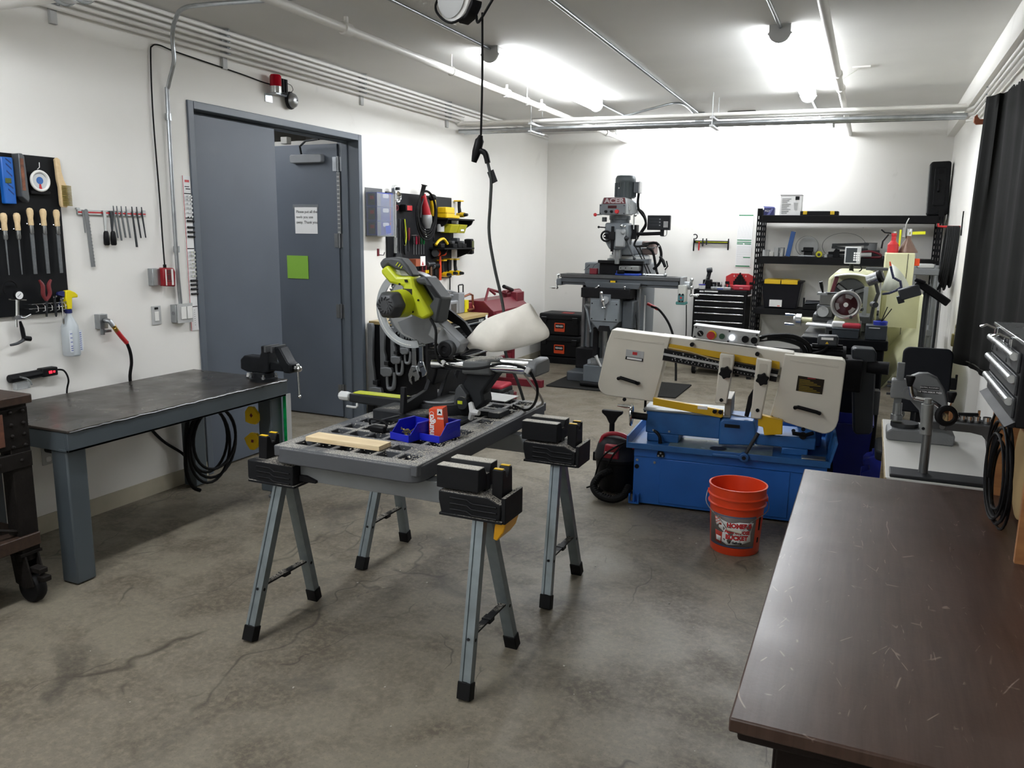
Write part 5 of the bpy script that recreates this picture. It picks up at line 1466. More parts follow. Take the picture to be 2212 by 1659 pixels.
# ------------------------------------------------------------------ milling machine and the left half of the back wall
MG = M('mill_grey', '6f757a', .4, .2, var=.08, vs=5)
MD = M('mill_dark_grey', '4d5257', .4, .2, var=.1, vs=6)
ML = M('mill_light_grey', '9a9ea0', .4, .3, var=.08)
t = thing('milling_machine', 'tall grey vertical milling machine in front of the back wall', 'milling machine', (1.35, 5.2, 0))
B().box(.95, 1.72, 4.62, 5.9, .0, .12).o('base', MD, t, .02)
B().prism([(.98, 5.08), (1.66, 5.08), (1.70, 5.25), (1.66, 5.8), (1.02, 5.8), (.96, 5.25)], 'z', .12, 1.36).o('column', MG, t, .015)
for x in (1.0, 1.07, 1.6, 1.66):
    B().box(x - .018, x + .018, 5.02, 5.085, .25, 1.2).o('way', STEEL, t, .003)
B().box(.96, 1.2, 4.9, 5.1, .12, .36).box(1.18, 1.24, 4.86, 4.92, .12, .62).o('column_foot', BLACKM, t, .01)
B().cyl((1.32, 4.9, .12), (1.32, 4.9, .62), .035).o('knee_screw', STEEL, t)
# knee
B().prism([(1.17, .98), (1.52, .98), (1.52, .71), (1.43, .6), (1.28, .6), (1.17, .71)], 'y', 4.75, 5.08).o('knee', MG, t, .012)
B().box(1.18, 1.51, 4.742, 4.75, .71, .95).o('knee_front_plate', M('mill_plate', '7c8388', .4, .2), t, .004)
for x in (1.2, 1.36, 1.49):
    for z in (.735, .91):
        B().cyl((x, 4.738, z), (x, 4.743, z), .008, n=8).o('bolt', INK, t)
B().prism([(1.3, .66), (1.41, .66), (1.43, .6), (1.28, .6)], 'y', 4.72, 4.752).o('knee_opening', INK, t)
B().box(1.52, 1.66, 4.85, 5.08, .62, .95).o('knee_side', MD, t, .02)
# saddle with black way cover
B().box(1.06, 1.64, 4.74, 5.0, .975, 1.085).o('way_cover', BLACKM, t, .006)
B().prism([(1.1, 1.085), (1.72, 1.085), (1.74, 1.15), (1.08, 1.15)], 'y', 4.8, 5.15).o('saddle', MD, t, .006)
B().box(1.0, 1.07, 5.0, 5.1, .95, 1.15).o('side_guard', BLACKM, t)
# table
TS = M('table_steel', '5f6163', .38, .7, var=.12, vs=10)
B().box(.755, 2.165, 4.86, 5.12, 1.19, 1.23).o('table', TS, t, .003)
B().box(.765, 2.15, 4.875, 5.105, 1.135, 1.19).box(.78, 2.14, 4.89, 5.09, 1.105, 1.135).o('table_apron', MD, t, .003)
for y in (4.92, 4.99, 5.06):
    B().box(.82, 2.1, y - .008, y + .008, 1.2301, 1.2312).o('t_slot', INK, t)
B().box(.83, .85, 4.88, 5.1, 1.23, 1.2313).o('chip_groove', DSTEEL, t)
B().box(1.36, 1.45, 4.845, 4.862, 1.12, 1.175).o('stop_block', BLACK, t, .003)
B().box(1.375, 1.435, 4.843, 4.846, 1.14, 1.17).o('yellow_tag', YELLOW, t)
B().tube([(1.45, 4.85, 1.13), (1.6, 4.84, 1.1), (1.72, 4.84, 1.135), (1.8, 4.87, 1.13)], .007, 6, 3).o('limit_cable', RUBBER, t)
for x in (1.25, 1.56):
    B().tube([(x, 4.8, 1.1), (x - .05, 4.76, 1.07)] if x < 1.4 else [(x + .01, 4.8, 1.1), (x - .02, 4.75, 1.04)], .007, 8).sph((x + .005, 4.79, 1.105), .015, 8, 6).o('lock_lever', CHROME, t)


def ballcrank(c, a, L, par, hy):
    c = V(c)
    d = V((0, math.sin(a), math.cos(a))) if hy == 'x' else V((math.sin(a), 0, math.cos(a)))
    out = V((1 if c.x > 1.4 else -1, 0, 0)) if hy == 'x' else V((0, -1, 0))
    B().tube([c + d * L, c, c - d * L], [.009, .014, .008], 8).sph(c + d * L, .021, 10, 8).sph(c, .024, 10, 8).sph(c - d * L, .018, 10, 8).tube([c - d * L, c - d * L + out * .05, c - d * L + out * .09], [.008, .013, .008], 8).o('crank', CHROME, par)


B().box(.69, .76, 4.9, 5.08, 1.09, 1.17).o('end_bearing', MG, t, .015)
ballcrank((.675, 4.99, 1.13), .2, .075, t, 'x')
# power feed on the right end
B().box(2.165, 2.2, 4.87, 5.1, 1.13, 1.235).o('end_bracket', ML, t, .006)
B().cyl((2.2, 4.98, 1.14), (2.26, 4.98, 1.14), .045).o('feed_hub', ML, t)
B().box(2.15, 2.24, 4.86, 4.98, .96, 1.15).o('power_feed', M('feed_cream', 'b9bab4', .4), t, .012)
B().box(2.16, 2.225, 4.852, 4.862, .975, 1.045).o('feed_panel', M('feed_teal', '3d6d72', .4), t)
for x in (2.175, 2.21):
    B().cyl((x, 4.85, 1.045), (x, 4.855, 1.045), .012, n=10).cyl((x, 4.85, .972), (x, 4.855, .972), .009, n=10).o('feed_knob', INK, t)
B().cyl((2.192, 4.849, 1.01), (2.192, 4.855, 1.01), .011, n=10).o('feed_button', RED, t)
B().box(2.13, 2.24, 4.87, 5.0, .93, .965).o('feed_base', M('teal_trim', '4c8884', .4), t, .01)
ballcrank((2.275, 4.98, 1.12), 0.05, .085, t, 'x')
B().tube([(2.27, 4.98, 1.035), (2.36, 4.9, 1.03)], .01, 8).o('feed_handle', CHROME, t)
# knee and cross cranks
B().cyl((1.36, 4.742, .955), (1.36, 4.70, .955), .045).o('cross_dial', ML, t)
ballcrank((1.345, 4.685, .955), -.25, .085, t, 'y')
B().box(1.29, 1.42, 4.735, 4.745, .9, 1.02).o('dial_plate', MG, t)
B().cyl((1.17, 4.95, .87), (1.06, 4.92, .87), .04).o('knee_dial', ML, t)
B().tube([(1.06, 4.92, .87), (1.10, 4.86, .82), (1.14, 4.84, .68), (1.17, 4.82, .58)], [.02, .018, .015, .01], 8, 3).sph((1.165, 4.82, .575), .018, 8, 6).o('knee_crank', MG, t)
B().tube([(1.66, 4.95, .8), (1.6, 4.9, .76), (1.5, 4.87, .74)], .006, 6, 3).o('oil_line', STEEL, t)
# turret, ram, black shield
B().lathe([(.26, 0), (.26, .05), (.235, .055), (.235, .09), (.2, .1), (0, .1)], (1.46, 5.3, 1.36), (0, 0, 1), 32).o('turret', MG, t)
B().lathe([(.237, 0), (.237, .03)], (1.46, 5.3, 1.415), (0, 0, 1), 32).o('degree_scale', M('scale_white', 'c9cbcb', .4), t)
B().prism([(1.34, 1.46), (1.58, 1.46), (1.55, 1.62), (1.37, 1.62)], 'y', 4.95, 6.05).o('ram', MG, t, .015)
B().box(1.18, 1.70, 5.035, 5.05, 1.235, 1.395).box(1.17, 1.71, 4.99, 5.05, 1.36, 1.395).o('rubber_shield', BLACKM, t, .003)
# head
B().prism([(1.30, 1.82), (1.56, 1.82), (1.58, 1.72), (1.56, 1.58), (1.5, 1.52), (1.36, 1.52), (1.31, 1.6), (1.295, 1.72)], 'y', 4.8, 5.02).o('head_casting', MG, t, .02)
B().cyl((1.43, 4.9, 1.42), (1.43, 4.9, 1.54), .05).cyl((1.43, 4.9, 1.36), (1.43, 4.9, 1.42), .028).o('quill', STEEL, t)
B().box(1.385, 1.40, 4.77, 4.8, 1.5, 1.78).box(1.36, 1.43, 4.755, 4.8, 1.63, 1.72).box(1.40, 1.415, 4.765, 4.79, 1.5, 1.78).o('quill_stop', BLACKM, t, .002)
B().tor((1.335, 4.755, 1.67), (0.2, -1, 0), .055, .011, 22, 8).cyl((1.335, 4.8, 1.67), (1.33, 4.75, 1.67), .03).o('fine_feed_wheel', BLACK, t)
B().sph((1.325, 4.735, 1.668), .013, 8, 6).o('wheel_hub', CHROME, t)
B().tube([(1.31, 4.8, 1.765), (1.24, 4.78, 1.77)], .007, 8).sph((1.235, 4.78, 1.77), .014, 8, 6).o('speed_lever', BLACK, t)
B().cyl((1.52, 4.8, 1.72), (1.53, 4.75, 1.72), .03).box(1.43, 1.55, 4.77, 4.8, 1.55, 1.75).o('gear_cover', ML, t, .02)
B().tube([(1.56, 4.8, 1.64), (1.60, 4.75, 1.57), (1.68, 4.7, 1.44)], .009, 8).sph((1.685, 4.7, 1.43), .017, 8, 6).sph((1.56, 4.79, 1.65), .03, 8, 6).o('quill_handle', DSTEEL, t)
B().tube([(1.5, 4.78, 1.77), (1.55, 4.72, 1.78)], .008, 8).sph((1.56, 4.71, 1.78), .015, 8, 6).sph((1.5, 4.78, 1.79), .018, 8, 6).o('clutch_lever', CHROME, t)
B().lathe([(.11, 0), (.11, .03), (.12, .035), (.12, .08)], (1.435, 4.93, 1.82), (0, 0, 1), 24).o('neck', MD, t)
B().prism([(1.262, 1.905), (1.56, 1.905), (1.56, 2.02), (1.545, 2.095), (1.29, 2.095), (1.262, 2.02)], 'y', 4.745, 5.02).o('belt_housing', ML, t, .012)
B().lathe([(.15, 0), (.15, .12), (.13, .15), (0, .15)], (1.475, 5.02, 1.92), (0, 0, 1), 28).o('pulley_cover', ML, t)
B().box(1.255, 1.555, 4.72, 4.745, 1.905, 2.02).o('control_panel', M('panel_grey', '63676a', .4), t, .004)
B().box(1.355, 1.455, 4.715, 4.722, 1.975, 2.005).o('speed_display', M('display_maroon', '3d1418', .2), t)
for x, r, m_ in ((1.335, .016, BLACK), (1.4, .016, BLACK), (1.462, .024, RED)):
    B().cyl((x, 4.72, 1.94), (x, 4.69, 1.94), r, r * .85, 14).o('panel_knob', m_, t)
for x, z in ((1.27, 1.92), (1.27, 2.005), (1.54, 1.92), (1.54, 2.005)):
    B().cyl((x, 4.715, z), (x, 4.721, z), .006, n=8).o('panel_screw', INK, t)
B().prism([(1.285, 2.025), (1.55, 2.025), (1.538, 2.09), (1.30, 2.09)], 'y', 4.737, 4.746).o('name_plate', M('plate_maroon', '5c1d24', .4), t)
text('ACER', .072, M('letter_grey', 'a39a9a', .4), t, FY((1.418, 4.736, 2.056)), bold=.003, sx=1.25)
B().tube([(1.265, 4.8, 1.91), (1.22, 4.74, 1.905)], .006, 8).o('gear_rod', DSTEEL, t)
B().sph((1.205, 4.73, 1.905), .02, 10, 8).o('red_ball', RED, t)
B().box(1.27, 1.31, 4.78, 4.84, 1.83, 1.88).o('switch_box', DGREY, t, .004)
B().box(1.56, 1.566, 4.82, 4.97, 1.96, 2.03).o('side_label', M('label_mix', 'a8aaa8', .5, var=.4, vs=60), t)
B().cyl((1.6, 4.93, 1.75), (1.6, 4.93, 1.92), .009).sph((1.615, 4.92, 1.91), .02, 8, 6).o('brake_rod', CHROME, t)
# motor
B().lathe([(.108, 0), (.112, .01), (.112, .17), (.115, .175), (.115, .215), (.1, .245), (.06, .255), (0, .255)], (1.475, 4.97, 2.095), (0, 0, 1), 30).o('motor', M('motor_grey', '4f5659', .42, .2), t)
for i in range(22):
    a = 2 * PI * i / 22
    B().ob((1.475 + .114 * math.cos(a), 4.97 + .114 * math.sin(a), 2.185), (.014, .005, .155), rz=a).o('cooling_fin', MATS['motor_grey'], t)
B().box(1.585, 1.655, 4.9, 4.99, 2.15, 2.27).o('junction_box', MD, t, .006)
B().box(1.645, 1.662, 4.895, 4.995, 2.145, 2.275).o('junction_cover', LGREY, t, .006)
B().cyl((1.435, 4.855, 2.2), (1.435, 4.845, 2.2), .01, n=8).o('eye_bolt', CHROME, t)
B().tube([(1.64, 4.94, 2.15), (1.63, 4.95, 2.05), (1.64, 4.97, 1.97), (1.7, 5.0, 1.88), (1.72, 5.0, 1.8), (1.69, 5.0, 1.74), (1.66, 5.0, 1.7)], .014, 8, 5).tube([(1.62, 4.99, 1.98), (1.68, 5.02, 1.93), (1.71, 5.03, 1.82), (1.65, 5.03, 1.71), (1.6, 5.0, 1.6), (1.62, 5.0, 1.56), (1.75, 5.05, 1.58)], .012, 8, 5).o('motor_cable', RUBBER, t)
# read-out screen on its arm
B().tube([(1.58, 5.0, 1.75), (1.6, 4.98, 1.70), (1.7, 4.96, 1.70), (1.93, 4.92, 1.71)], .02, 10).cyl((1.93, 4.92, 1.68), (1.93, 4.92, 1.75), .022).box(1.53, 1.63, 4.94, 5.04, 1.64, 1.80).o('display_arm', BLACK, t)
d = B().box(1.765, 2.02, 4.885, 4.94, 1.745, 1.905).o('readout_screen', M('readout_black', '202124', .35), t, .006)
B().box(1.785, 1.92, 4.883, 4.886, 1.775, 1.885).o('screen_glass', M('readout_glass', '2a2c30', .15), d)
for i in range(4):
    for j in range(4):
        B().box(1.95 + i * .013, 1.96 + i * .013, 4.882, 4.886, 1.775 + j * .017, 1.788 + j * .017).o('key', LGREY, d)
for j in range(3):
    B().box(1.9, 1.915, 4.882, 4.886, 1.79 + j * .033, 1.803 + j * .033).o('axis_key', MGREY, d)
    B().box(1.79, 1.895, 4.8815, 4.884, 1.8 + j * .033, 1.802 + j * .033).o('screen_line', DGREY, d)
B().tube([(1.98, 4.93, 1.75), (1.97, 4.95, 1.69), (1.92, 4.95, 1.68), (1.9, 4.95, 1.7)], .006, 6, 4).o('screen_cable', LGREY, t)
for p in ([(1.66, 5.15, 1.58), (1.8, 5.2, 1.6), (1.86, 5.2, 1.5), (1.85, 5.2, 1.38), (1.78, 5.2, 1.3)], [(1.68, 5.2, 1.55), (1.75, 5.25, 1.5), (1.8, 5.25, 1.3), (1.83, 5.2, 1.25)], [(1.62, 5.15, 1.55), (1.7, 5.2, 1.35), (1.75, 5.2, 1.25)], [(1.58, 5.1, 1.56), (1.66, 5.15, 1.4), (1.73, 5.15, 1.24)]):
    B().tube(p, .016 if p[0][0] > 1.65 else .006, 8, 4).o('hose', RUBBER, t)
B().tube([(1.66, 5.1, 1.54), (1.85, 4.95, 1.55), (1.9, 4.93, 1.57)], .008, 8).o('ram_lever', CHROME, t)
B().box(1.6, 1.75, 5.3, 5.5, 1.46, 1.62).o('ram_cover', M('ram_brown', '8a7772', .5), t, .02)
B().tube([(1.6, 5.0, 1.0), (1.66, 4.95, .8), (1.7, 4.95, .5), (1.75, 5.0, .4), (1.9, 5.0, .33), (2.15, 4.95, .33), (2.25, 4.93, .5), (2.24, 4.93, .93)], .006, 6, 5).o('feed_cord', RUBBER, t)
B().tube([(1.72, 5.1, 1.0), (1.72, 5.12, .7), (1.73, 5.1, .45)], .01, 8).o('column_conduit', LGREY, t)
# things on the mill table
t = thing('machine_vise', 'steel machine vise on a blue base on the mill table', 'vise', (1.54, 4.98, 1.231))
B().box(1.41, 1.69, 4.9, 5.06, 1.231, 1.255).box(1.42, 1.48, 4.91, 5.05, 1.255, 1.285).o('base', M('vise_blue', '1c3f9e', .4), t, .006)
B().box(1.45, 1.68, 4.91, 5.04, 1.285, 1.34).o('jaw', M('vise_steel', '8d9090', .35, .7), t, .006)
B().cyl((1.44, 4.9, 1.27), (1.52, 4.89, 1.275), .022).o('screw_box', BLACK, t, .004)
for x in (1.47, 1.53, 1.6):
    B().cyl((x, 4.908, 1.315), (x, 4.913, 1.315), .007, n=8).o('hole', INK, t)
t = thing('red_stop', 'small dark red clamp block at the left of the mill table', 'clamp', (1.1, 4.95, 1.231))
B().box(1.09, 1.18, 4.93, 4.99, 1.231, 1.3).o('block', DRED, t, .006)
B().tube([(1.1, 4.95, 1.3), (1.02, 4.94, 1.275), (1.09, 4.94, 1.34)], .005, 6).tube([(1.12, 4.96, 1.3), (1.14, 4.96, 1.34), (1.2, 4.96, 1.37)], .003, 6).o('arm', DSTEEL, t)
t = thing('table_handle', 'chrome vise handle lying on the right of the mill table', 'handle', (1.85, 4.95, 1.231))
B().cyl((1.74, 4.93, 1.245), (1.98, 4.93, 1.245), .013, .01).sph((1.985, 4.93, 1.25), .02, 8, 6).sph((1.74, 4.93, 1.245), .018, 8, 6).o('bar', SILV, t)
t = thing('coolant_nozzle', 'black air gun hanging beside the mill column', 'air gun', (1.93, 5.15, 1.3))
B().tube([(1.86, 5.15, 1.45), (1.9, 5.15, 1.4), (1.93, 5.15, 1.33)], [.014, .02, .016], 8).tube([(1.94, 5.15, 1.4), (1.96, 5.14, 1.34), (1.93, 5.14, 1.3)], .008, 8).o('body', BLACK, t)
B().cyl((1.935, 5.14, 1.3), (1.93, 5.14, 1.235), .004).o('nozzle', CHROME, t)
pipe('mill_air_hose', 'black air hose with a red end running down beside the mill', [(1.75, 5.3, .86), (1.85, 5.3, .82), (1.98, 5.28, .66), (2.06, 5.25, .45), (2.1, 5.2, .2), (2.12, 5.15, .02)], .014, RUBBER, 'hose', 5)
B().tube([(1.7, 5.31, .89), (1.78, 5.31, .855), (1.83, 5.305, .83)], .018, 10).o('hose_sleeve', RED, None, 0, 'red sleeve at the top of the mill air hose', 'sleeve')
B().prism(rr(.86, 2.33, 4.2, 5.04, .02, 3), 'z', .001, .014).o('floor_mat', M('mat_black', '232322', .8, var=.15, vs=10, bump=.3, bs=60), None, .004, 'black anti fatigue mat on the floor before the mill', 'mat')
t = thing('grease_pump', 'small grey steel box with a lever standing on the mat', 'pump', (1.37, 4.45, .014))
B().box(1.245, 1.49, 4.36, 4.6, .05, .25).o('box', M('pump_grey', '656c72', .4, .2), t, .005)
B().tube([(1.45, 4.36, .25), (1.41, 4.35, .33), (1.39, 4.35, .37)], [.012, .014, .022], 8).o('lever', LGREY, t)
B().cyl((1.23, 4.33, .05), (1.52, 4.33, .045), .03, n=14).o('roller', BLACK, t)
B().box(1.28, 1.46, 4.4, 4.56, .25, .31).o('reservoir', CLEAR, t)
# stacked tool boxes in the corner
B().box(.12, .7, 5.78, 6.2, .0, .085).o('box_dolly', BLACK, None, .008, 'low black dolly under the two stacked tool boxes', 'dolly')
for k, z in enumerate((.086, .375)):
    t = thing('tool_box', 'black rugged tool box in the far left corner, ' + ('lower' if k == 0 else 'upper') + ' of two', 'tool box', (.42, 6.0, z), group='stacked tool boxes')
    B().box(.14, .69, 5.8, 6.2, z, z + .22).o('body', BLACK, t, .02)
    B().box(.125, .705, 5.785, 6.215, z + .2, z + .285).o('lid', M('box_black', '1d1e20', .5), t, .02)
    for x in (.2, .63):
        B().box(x - .035, x + .035, 5.775, 5.79, z + .16, z + .24).o('latch', BLACK, t, .004)
        B().box(x - .034, x + .034, 5.772, 5.776, z + .235, z + .242).o('latch_pin', MGREY, t)
    B().prism(rr(.345, .49, z + .05, z + .165, .01, 3), 'y', 5.785, 5.8).o('orange_plate', ORANGE, t)
    B().box(.36, .475, 5.781, 5.786, z + .095, z + .15).o('badge', INK, t)
    text('RIDGID', .03, PAPER, t, FY((.418, 5.7805, z + .122)), bold=.0012)
    if k:
        B().box(.4, .55, 5.9, 6.0, z + .285, z + .29).o('lid_mark', RED, t)
# wall tool bar and charts
t = thing('tool_bar', 'short magnetic tool bar with pliers on the back wall', 'tool bar', (2.22, 6.27, 1.58))
B().box(2.02, 2.45, 6.262, 6.284, 1.60, 1.632).o('rail', BLACKM, t, .002)
B().box(2.04, 2.44, 6.26, 6.263, 1.612, 1.62).o('lime_stripe', LIME, t)
for k, (x, z0, z1, m_, nm) in enumerate(((2.02, 1.5, 1.66, BLACK, 'black spanner'), (2.085, 1.51, 1.62, RED, 'red handled'), (2.13, 1.56, 1.66, DSTEEL, 'thin first'), (2.175, 1.58, 1.66, DSTEEL, 'thin second'), (2.445, 1.52, 1.66, BLACK, 'black right end'))):
    t = thing('bar_tool', nm + ' tool hanging on the back wall magnetic bar', 'tool', (x, 6.25, z0), group='tools on the back wall bar')
    B().lathe([(.008, 0), (.01, .02), (.007, z1 - z0), (0, z1 - z0)], (x, 6.252, z0), (0, 0, 1), 8).o('shank', m_, t)
    if k == 0:
        B().tor((x + .01, 6.25, z1 + .02), (0, 1, 0), .028, .007, 14, 6, .8, 4.6).o('hook', BLACK, t)
t = thing('wall_chart', 'tall white chart with green bands beside the shelf rack', 'chart', (2.63, 6.28, 1.32))
B().box(2.54, 2.725, 6.279, 6.2835, 1.318, 1.96).o('sheet', PAPER, t)
GR = M('chart_green', '1f7a4c', .6)
for z, a, b_ in ((1.945, 2.55, 2.72), (1.645, 2.545, 2.715), (1.62, 2.545, 2.715), (1.6, 2.545, 2.62), (1.6, 2.635, 2.715), (1.435, 2.63, 2.715), (1.33, 2.545, 2.715)):
    B().box(a, b_, 6.2785, 6.2792, z - (.006 if z > 1.34 else .008), z + .006).o('green_band', GR, t)
for i in range(13):
    B().box(2.55 + i * .013, 2.551 + i * .013, 6.2787, 6.2791, 1.66, 1.93).o('column_line', M('chart_grey', 'a8a8a8', .8, var=0), t)
for i in range(20):
    B().box(2.55, 2.715, 6.2788, 6.2792, 1.352 + i * .0118, 1.354 + i * .0118).o('row_line', MATS['chart_grey'], t)
# black roller cabinet
t = thing('roller_cabinet', 'black roller cabinet with seven drawer pulls beside the rack', 'tool chest', (2.45, 6.05, 0))
B().box(2.13, 2.76, 5.86, 6.27, .12, 1.05).o('cabinet', BLACKM, t, .006)
zt = 1.0
for h in (.075, .075, .075, .1, .1, .12, .14, .14):
    dr = B().box(2.15, 2.74, 5.85, 5.862, zt - h + .006, zt).o('drawer', BLACKM, t, .003)
    B().box(2.155, 2.735, 5.832, 5.852, zt - .02, zt - .006).o('pull', CHROME, dr, .004)
    zt -= h
B().box(2.2, 2.25, 5.857, 5.86, 1.018, 1.034).box(2.26, 2.42, 5.857, 5.86, 1.02, 1.036).o('badge_print', PAPER, t)
for x in (2.17, 2.7):
    B().cyl((x - .02, 5.93, .06), (x + .02, 5.93, .06), .06, n=18).o('wheel', RUBBER, t)
    B().cyl((x - .022, 5.93, .06), (x + .022, 5.93, .06), .025, n=12).o('wheel_hub', LGREY, t)
    B().box(x - .03, x + .03, 5.9, 5.96, .1, .13).o('caster_plate', STEEL, t)
B().tube([(2.77, 5.9, .99), (2.82, 5.9, 1.0), (2.82, 6.1, 1.0), (2.77, 6.1, .99)], .01, 8).o('side_handle', CHROME, t)
t = thing('clamp_kit', 'red wall rack of stepped clamps standing on the cabinet', 'clamp kit', (2.64, 6.18, 1.05))
B().prism([(2.45, 1.09), (2.45, 1.2), (2.52, 1.24), (2.72, 1.24), (2.8, 1.2), (2.8, 1.09)], 'y', 6.2, 6.215).box(2.45, 2.8, 6.1, 6.215, 1.06, 1.1).o('rack', RED, t, .003)
for i in range(9):
    h = .13 - abs(i - 4) * .025
    B().box(2.55 + i * .017, 2.564 + i * .017, 6.15, 6.19, 1.1, 1.12 + h).o('stud', BLACKM, t)
for s in (2.475, 2.765):
    B().box(s - .022, s + .022, 6.15, 6.195, 1.11, 1.14).o('step_block', BLACKM, t)
for s in (2.55, 2.69):
    B().prism([(s - .006, 1.2), (s + .006, 1.2), (s, 1.225)], 'y', 6.198, 6.2).o('white_arrow', PAPER, t)
t = thing('red_case', 'low red plastic case on the roller cabinet', 'case', (2.68, 6.0, 1.05))
B().box(2.58, 2.79, 5.93, 6.06, 1.05, 1.11).o('shell', M('case_red', 'b02a3a', .4), t, .012)
B().box(2.66, 2.70, 5.926, 5.931, 1.075, 1.08).o('mark', PAPER, t)
t = thing('collet_tray', 'silver tray of collets on the roller cabinet', 'tray', (2.45, 5.98, 1.05))
B().box(2.32, 2.56, 5.92, 6.04, 1.05, 1.08).o('tray', SILV, t, .004)
for i in range(10):
    B().lathe([(.01, 0), (.012, .02), (.006, .022), (.005, .03 + .03 * (i % 3 == 1)), (0, .03 + .03 * (i % 3 == 1))], (2.34 + (i % 5) * .048, 5.95 + (i // 5) * .055, 1.08), (0, 0, 1), 10).o('collet', SILV if i % 2 else DSTEEL, t)
B().box(2.4, 2.47, 5.916, 5.921, 1.052, 1.066).o('latch', M('steel_blue', '5a63a0', .4), t)
t = thing('white_jar', 'small white jar with a blue lid on the roller cabinet', 'jar', (2.21, 5.95, 1.05))
B().lathe([(0, 0), (.038, 0), (.04, .01), (.04, .045), (0, .045)], (2.21, 5.95, 1.05), (0, 0, 1), 18).o('jar_body', PAPER, t)
B().lathe([(0, 0), (.041, 0), (.041, .012), (0, .012)], (2.21, 5.95, 1.095), (0, 0, 1), 18).o('jar_lid', M('lid_blue', '2f2f9c', .4), t)
t = thing('drill_vise', 'black indexing head on the roller cabinet corner', 'indexing head', (2.25, 6.1, 1.05))
B().box(2.2, 2.3, 6.03, 6.15, 1.05, 1.16).box(2.3, 2.4, 6.05, 6.13, 1.05, 1.13).o('base', BLACKM, t, .01)
B().cyl((2.25, 6.08, 1.16), (2.27, 6.08, 1.27), .025).cyl((2.24, 6.06, 1.27), (2.30, 6.06, 1.28), .03).o('spindle', DSTEEL, t)
B().tube([(2.22, 6.0, 1.1), (2.26, 6.0, 1.2)], .006, 6).o('bright_rod', SILV, t)
# ------------------------------------------------------------------ black shelf rack on the back wall
t = thing('shelf_rack', 'black slotted steel shelf rack against the back wall', 'shelf', (3.78, 6.0, 0))


def postface(wd, h, m4):
    xs = [0, .014, .022, .037, .045, wd]
    zs, k = [0.], 0
    z = .03
    while z < h - .06:
        zs += [z, z + .034]
        z += .062
    zs += [h]
    b = B().plate(xs, zs, lambda i, j: i in (1, 3) and j % 2 == 1, 0, .003)
    return b.tr(m4)


for x, y, s in ((2.83, 5.78, 1), (2.83, 6.22, 1), (4.755, 5.78, -1), (4.755, 6.22, -1)):
    b = postface(.058, 2.01, Matrix(((s, 0, 0, x), (0, 0, 1, y), (0, 1, 0, 0), (0, 0, 0, 1))))
    c = postface(.058, 2.01, Matrix(((0, 0, s, x), (1, 0, 0, y), (0, 1, 0, 0), (0, 0, 0, 1))))
    b.add(c.v, c.f)
    b.o('post', BLACKM, t, smooth=0)
for z, h in ((1.935, .08), (1.468, .085), (.862, .07), (.35, .07)):
    B().box(2.888, 4.70, 5.775, 5.81, z - h, z).o('front_beam', BLACKM, t, .003)
    B().box(2.888, 4.70, 6.2, 6.23, z - h, z).box(2.85, 2.885, 5.8, 6.2, z - h, z - .01).box(4.72, 4.745, 5.8, 6.2, z - h, z - .01).o('frame_beam', BLACKM, t)
    B().box(2.89, 4.70, 5.81, 6.2, z - .018, z - .003).o('deck', BLACKM, t)
    for x in (3.2, 3.75, 4.35):
        B().box(x - .015, x + .015, 5.81, 6.2, z - .05, z - .018).o('deck_support', BLACKM, t)
for x in (2.87,):
    B().tube([(x - .025, 5.8, .3), (x - .025, 6.2, .7)], .008, 6).tube([(x - .025, 5.8, 1.0), (x - .025, 6.2, 1.4)], .008, 6).o('side_brace', BLACKM, t)
# top shelf
t = thing('small_carton', 'small dark blue carton at the left end of the top shelf', 'carton', (2.94, 5.95, 1.935))
B().box(2.885, 3.0, 5.9, 6.02, 1.935, 2.02).o('box', M('carton_navy', '2a2f63', .5, var=.1), t)
B().prism([(2.885, 2.02), (3.0, 2.02), (2.99, 2.035), (2.87, 2.042)], 'y', 5.93, 6.02).prism([(2.92, 1.94), (2.95, 1.94), (2.99, 2.01), (2.97, 2.015)], 'y', 5.898, 5.9).o('flap', M('carton_lilac', '6c70a8', .5), t)
text('PG30', .03, PAPER, t, FY((2.93, 5.899, 1.985)))
t = thing('white_carton', 'tall white printed carton standing on the top shelf', 'carton', (3.17, 5.98, 1.935))
B().box(3.06, 3.295, 5.9, 6.08, 1.935, 2.165).o('box', PAPER, t, .002)
B().box(3.058, 3.297, 5.898, 6.082, 2.162, 2.168).o('lid_edge', DGREY, t)
for i in range(9):
    B().box(3.08, 3.14 + .02 * ((i * 7) % 3), 5.8985, 5.9, 1.96 + i * .02, 1.966 + i * .02).o('print', MGREY, t)
B().box(3.225, 3.27, 5.8985, 5.9, 2.11, 2.15).o('dark_logo', INK, t)
B().prism([(3.22, 2.0), (3.25, 2.0), (3.26, 2.08), (3.21, 2.08)], 'y', 5.8985, 5.9).o('picture', LGREY, t)
t = thing('socket_case', 'flat black case with yellow latches on the top shelf', 'case', (3.48, 5.95, 1.935))
B().box(3.29, 3.7, 5.87, 6.1, 1.935, 1.985).o('shell', BLACK, t, .008)
for x in (3.345, 3.635):
    B().box(x - .022, x + .022, 5.862, 5.872, 1.945, 1.985).o('latch', YELLOW, t, .003)
t = thing('instrument_case', 'tall black hard case leaning in the corner on the top shelf', 'case', (4.68, 6.0, 1.935))
mm = Matrix.Translation((4.69, 5.98, 1.94)) @ Matrix.Rotation(-.03, 4, 'Y')
B().prism(rr(-.1, .1, 0, .565, .03), 'y', -.12, .12).tr(mm).o('shell', M('case_black', '1c1d1f', .6, var=.2, bump=.2), t, .015)
B().prism(rr(-.055, .06, .1, .5, .02), 'y', -.135, -.12).tr(mm).o('panel', MATS['case_black'], t, .008)
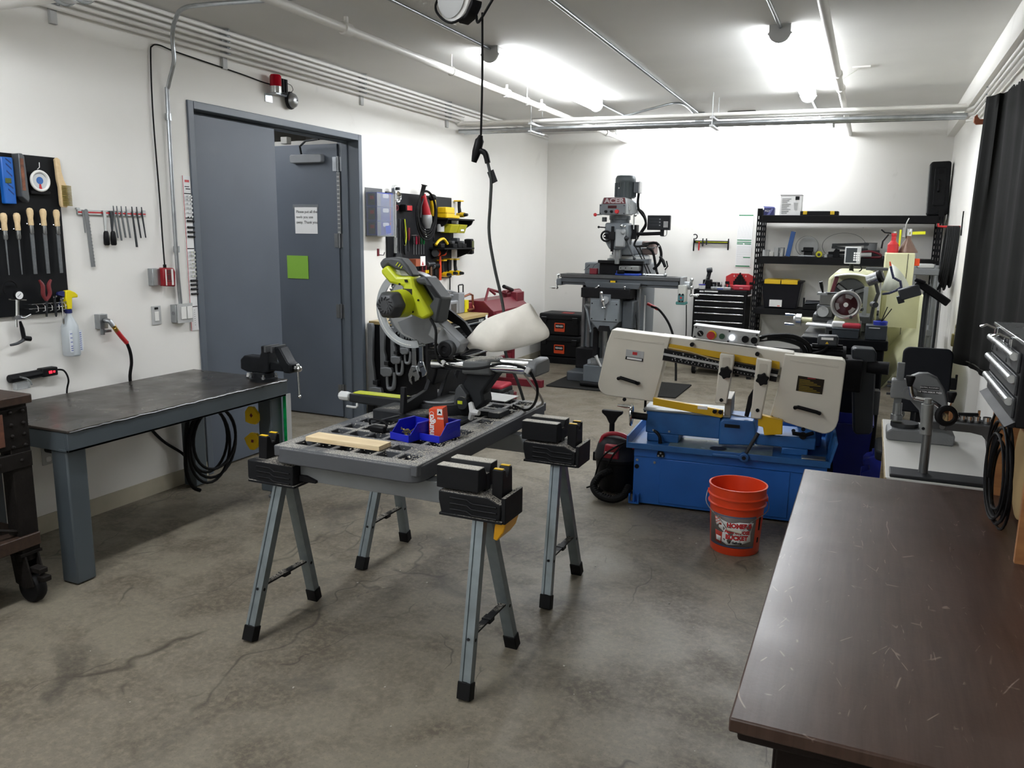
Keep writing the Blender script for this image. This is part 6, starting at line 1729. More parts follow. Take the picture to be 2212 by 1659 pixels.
B().tube([(-.01, -.135, .25), (-.01, -.165, .26), (-.01, -.165, .36), (-.01, -.135, .37)], .012, 8).box(-.02, .03, -.142, -.132, .43, .48).tr(mm).o('handle', BLACK, t)
B().box(-.106, -.1, -.06, -.05, .03, .53).tr(mm).o('seam', LGREY, t)
# middle shelf
def cyls(name, label, cat, x, y, z, r, h, mat, lid=None):
    t = thing(name, label, cat, (x, y, z))
    B().lathe([(0, 0), (r, 0), (r, h), (r * .8, h), (r * .8, h * .7), (0, h * .7)] if not lid else [(0, 0), (r, 0), (r, h), (0, h)], (x, y, z), (0, 0, 1), 18).o('body', mat, t)
    B().tor((x, y, z + h), (0, 0, 1), r, r * .06, 18, 6).o('rim', STEEL, t)
    if lid:
        B().lathe([(0, 0), (r * .9, 0), (r * .9, h * .2), (0, h * .2)], (x, y, z + h), (0, 0, 1), 18).o('lid', lid, t)


Z2 = 1.466
cyls('steel_ring', 'short grey steel can at the left end of the middle shelf', 'can', 2.94, 5.95, Z2, .042, .07, LGREY)
cyls('steel_ring', 'polished steel sleeve near the blue bar on the middle shelf', 'sleeve', 3.11, 5.95, Z2, .035, .1, SILV)
B().box(3.03, 3.075, 5.93, 5.98, Z2, Z2 + .1).o('small_block', LGREY, None, .003, 'pale upright block beside the steel sleeve on the middle shelf', 'block')
B().box(2.98, 3.025, 5.9, 5.95, Z2, Z2 + .05).o('small_block', M('offwhite_block', 'd0cfc8', .5), None, .003, 'tiny white block on the middle shelf by the can', 'block')
B().ob((3.205, 5.95, Z2 + .145), (.05, .03, .29), ry=.16).o('blue_bar', M('bar_blue', '2a5a9e', .4), None, .003, 'blue flat bar leaning on the middle shelf', 'bar')


def band(name, label, cx_, y, z, rx, rz_, wd, mat, a0=0, a1=2 * PI, tail=None):
    n = 40
    vs, fs = [], []
    for i in range(n + 1):
        a = a0 + (a1 - a0) * i / n
        for k, (q, dy) in enumerate(((1, -wd), (1, wd), (.975, wd), (.975, -wd))):
            vs.append((cx_ + rx * q * math.sin(a), y + dy, z + rz_ + rz_ * q * math.cos(a)))
    for i in range(n):
        for k in range(4):
            fs.append((i * 4 + k, i * 4 + (k + 1) % 4, i * 4 + 4 + (k + 1) % 4, i * 4 + 4 + k))
    b = B().add(vs, fs)
    return b.o(name, mat, None, 0, label, 'blade')


BANDM = M('blade_grey', '6b6d6c', .4, .7, var=.1)
band('steel_hoop', 'small coiled band saw blade standing on the middle shelf', 3.385, 6.0, Z2, .125, .12, .02, BANDM)
band('steel_hoop', 'large arched band saw blade spanning the middle shelf', 3.78, 6.05, Z2 - .02, .235, .15, .018, BANDM, -2.2, 2.0)
B().lathe([(0, 0), (.11, 0), (.11, .01), (0, .01)], (3.39, 6.12, Z2 + .12), (0, -1, 0), 28).o('grinding_disc', M('disc_white', 'b9bbb9', .6), None, 0, 'pale round disc behind the small coiled blade', 'disc')
B().box(3.35, 3.46, 5.92, 6.0, Z2 + .06, Z2 + .11).box(3.33, 3.36, 5.93, 5.98, Z2 + .055, Z2 + .075).box(3.36, 3.45, 5.93, 5.99, Z2, Z2 + .06).o('black_clamp', BLACK, None, .006, 'black block clamp inside the small coiled blade', 'clamp')
B().ob((3.39, 5.87, Z2 + .014), (.18, .08, .012), rz=.1).o('paper_stack', M('pale_paper', 'b7bbbf', .6), None, .001, 'pale flat packet at the front of the middle shelf', 'packet')
t = thing('tape_measure', 'yellow tape measure on the middle shelf', 'tape measure', (3.53, 5.88, Z2))
B().cyl((3.53, 5.86, Z2 + .035), (3.53, 5.92, Z2 + .035), .036, n=20).o('case', M('tape_yellow', 'c6c21f', .4), t, .004)
B().cyl((3.53, 5.857, Z2 + .03), (3.53, 5.862, Z2 + .03), .017, n=16).o('face', DSTEEL, t)
cyls('steel_ring', 'small steel bushing right of the yellow tape measure', 'bushing', 3.6, 5.88, Z2, .025, .035, SILV)
for i, (z, a, nm, l_) in enumerate(((.02, .02, 'bottom', .4), (.06, -.05, 'lower middle', .42), (.105, .06, 'upper middle', .38), (.15, -.04, 'top', .4))):
    B().ob((3.82 + .012 * i, 5.98, Z2 + z), (l_, .05, .03), ry=a, rz=.05 * i).o('steel_stock', DSTEEL if i != 1 else BLACKM, None, .004, 'dark steel bar in the pile on the middle shelf, ' + nm + ' one', 'bar', 'bars on the middle shelf')
B().prism([(3.68, 0), (3.74, 0), (3.745, .09), (3.7, .1), (3.675, .06)], 'y', 5.9, 5.95).tr(Matrix.Translation((0, 0, Z2))).o('bracket_part', BLACKM, None, .004, 'black bracket left of the bar pile on the middle shelf', 'bracket')
cyls('steel_bowl', 'grey steel bowl at the right of the middle shelf', 'bowl', 4.06, 6.05, Z2 + .09, .07, .08, MGREY)
B().box(3.98, 4.16, 6.0, 6.12, Z2, Z2 + .089).o('steel_block', DSTEEL, None, .004, 'dark block carrying the grey bowl on the shelf', 'block')
t = thing('red_clamp', 'red handled clamp lying on the middle shelf', 'clamp', (4.1, 5.9, Z2))
B().tube([(3.95, 5.9, Z2 + .06), (4.05, 5.9, Z2 + .08), (4.16, 5.9, Z2 + .05), (4.17, 5.9, Z2 + .015), (4.0, 5.9, Z2 + .015)], .012, 8, 3).o('frame', DRED, t)
B().cyl((3.96, 5.89, Z2 + .035), (4.08, 5.89, Z2 + .04), .026).o('body', LGREY, t)
for i, x in enumerate((4.2, 4.245, 4.285, 4.32)):
    cyls('small_fitting', 'small steel fitting on the middle shelf, ' + ['first', 'second', 'third', 'fourth'][i] + ' right of the red clamp', 'fitting', x, 5.88, Z2, .016, .03 + .012 * (i % 2), LGREY if i % 2 else DSTEEL)
# bottom shelf
t = thing('storage_tote', 'black storage tote with a yellow folding lid on the rack', 'tote', (3.14, 5.98, .862))
B().add([(2.97, 5.83, .862), (3.33, 5.83, .862), (3.33, 6.14, .862), (2.97, 6.14, .862), (2.93, 5.8, 1.17), (3.37, 5.8, 1.17), (3.37, 6.17, 1.17), (2.93, 6.17, 1.17)], [(0, 1, 2, 3), (0, 1, 5, 4), (1, 2, 6, 5), (2, 3, 7, 6), (3, 0, 4, 7), (4, 5, 6, 7)]).o('tub', M('tote_black', '1b1b20', .45), t, .012)
B().box(2.915, 3.385, 5.79, 6.18, 1.165, 1.185).o('rim', MATS['tote_black'], t, .006)
for a, b_ in ((2.96, 3.14), (3.15, 3.33)):
    B().box(a, b_, 5.785, 5.8, 1.15, 1.2).box(a, b_, 5.8, 6.16, 1.185, 1.2).o('lid_flap', YELLOW, t, .004)
B().box(3.03, 3.17, 5.812, 5.816, .885, .965).o('label', PAPER, t)
B().box(3.12, 3.15, 5.811, 5.813, .89, .9).o('label_mark', ORANGE, t)
t = thing('parts_tray', 'black open tray of tools right of the tote', 'tray', (3.5, 5.95, .862))
B().box(3.4, 3.66, 5.84, 6.1, .862, .92).o('tray', BLACK, t, .006)
for i in range(4):
    B().cyl((3.42, 5.88 + i * .05, .93 + .006 * i), (3.64, 5.9 + i * .04, .95), .014, n=8).o('rod', DSTEEL, t)
B().box(3.4, 3.42, 5.84, 5.86, .92, 1.0).o('corner_post', BLACK, t)

# ------------------------------------------------------------------ lathe (its bed runs away from the viewer)
t = thing('metal_lathe', 'cream and grey metal lathe standing in front of the rack', 'lathe', (3.95, 2.9, 0))
LB = M('lathe_black', '101114', .4, .1, var=.15)
B().box(3.70, 4.22, 1.95, 2.55, 0, .93).o('tail_pedestal', LB, t, .012)
B().box(3.68, 4.24, 1.9, 3.9, .93, 1.0).o('chip_tray', LB, t, .01)
B().box(3.70, 4.22, 3.1, 3.9, 0, .93).o('head_pedestal', M('lathe_cream', 'bdbd9a', .45), t, .012)
B().box(3.83, 3.89, 2.05, 3.2, 1.0, 1.085).box(4.0, 4.06, 2.05, 3.2, 1.0, 1.085).box(3.85, 4.04, 2.05, 3.2, 1.0, 1.04).o('bed', IRON, t, .006)
B().prism([(3.78, 1.0), (4.16, 1.0), (4.16, 1.36), (4.1, 1.42), (3.84, 1.42), (3.78, 1.36)], 'y', 2.98, 3.7).o('headstock', MATS['lathe_cream'], t, .02)
B().box(4.19, 4.42, 3.6, 4.0, .5, 1.565).o('electric_cabinet', CREAM, t, .008)
B().box(4.365, 4.369, 3.597, 3.601, .6, 1.56).o('cabinet_seam', INK, t)
B().box(4.42, 4.46, 3.62, 3.75, 1.46, 1.52).o('cabinet_switch', ORANGE, t, .004)
sp = [(4.45, 1.27), (4.465, 1.27), (4.465, .98), (4.235, .66), (4.22, .66), (4.45, .99)]
B().prism(sp, 'y', 2.0, 3.6).o('splash_guard', CREAM, t)
B().box(4.22, 4.45, 2.9, 2.91, 1.0, 1.3).o('splash_rib', CREAM, t)
# chuck
B().cyl((3.95, 2.86, 1.245), (3.95, 2.98, 1.245), .122, n=36).o('chuck_body', IRON, t, .006)
for a in (.4, 2.5, 4.6):
    d = V((math.cos(a), 0, math.sin(a)))
    c = V((3.95, 2.845, 1.245))
    B().ob(c + d * .08, (.07, .05, .03), ry=-a).o('chuck_jaw', STEEL, t, .003)
    B().ob(c + d * .075 + V((0, .012, 0)), (.1, .01, .04), ry=-a).o('jaw_slot', INK, t)
gp = [(3.83 + .25 * i / 10, 1.385 + .018 * math.sin(PI * i / 10)) for i in range(11)]
B().prism(gp + [(p[0], p[1] + .006) for p in reversed(gp)], 'y', 2.72, 3.0).o('chuck_guard', M('guard_white', 'd6d6d2', .35), t)
B().prism([(3.80, 1.22), (3.83, 1.22), (3.865, 1.38), (3.835, 1.39)], 'y', 2.8, 2.83).o('guard_arm', M('arm_maroon', '58202a', .4), t, .004)
# carriage, toolpost, cross slide
B().box(3.72, 4.14, 2.38, 2.66, 1.06, 1.12).box(3.78, 3.9, 2.42, 2.62, 1.12, 1.16).o('carriage', IRON, t, .008)
B().box(3.745, 3.855, 2.33, 2.46, 1.10, 1.19).o('compound_slide', IRON, t, .006)
B().box(3.76, 3.87, 2.34, 2.46, 1.19, 1.275).o('tool_post', M('post_grey', '6d6e6e', .4, .5), t, .006)
B().box(3.74, 3.81, 2.33, 2.47, 1.265, 1.28).o('post_cap', STEEL, t)
B().cyl((3.79, 2.33, 1.145), (3.79, 2.31, 1.145), .04, n=24).o('compound_dial', SILV, t)
B().tube([(3.775, 2.4, 1.28), (3.765, 2.39, 1.32), (3.755, 2.38, 1.36)], [.006, .012, .013], 8).o('post_lever', BLACK, t)
B().tube([(3.80, 2.35, 1.28), (3.9, 2.3, 1.285), (3.985, 2.25, 1.31)], [.007, .008, .012], 8).o('clamp_bar', DSTEEL, t)
B().cyl((3.72, 2.3, 1.075), (3.62, 2.3, 1.075), .022).o('cross_screw', CREAM, t)
B().lathe([(.03, 0), (.046, .004), (.046, .04), (.036, .05), (.03, .06), (0, .06)], (3.65, 2.3, 1.075), (-1, 0, 0), 22).o('cross_dial', SILV, t)
for dz in (-.036, .036):
    B().cyl((3.6, 2.3, 1.075 + dz), (3.53, 2.3, 1.075 + dz), .007, .01, 10).o('cross_handle', CHROME, t)
# tailstock
B().prism([(3.87, 1.085), (4.05, 1.085), (4.02, 1.2), (3.9, 1.2)], 'y', 2.08, 2.32).cyl((3.95, 2.04, 1.23), (3.95, 2.36, 1.23), .05, n=20).o('tailstock', MATS['lathe_cream'], t, .01)
B().tor((3.95, 2.02, 1.225), (0, 1, 0), .088, .014, 32, 10).o('handwheel_rim', M('wheel_grey', 'aaa9a5', .35, .6), t)
B().lathe([(0, 0), (.078, 0), (.078, .012), (.03, .022), (.02, .03), (0, .03)], (3.95, 2.045, 1.225), (0, -1, 0), 28).o('handwheel_disc', M('wheel_maroon', '45181d', .35), t)
for a in (.9, 3.0, 5.1):
    n = 8
    o = [(3.95 + .07 * math.cos(a + .8 * i / n), 1.225 + .07 * math.sin(a + .8 * i / n)) for i in range(n + 1)] + [(3.95 + .045 * math.cos(a + .8 - .8 * i / n), 1.225 + .045 * math.sin(a + .8 - .8 * i / n)) for i in range(n + 1)]
    B().prism(o, 'y', 2.026, 2.034).o('handwheel_window', M('window_grey', '9a9692', .4), t)
B().cyl((3.95, 2.02, 1.225), (3.95, 2.005, 1.225), .016).o('handwheel_nut', CHROME, t)
B().cyl((3.99, 2.01, 1.145), (3.99, 1.97, 1.142), .01).o('handwheel_knob', CHROME, t)
B().box(4.055, 4.085, 2.45, 2.48, 1.0, 1.33).o('steady_post', ML, t)
B().tube([(4.03, 2.05, 1.2), (4.06, 2.03, 1.195)], .012, 8).o('lock_lever', DSTEEL, t)
# lamp on its arm
B().lathe([(.012, -.01), (.04, 0), (.042, .085), (.03, .09)], (4.075, 2.22, 1.385), (.8, -.2, .35), 20).o('lamp_shade', SILV, t)
B().lathe([(0, .0), (.043, .0), (.045, .02), (.03, .035), (0, .035)], (4.14, 2.2, 1.415), (.8, -.2, .35), 20).o('lamp_back', BLACK, t)
B().tube([(4.13, 2.2, 1.37), (4.15, 2.22, 1.3), (4.13, 2.24, 1.22), (4.12, 2.24, 1.12), (4.12, 2.24, 1.0)], .013, 8).cyl((4.14, 2.19, 1.22), (4.12, 2.26, 1.22), .02).o('lamp_arm', DGREY, t)
b = B()
cp = [(4.183, 2.2, 1.298), (4.22, 2.2, 1.305), (4.26, 2.2, 1.324), (4.293, 2.2, 1.351), (4.283, 2.2, 1.39), (4.237, 2.2, 1.414), (4.222, 2.2, 1.46), (4.212, 2.2, 1.495)]
for p, q in zip(cp, cp[1:]):
    for k in range(4):
        b.sph(V(p).lerp(V(q), k / 4), .009, 8, 5)
b.o('coolant_hose', M('hose_navy', '23294d', .45), t)
B().cyl((4.212, 2.2, 1.495), (4.205, 2.2, 1.525), .008, .004, 8).o('coolant_tip', ORANGE, t)
vs = []
for i in range(9):
    u = i / 8
    vs += [(4.17 + .2 * u, 2.62 - .12 * math.sin(PI * u), 1.30 + .0 * u), (4.22 + .15 * u, 2.66 - .1 * math.sin(PI * u), 1.50 - .12 * u * u - .06 * u)]
sh = B().add(vs, [(2 * i, 2 * i + 2, 2 * i + 3, 2 * i + 1) for i in range(8)]).o('clear_shield', M('shield_plastic', 'c3c6b8', .3, var=.03, trans=.3), t)
sh.modifiers.new('thick', 'SOLIDIFY').thickness = .003
# read-out screen
d = B().box(3.885, 4.005, 3.0, 3.05, 1.48, 1.615).o('readout_screen', LGREY, t, .006)
B().box(3.895, 3.975, 2.998, 3.001, 1.49, 1.605).o('screen_glass', M('readout_glass2', '33383c', .2), d)
for i in range(3):
    for j in range(4):
        B().box(3.952 + i * .016, 3.964 + i * .016, 2.996, 3.0, 1.505 + j * .018, 1.518 + j * .018).o('key', PAPER, d)
B().tube([(3.94, 3.05, 1.54), (3.94, 3.15, 1.5), (3.94, 3.2, 1.42)], .018, 8).tube([(3.99, 3.05, 1.49), (4.02, 3.06, 1.44), (3.98, 3.06, 1.41), (3.95, 3.06, 1.43)], .005, 6, 4).o('screen_arm', BLACK, t)
B().box(4.05, 4.22, 3.4, 3.6, 1.42, 1.44).o('rail_badge', DGREY, t)
# things on the lathe
t = thing('oil_can', 'red oil can on the cream cabinet', 'oil can', (4.24, 3.7, 1.566))
B().lathe([(0, 0), (.045, 0), (.045, .07), (.02, .1), (.018, .14), (.022, .145), (.022, .165), (0, .165)], (4.245, 3.7, 1.566), (0, 0, 1), 18).o('can_body', RED, t)
B().tube([(4.22, 3.68, 1.73), (4.17, 3.66, 1.735), (4.14, 3.66, 1.76)], .006, 6).tube([(4.2, 3.68, 1.72), (4.16, 3.66, 1.66), (4.155, 3.66, 1.6)], .008, 6).o('pump_lever', BLACK, t)
B().cyl((4.245, 3.7, 1.73), (4.245, 3.7, 1.745), .016).o('cap', CHROME, t)
t = thing('spray_flask', 'brown conical flask with a yellow label on the cream cabinet', 'flask', (4.36, 3.75, 1.566))
B().lathe([(0, 0), (.085, 0), (.085, .01), (.025, .11), (.022, .15), (0, .15)], (4.36, 3.78, 1.566), (0, 0, 1), 20).o('flask_body', M('flask_brown', '6e564b', .35, .3), t)
B().cyl((4.36, 3.78, 1.71), (4.36, 3.78, 1.77), .024).box(4.31, 4.33, 3.74, 3.79, 1.7, 1.78).o('pump_top', CHROME, t)
B().box(4.285, 4.30, 3.7, 3.72, 1.62, 1.76).ob((4.435, 3.72, 1.735), (.1, .006, .025), ry=-.05).o('yellow_tag', M('tag_yellow', 'd2d41c', .5), t)
B().tube([(4.33, 3.76, 1.7), (4.33, 3.75, 1.8), (4.35, 3.75, 1.86)], .005, 6, 3).o('hose', LGREY, t)
t = thing('rag_pile', 'white cloth lying on the lathe tray', 'cloth', (3.86, 2.05, 1.0))
B().ob((3.80, 2.0, 1.075), (.2, .06, .02), ry=.04).ob((3.915, 1.98, 1.09), (.085, .08, .04)).o('cloth', PAPER, t, .012)
B().ob((4.0, 1.97, 1.085), (.12, .08, .035)).o('red_rag', M('rag_red', 'b03040', .8), None, .014, 'folded red rag beside the white cloth on the lathe', 'rag')
TB = M('tray_grey', '3a4046', .4, .2)
t = thing('lathe_tool_box', 'dark grey steel box on the lathe end, left of two', 'box', (3.95, 1.95, 1.0))
B().box(3.88, 4.05, 1.91, 2.02, 1.002, 1.058).o('box', TB, t, .004)
B().box(3.878, 4.052, 1.908, 2.022, 1.058, 1.07).o('lid', TB, t, .003)
t = thing('lathe_tool_box', 'dark grey steel box on the lathe end, right of two', 'box', (4.15, 1.98, 1.0))
B().box(4.09, 4.225, 1.92, 2.05, 1.002, 1.1).o('box', TB, t, .004)
B().box(4.11, 4.18, 1.918, 1.921, 1.08, 1.086).o('label', PAPER, t)
t = thing('pencil_cup', 'blue cup with two thin black pens on the grey box', 'cup', (4.185, 2.0, 1.1))
B().lathe([(0, 0), (.045, 0), (.047, .025), (.04, .027), (.038, .008), (0, .008)], (4.18, 1.99, 1.1), (0, 0, 1), 18).o('cup', M('cup_blue', '2438a8', .4), t)
for d in ((.3, 0, 1), (.6, .1, 1)):
    B().cyl((4.18, 1.99, 1.11), V((4.18, 1.99, 1.11)) + V(d).normalized() * .12, .0035, n=6).o('pen', INK, t)
t = thing('tapping_arm', 'black motor on a slanting arm beside the cream lathe guard', 'arm', (4.4, 1.9, 1.2))
B().ob((4.335, 1.9, 1.335), (.13, .08, .075), ry=-.35).o('motor', M('armmotor', '3a3c40', .4, .3), t, .008)
B().ob((4.285, 1.9, 1.285), (.04, .06, .05), ry=-.35).o('nose', DSTEEL, t, .004)
B().ob((4.47, 1.9, 1.34), (.24, .06, .05), ry=.6).ob((4.39, 1.88, 1.41), (.07, .04, .025), ry=.3).o('lever_arm', BLACK, t, .008)
B().cyl((4.44, 1.93, 0), (4.44, 1.93, 1.34), .02).o('stand_tube', DSTEEL, t)
B().cyl((4.44, 1.93, 0), (4.44, 1.93, .02), .12).o('stand_base', BLACKM, t)

# ------------------------------------------------------------------ right wall: stock, hose, curtain, gas fitting
for i, (x, y, r, nm, m_) in enumerate(((4.63, 5.52, .03, 'thick grey', IRON), (4.69, 5.5, .02, 'dark rusty', M('rusty_bar', '4a3c35', .6, .4)), (4.735, 5.48, .012, 'thin bright', STEEL), (4.76, 5.55, .015, 'thin dark', DSTEEL))):
    B().cyl((x, y, 0), (x + .02, y + .14, 1.15 + .15 * i), r, n=12).o('bar_stock', m_, None, 0, nm + ' bar of metal stock leaning in the right corner', 'bar', 'bar stock')
t = thing('steel_cart', 'grey plastic utility cart behind the cream cabinet', 'cart', (4.55, 4.5, 0))
for x, y in ((4.46, 4.3), (4.64, 4.3), (4.46, 4.75), (4.64, 4.75)):
    B().cyl((x, y, .08), (x, y, 1.45), .018, n=10).cyl((x, y - .015, .045), (x, y + .015, .045), .045, n=14).o('leg', MGREY, t)
for z in (1.36, .8, .3):
    B().box(4.44, 4.66, 4.28, 4.77, z, z + .06).o('shelf', MGREY, t, .006)
B().box(4.47, 4.62, 4.3, 4.5, 1.42, 1.46).o('wire_tangle', LGREY, None, .01, 'pale bundle on top of the grey utility cart', 'bundle')
t = thing('hose_coil', 'coil of dark hose on a red hook on the right wall', 'hose', (4.74, 4.4, 1.2))
B().tube([(4.8, 4.42, 1.8), (4.66, 4.42, 1.8), (4.62, 4.42, 1.805), (4.62, 4.42, 1.83)], .01, 8).o('wall_hook', RED, t)
for i in range(7):
    pts = [(4.69 + .014 * i + .01 * math.cos(a), 4.42 + .16 * math.sin(a), 1.80 - (.25 + .012 * (i % 4)) + (.25 + .012 * (i % 4)) * math.cos(a)) for a in [2 * PI * j / 24 for j in range(24)]]
    B().tube(pts, .011, 8, closed=True).o('loop', M('hose_dark', '1d1e1f', .6), t)
B().tube([(4.7, 4.42, 1.3), (4.68, 4.42, 1.24), (4.65, 4.4, 1.22)], .013, 8, 3).o('hose_tail', MATS['hose_dark'], t)
B().tube([(4.79, 4.15, 1.72), (4.785, 4.12, 1.86), (4.785, 4.11, 1.93)], .006, 6).o('wall_cable', RUBBER, None, 0, 'short black cable end sticking up above the hose coil', 'cable')
B().box(4.735, 4.8, 1.9, 3.1, 0, 1.0).o('trim_3', WALL, kind=S)
t = thing('gas_fitting', 'brass valve pipe at the wall ledge by the curtain', 'valve', (4.74, 3.15, .8))
B().tube([(4.75, 3.16, .72), (4.75, 3.16, .98), (4.75, 3.1, 1.02), (4.75, 2.75, 1.02)], .014, 8, 2).o('pipe', M('dull_brass', '8e8458', .45, .5), t)
B().box(4.72, 4.76, 3.13, 3.18, .85, .95).o('valve_body', MATS['dull_brass'], t, .006)
# black curtain
t = thing('welding_curtain', 'long black welding curtain hanging beside the drawer box', 'curtain', (4.7, .9, .9))
path = [(4.625, 1.6), (4.665, 1.5), (4.70, 1.35), (4.715, 1.15), (4.74, .95), (4.725, .7), (4.75, .45), (4.735, .2), (4.755, -.1), (4.745, -.4), (4.76, -.65)]
Q = []
for i in range(len(path) - 1):
    for k in range(4):
        Q.append(V((*path[i], 0)).lerp(V((*path[i + 1], 0)), k / 4))
Q.append(V((*path[-1], 0)))
zs = [.93, 1.0, 1.1, 1.3, 1.6, 1.9, 2.2, 2.42, 2.5]
vs, fs = [], []
for j, z in enumerate(zs):
    for i, p in enumerate(Q):
        k = 1 - (z - .93) / 1.57
        vs.append((min(4.79, p.x + .006 * math.sin(i * 1.3 + z * 2) - (.03 * k if i < 5 else 0)), p.y - .05 * (1 - k) * (i < 6), z - .02 * i / len(Q)))
n = len(Q)
fs = [(j * n + i, j * n + i + 1, (j + 1) * n + i + 1, (j + 1) * n + i) for j in range(len(zs) - 1) for i in range(n - 1)]
cu = B().add(vs, fs).o('cloth', M('curtain_black', '0b0b08', .9, var=.15, bump=.1, bs=300), t, smooth=60)
cu.modifiers.new('thick', 'SOLIDIFY').thickness = .004
B().tube([(p.x - .006, p.y, .955) for p in Q[:24]], .004, 6).o('hem', M('hem_grey', '2b2b24', .8), t)
vs = [(4.79 - .0 * i, .62 + .02 * math.sin(j * 2.2) - .1 * i, .95 + j * .18) for j in range(9) for i in range(5)]
cu2 = B().add(vs, [(j * 5 + i, j * 5 + i + 1, j * 5 + 6 + i, j * 5 + 5 + i) for j in range(8) for i in range(4)]).o('grey_panel', M('curtain_olive', '55564a', .8), t, smooth=60)
cu2.modifiers.new('thick', 'SOLIDIFY').thickness = .004
t = thing('curtain_hook', 'brown wooden hook bracket at the curtain top', 'hook', (4.63, 1.62, 2.38))
B().prism([(4.57, 2.40), (4.57, 2.37), (4.585, 2.355), (4.79, 2.365), (4.79, 2.41), (4.65, 2.412), (4.635, 2.40), (4.62, 2.385), (4.6, 2.385), (4.59, 2.40), (4.585, 2.415)], 'y', 1.61, 1.64).o('bracket', m_wood('hook_brown', '8a4a2e', 'a15a3a'), t, .004)
B().tube([(4.72, 1.3 + .02 * i, 2.5 + .02 * (i % 2)) for i in range(8)], .006, 6).tube([(4.74, 1.2 + .03 * i, 2.53 - .02 * (i % 3)) for i in range(7)], .005, 6).o('curtain_chain', DSTEEL, None, 0, 'tangled chain above the curtain top', 'chain')

# ------------------------------------------------------------------ white table with press, tapper and frame
t = thing('white_table', 'white topped worktable behind the brown desk', 'table', (4.5, -.1, 0))
WT = M('white_laminate', 'd4d3ce', .45, var=.05, vs=3)
B().box(4.212, 4.79, -.68, .45, .74, .76).o('top', WT, t, .002)
B().box(4.208, 4.215, -.68, .45, .735, .758).o('edge_band', m_wood('chipboard', '8a7a5e', 'b3a382', (30, 6, 30)), t)
for x, y in ((4.25, -.62), (4.74, -.62), (4.25, .4), (4.74, .4)):
    B().box(x - .025, x + .025, y - .025, y + .025, 0, .74).o('leg', m_wood('table_leg_wood', '6f6148', '8f7f60'), t)
B().box(4.235, 4.26, -.62, .4, .66, .735).o('rail', MATS['table_leg_wood'], t)
PG = M('press_grey', '6e7071', .5, .2, var=.1, bump=.15, bs=120)
t = thing('arbor_press', 'grey one ton arbor press on the white table', 'arbor press', (4.36, .06, .76))
B().prism([(4.22, .80), (4.22, .765), (4.235, .76), (4.49, .76), (4.5, .765), (4.5, .81), (4.46, .82), (4.24, .815)], 'y', -.03, .13).o('base', PG, t, .006)
B().prism([(4.285, 1.025), (4.296, 1.054), (4.332, 1.073), (4.37, 1.076), (4.41, 1.057), (4.443, 1.006), (4.465, .922), (4.472, .813), (4.379, .813), (4.359, .856), (4.349, .899), (4.306, .946), (4.291, .96)], 'y', .025, .085).o('frame', PG, t, .008)
B().box(4.222, 4.3, .015, .095, .95, 1.038).o('gear_box', PG, t, .008)
B().box(4.24, 4.272, .035, .065, .86, 1.115).o('ram', M('ram_steel', '6f7274', .4, .6), t, .002)
B().cyl((4.258, .05, .845), (4.258, .05, .925), .02).cyl((4.258, .05, .845), (4.258, .05, .87), .026).o('ram_tip', STEEL, t)
B().lathe([(0, 0), (.06, 0), (.06, .02), (0, .02)], (4.295, .05, .816), (0, 0, 1), 24).o('anvil_plate', DSTEEL, t)
B().cyl((4.3, .015, .985), (4.3, -.02, .985), .03).cyl((4.3, -.02, .985), (4.3, -.035, .985), .018).o('pinion_hub', PG, t)
for z in (.965, 1.0, 1.02):
    B().cyl((4.222, .05, z), (4.205, .05, z), .006, n=8).o('set_screw', DSTEEL, t)
B().box(4.345, 4.42, .0238, .025, 1.005, 1.018).box(4.34, 4.42, .0238, .025, .985, .997).o('label_plate', M('label_black', '2a2a2a', .5), t)
text('ONE TON ARBOR PRESS', .0095, PAPER, t, FY((4.38, .0232, .991)), bold=.0002)
text('CENTRAL MACHINERY', .0075, PAPER, t, FY((4.38, .0232, 1.012)))
t = thing('hand_tapper', 'grey hand tapping stand with black knobs at the desk edge', 'tapper', (4.345, -.6, .762))
B().box(4.225, 4.62, -.675, -.56, .761, .775).o('base_plate', DSTEEL, t, .003)
B().cyl((4.345, -.6, .775), (4.345, -.6, .95), .017, n=18).o('post', M('post_steel', '77797a', .3, .7), t)
B().cyl((4.34, -.6, .93), (4.335, -.6, 1.05), .022, n=20).cyl((4.335, -.6, 1.05), (4.335, -.6, 1.072), .014, n=14).o('spindle_housing', M('tap_grey', '8a8c8b', .4, .4), t, .002)
B().cyl((4.328, -.618, .955), (4.328, -.622, .955), .006, n=8).o('set_screw', INK, t)
B().tube([(4.268, -.6, 1.12), (4.28, -.6, 1.075), (4.3, -.6, 1.067), (4.335, -.6, 1.063), (4.36, -.6, 1.055), (4.395, -.6, 1.033), (4.408, -.6, 1.05), (4.412, -.6, 1.07)], .0075, 8, 3).o('crossbar', CHROME, t)
for x, z in ((4.266, 1.118), (4.413, 1.068)):
    B().lathe([(.009, 0), (.013, .015), (.018, .035), (.016, .042), (0, .044)], (x, -.6, z - .005), (.0, 0, 1), 14).o('knob', BLACK, t)
B().tor((4.402, -.61, 1.012), (.25, -1, .1), .028, .014, 24, 10).o('crank_wheel', RUBBER, t)
B().lathe([(.018, -.01), (.02, .012), (.006, .014), (0, .014)], (4.402, -.61, 1.012), (.25, -1, .1), 16).o('wheel_hub', CHROME, t)
t = thing('bench_shear', 'grey cast frame with a rounded opening behind the wooden stand', 'frame', (4.6, -.45, .76))
fo = [(4.36, .935), (4.36, .968), (4.7, .968), (4.7, .761), (4.58, .761), (4.575, .85), (4.565, .9), (4.54, .928), (4.5, .935)]
B().prism(fo, 'y', -.52, -.4).o('casting', IRON, t, .004)
B().cyl((4.4, -.53, .95), (4.4, -.52, .95), .01).o('bolt', STEEL, t)
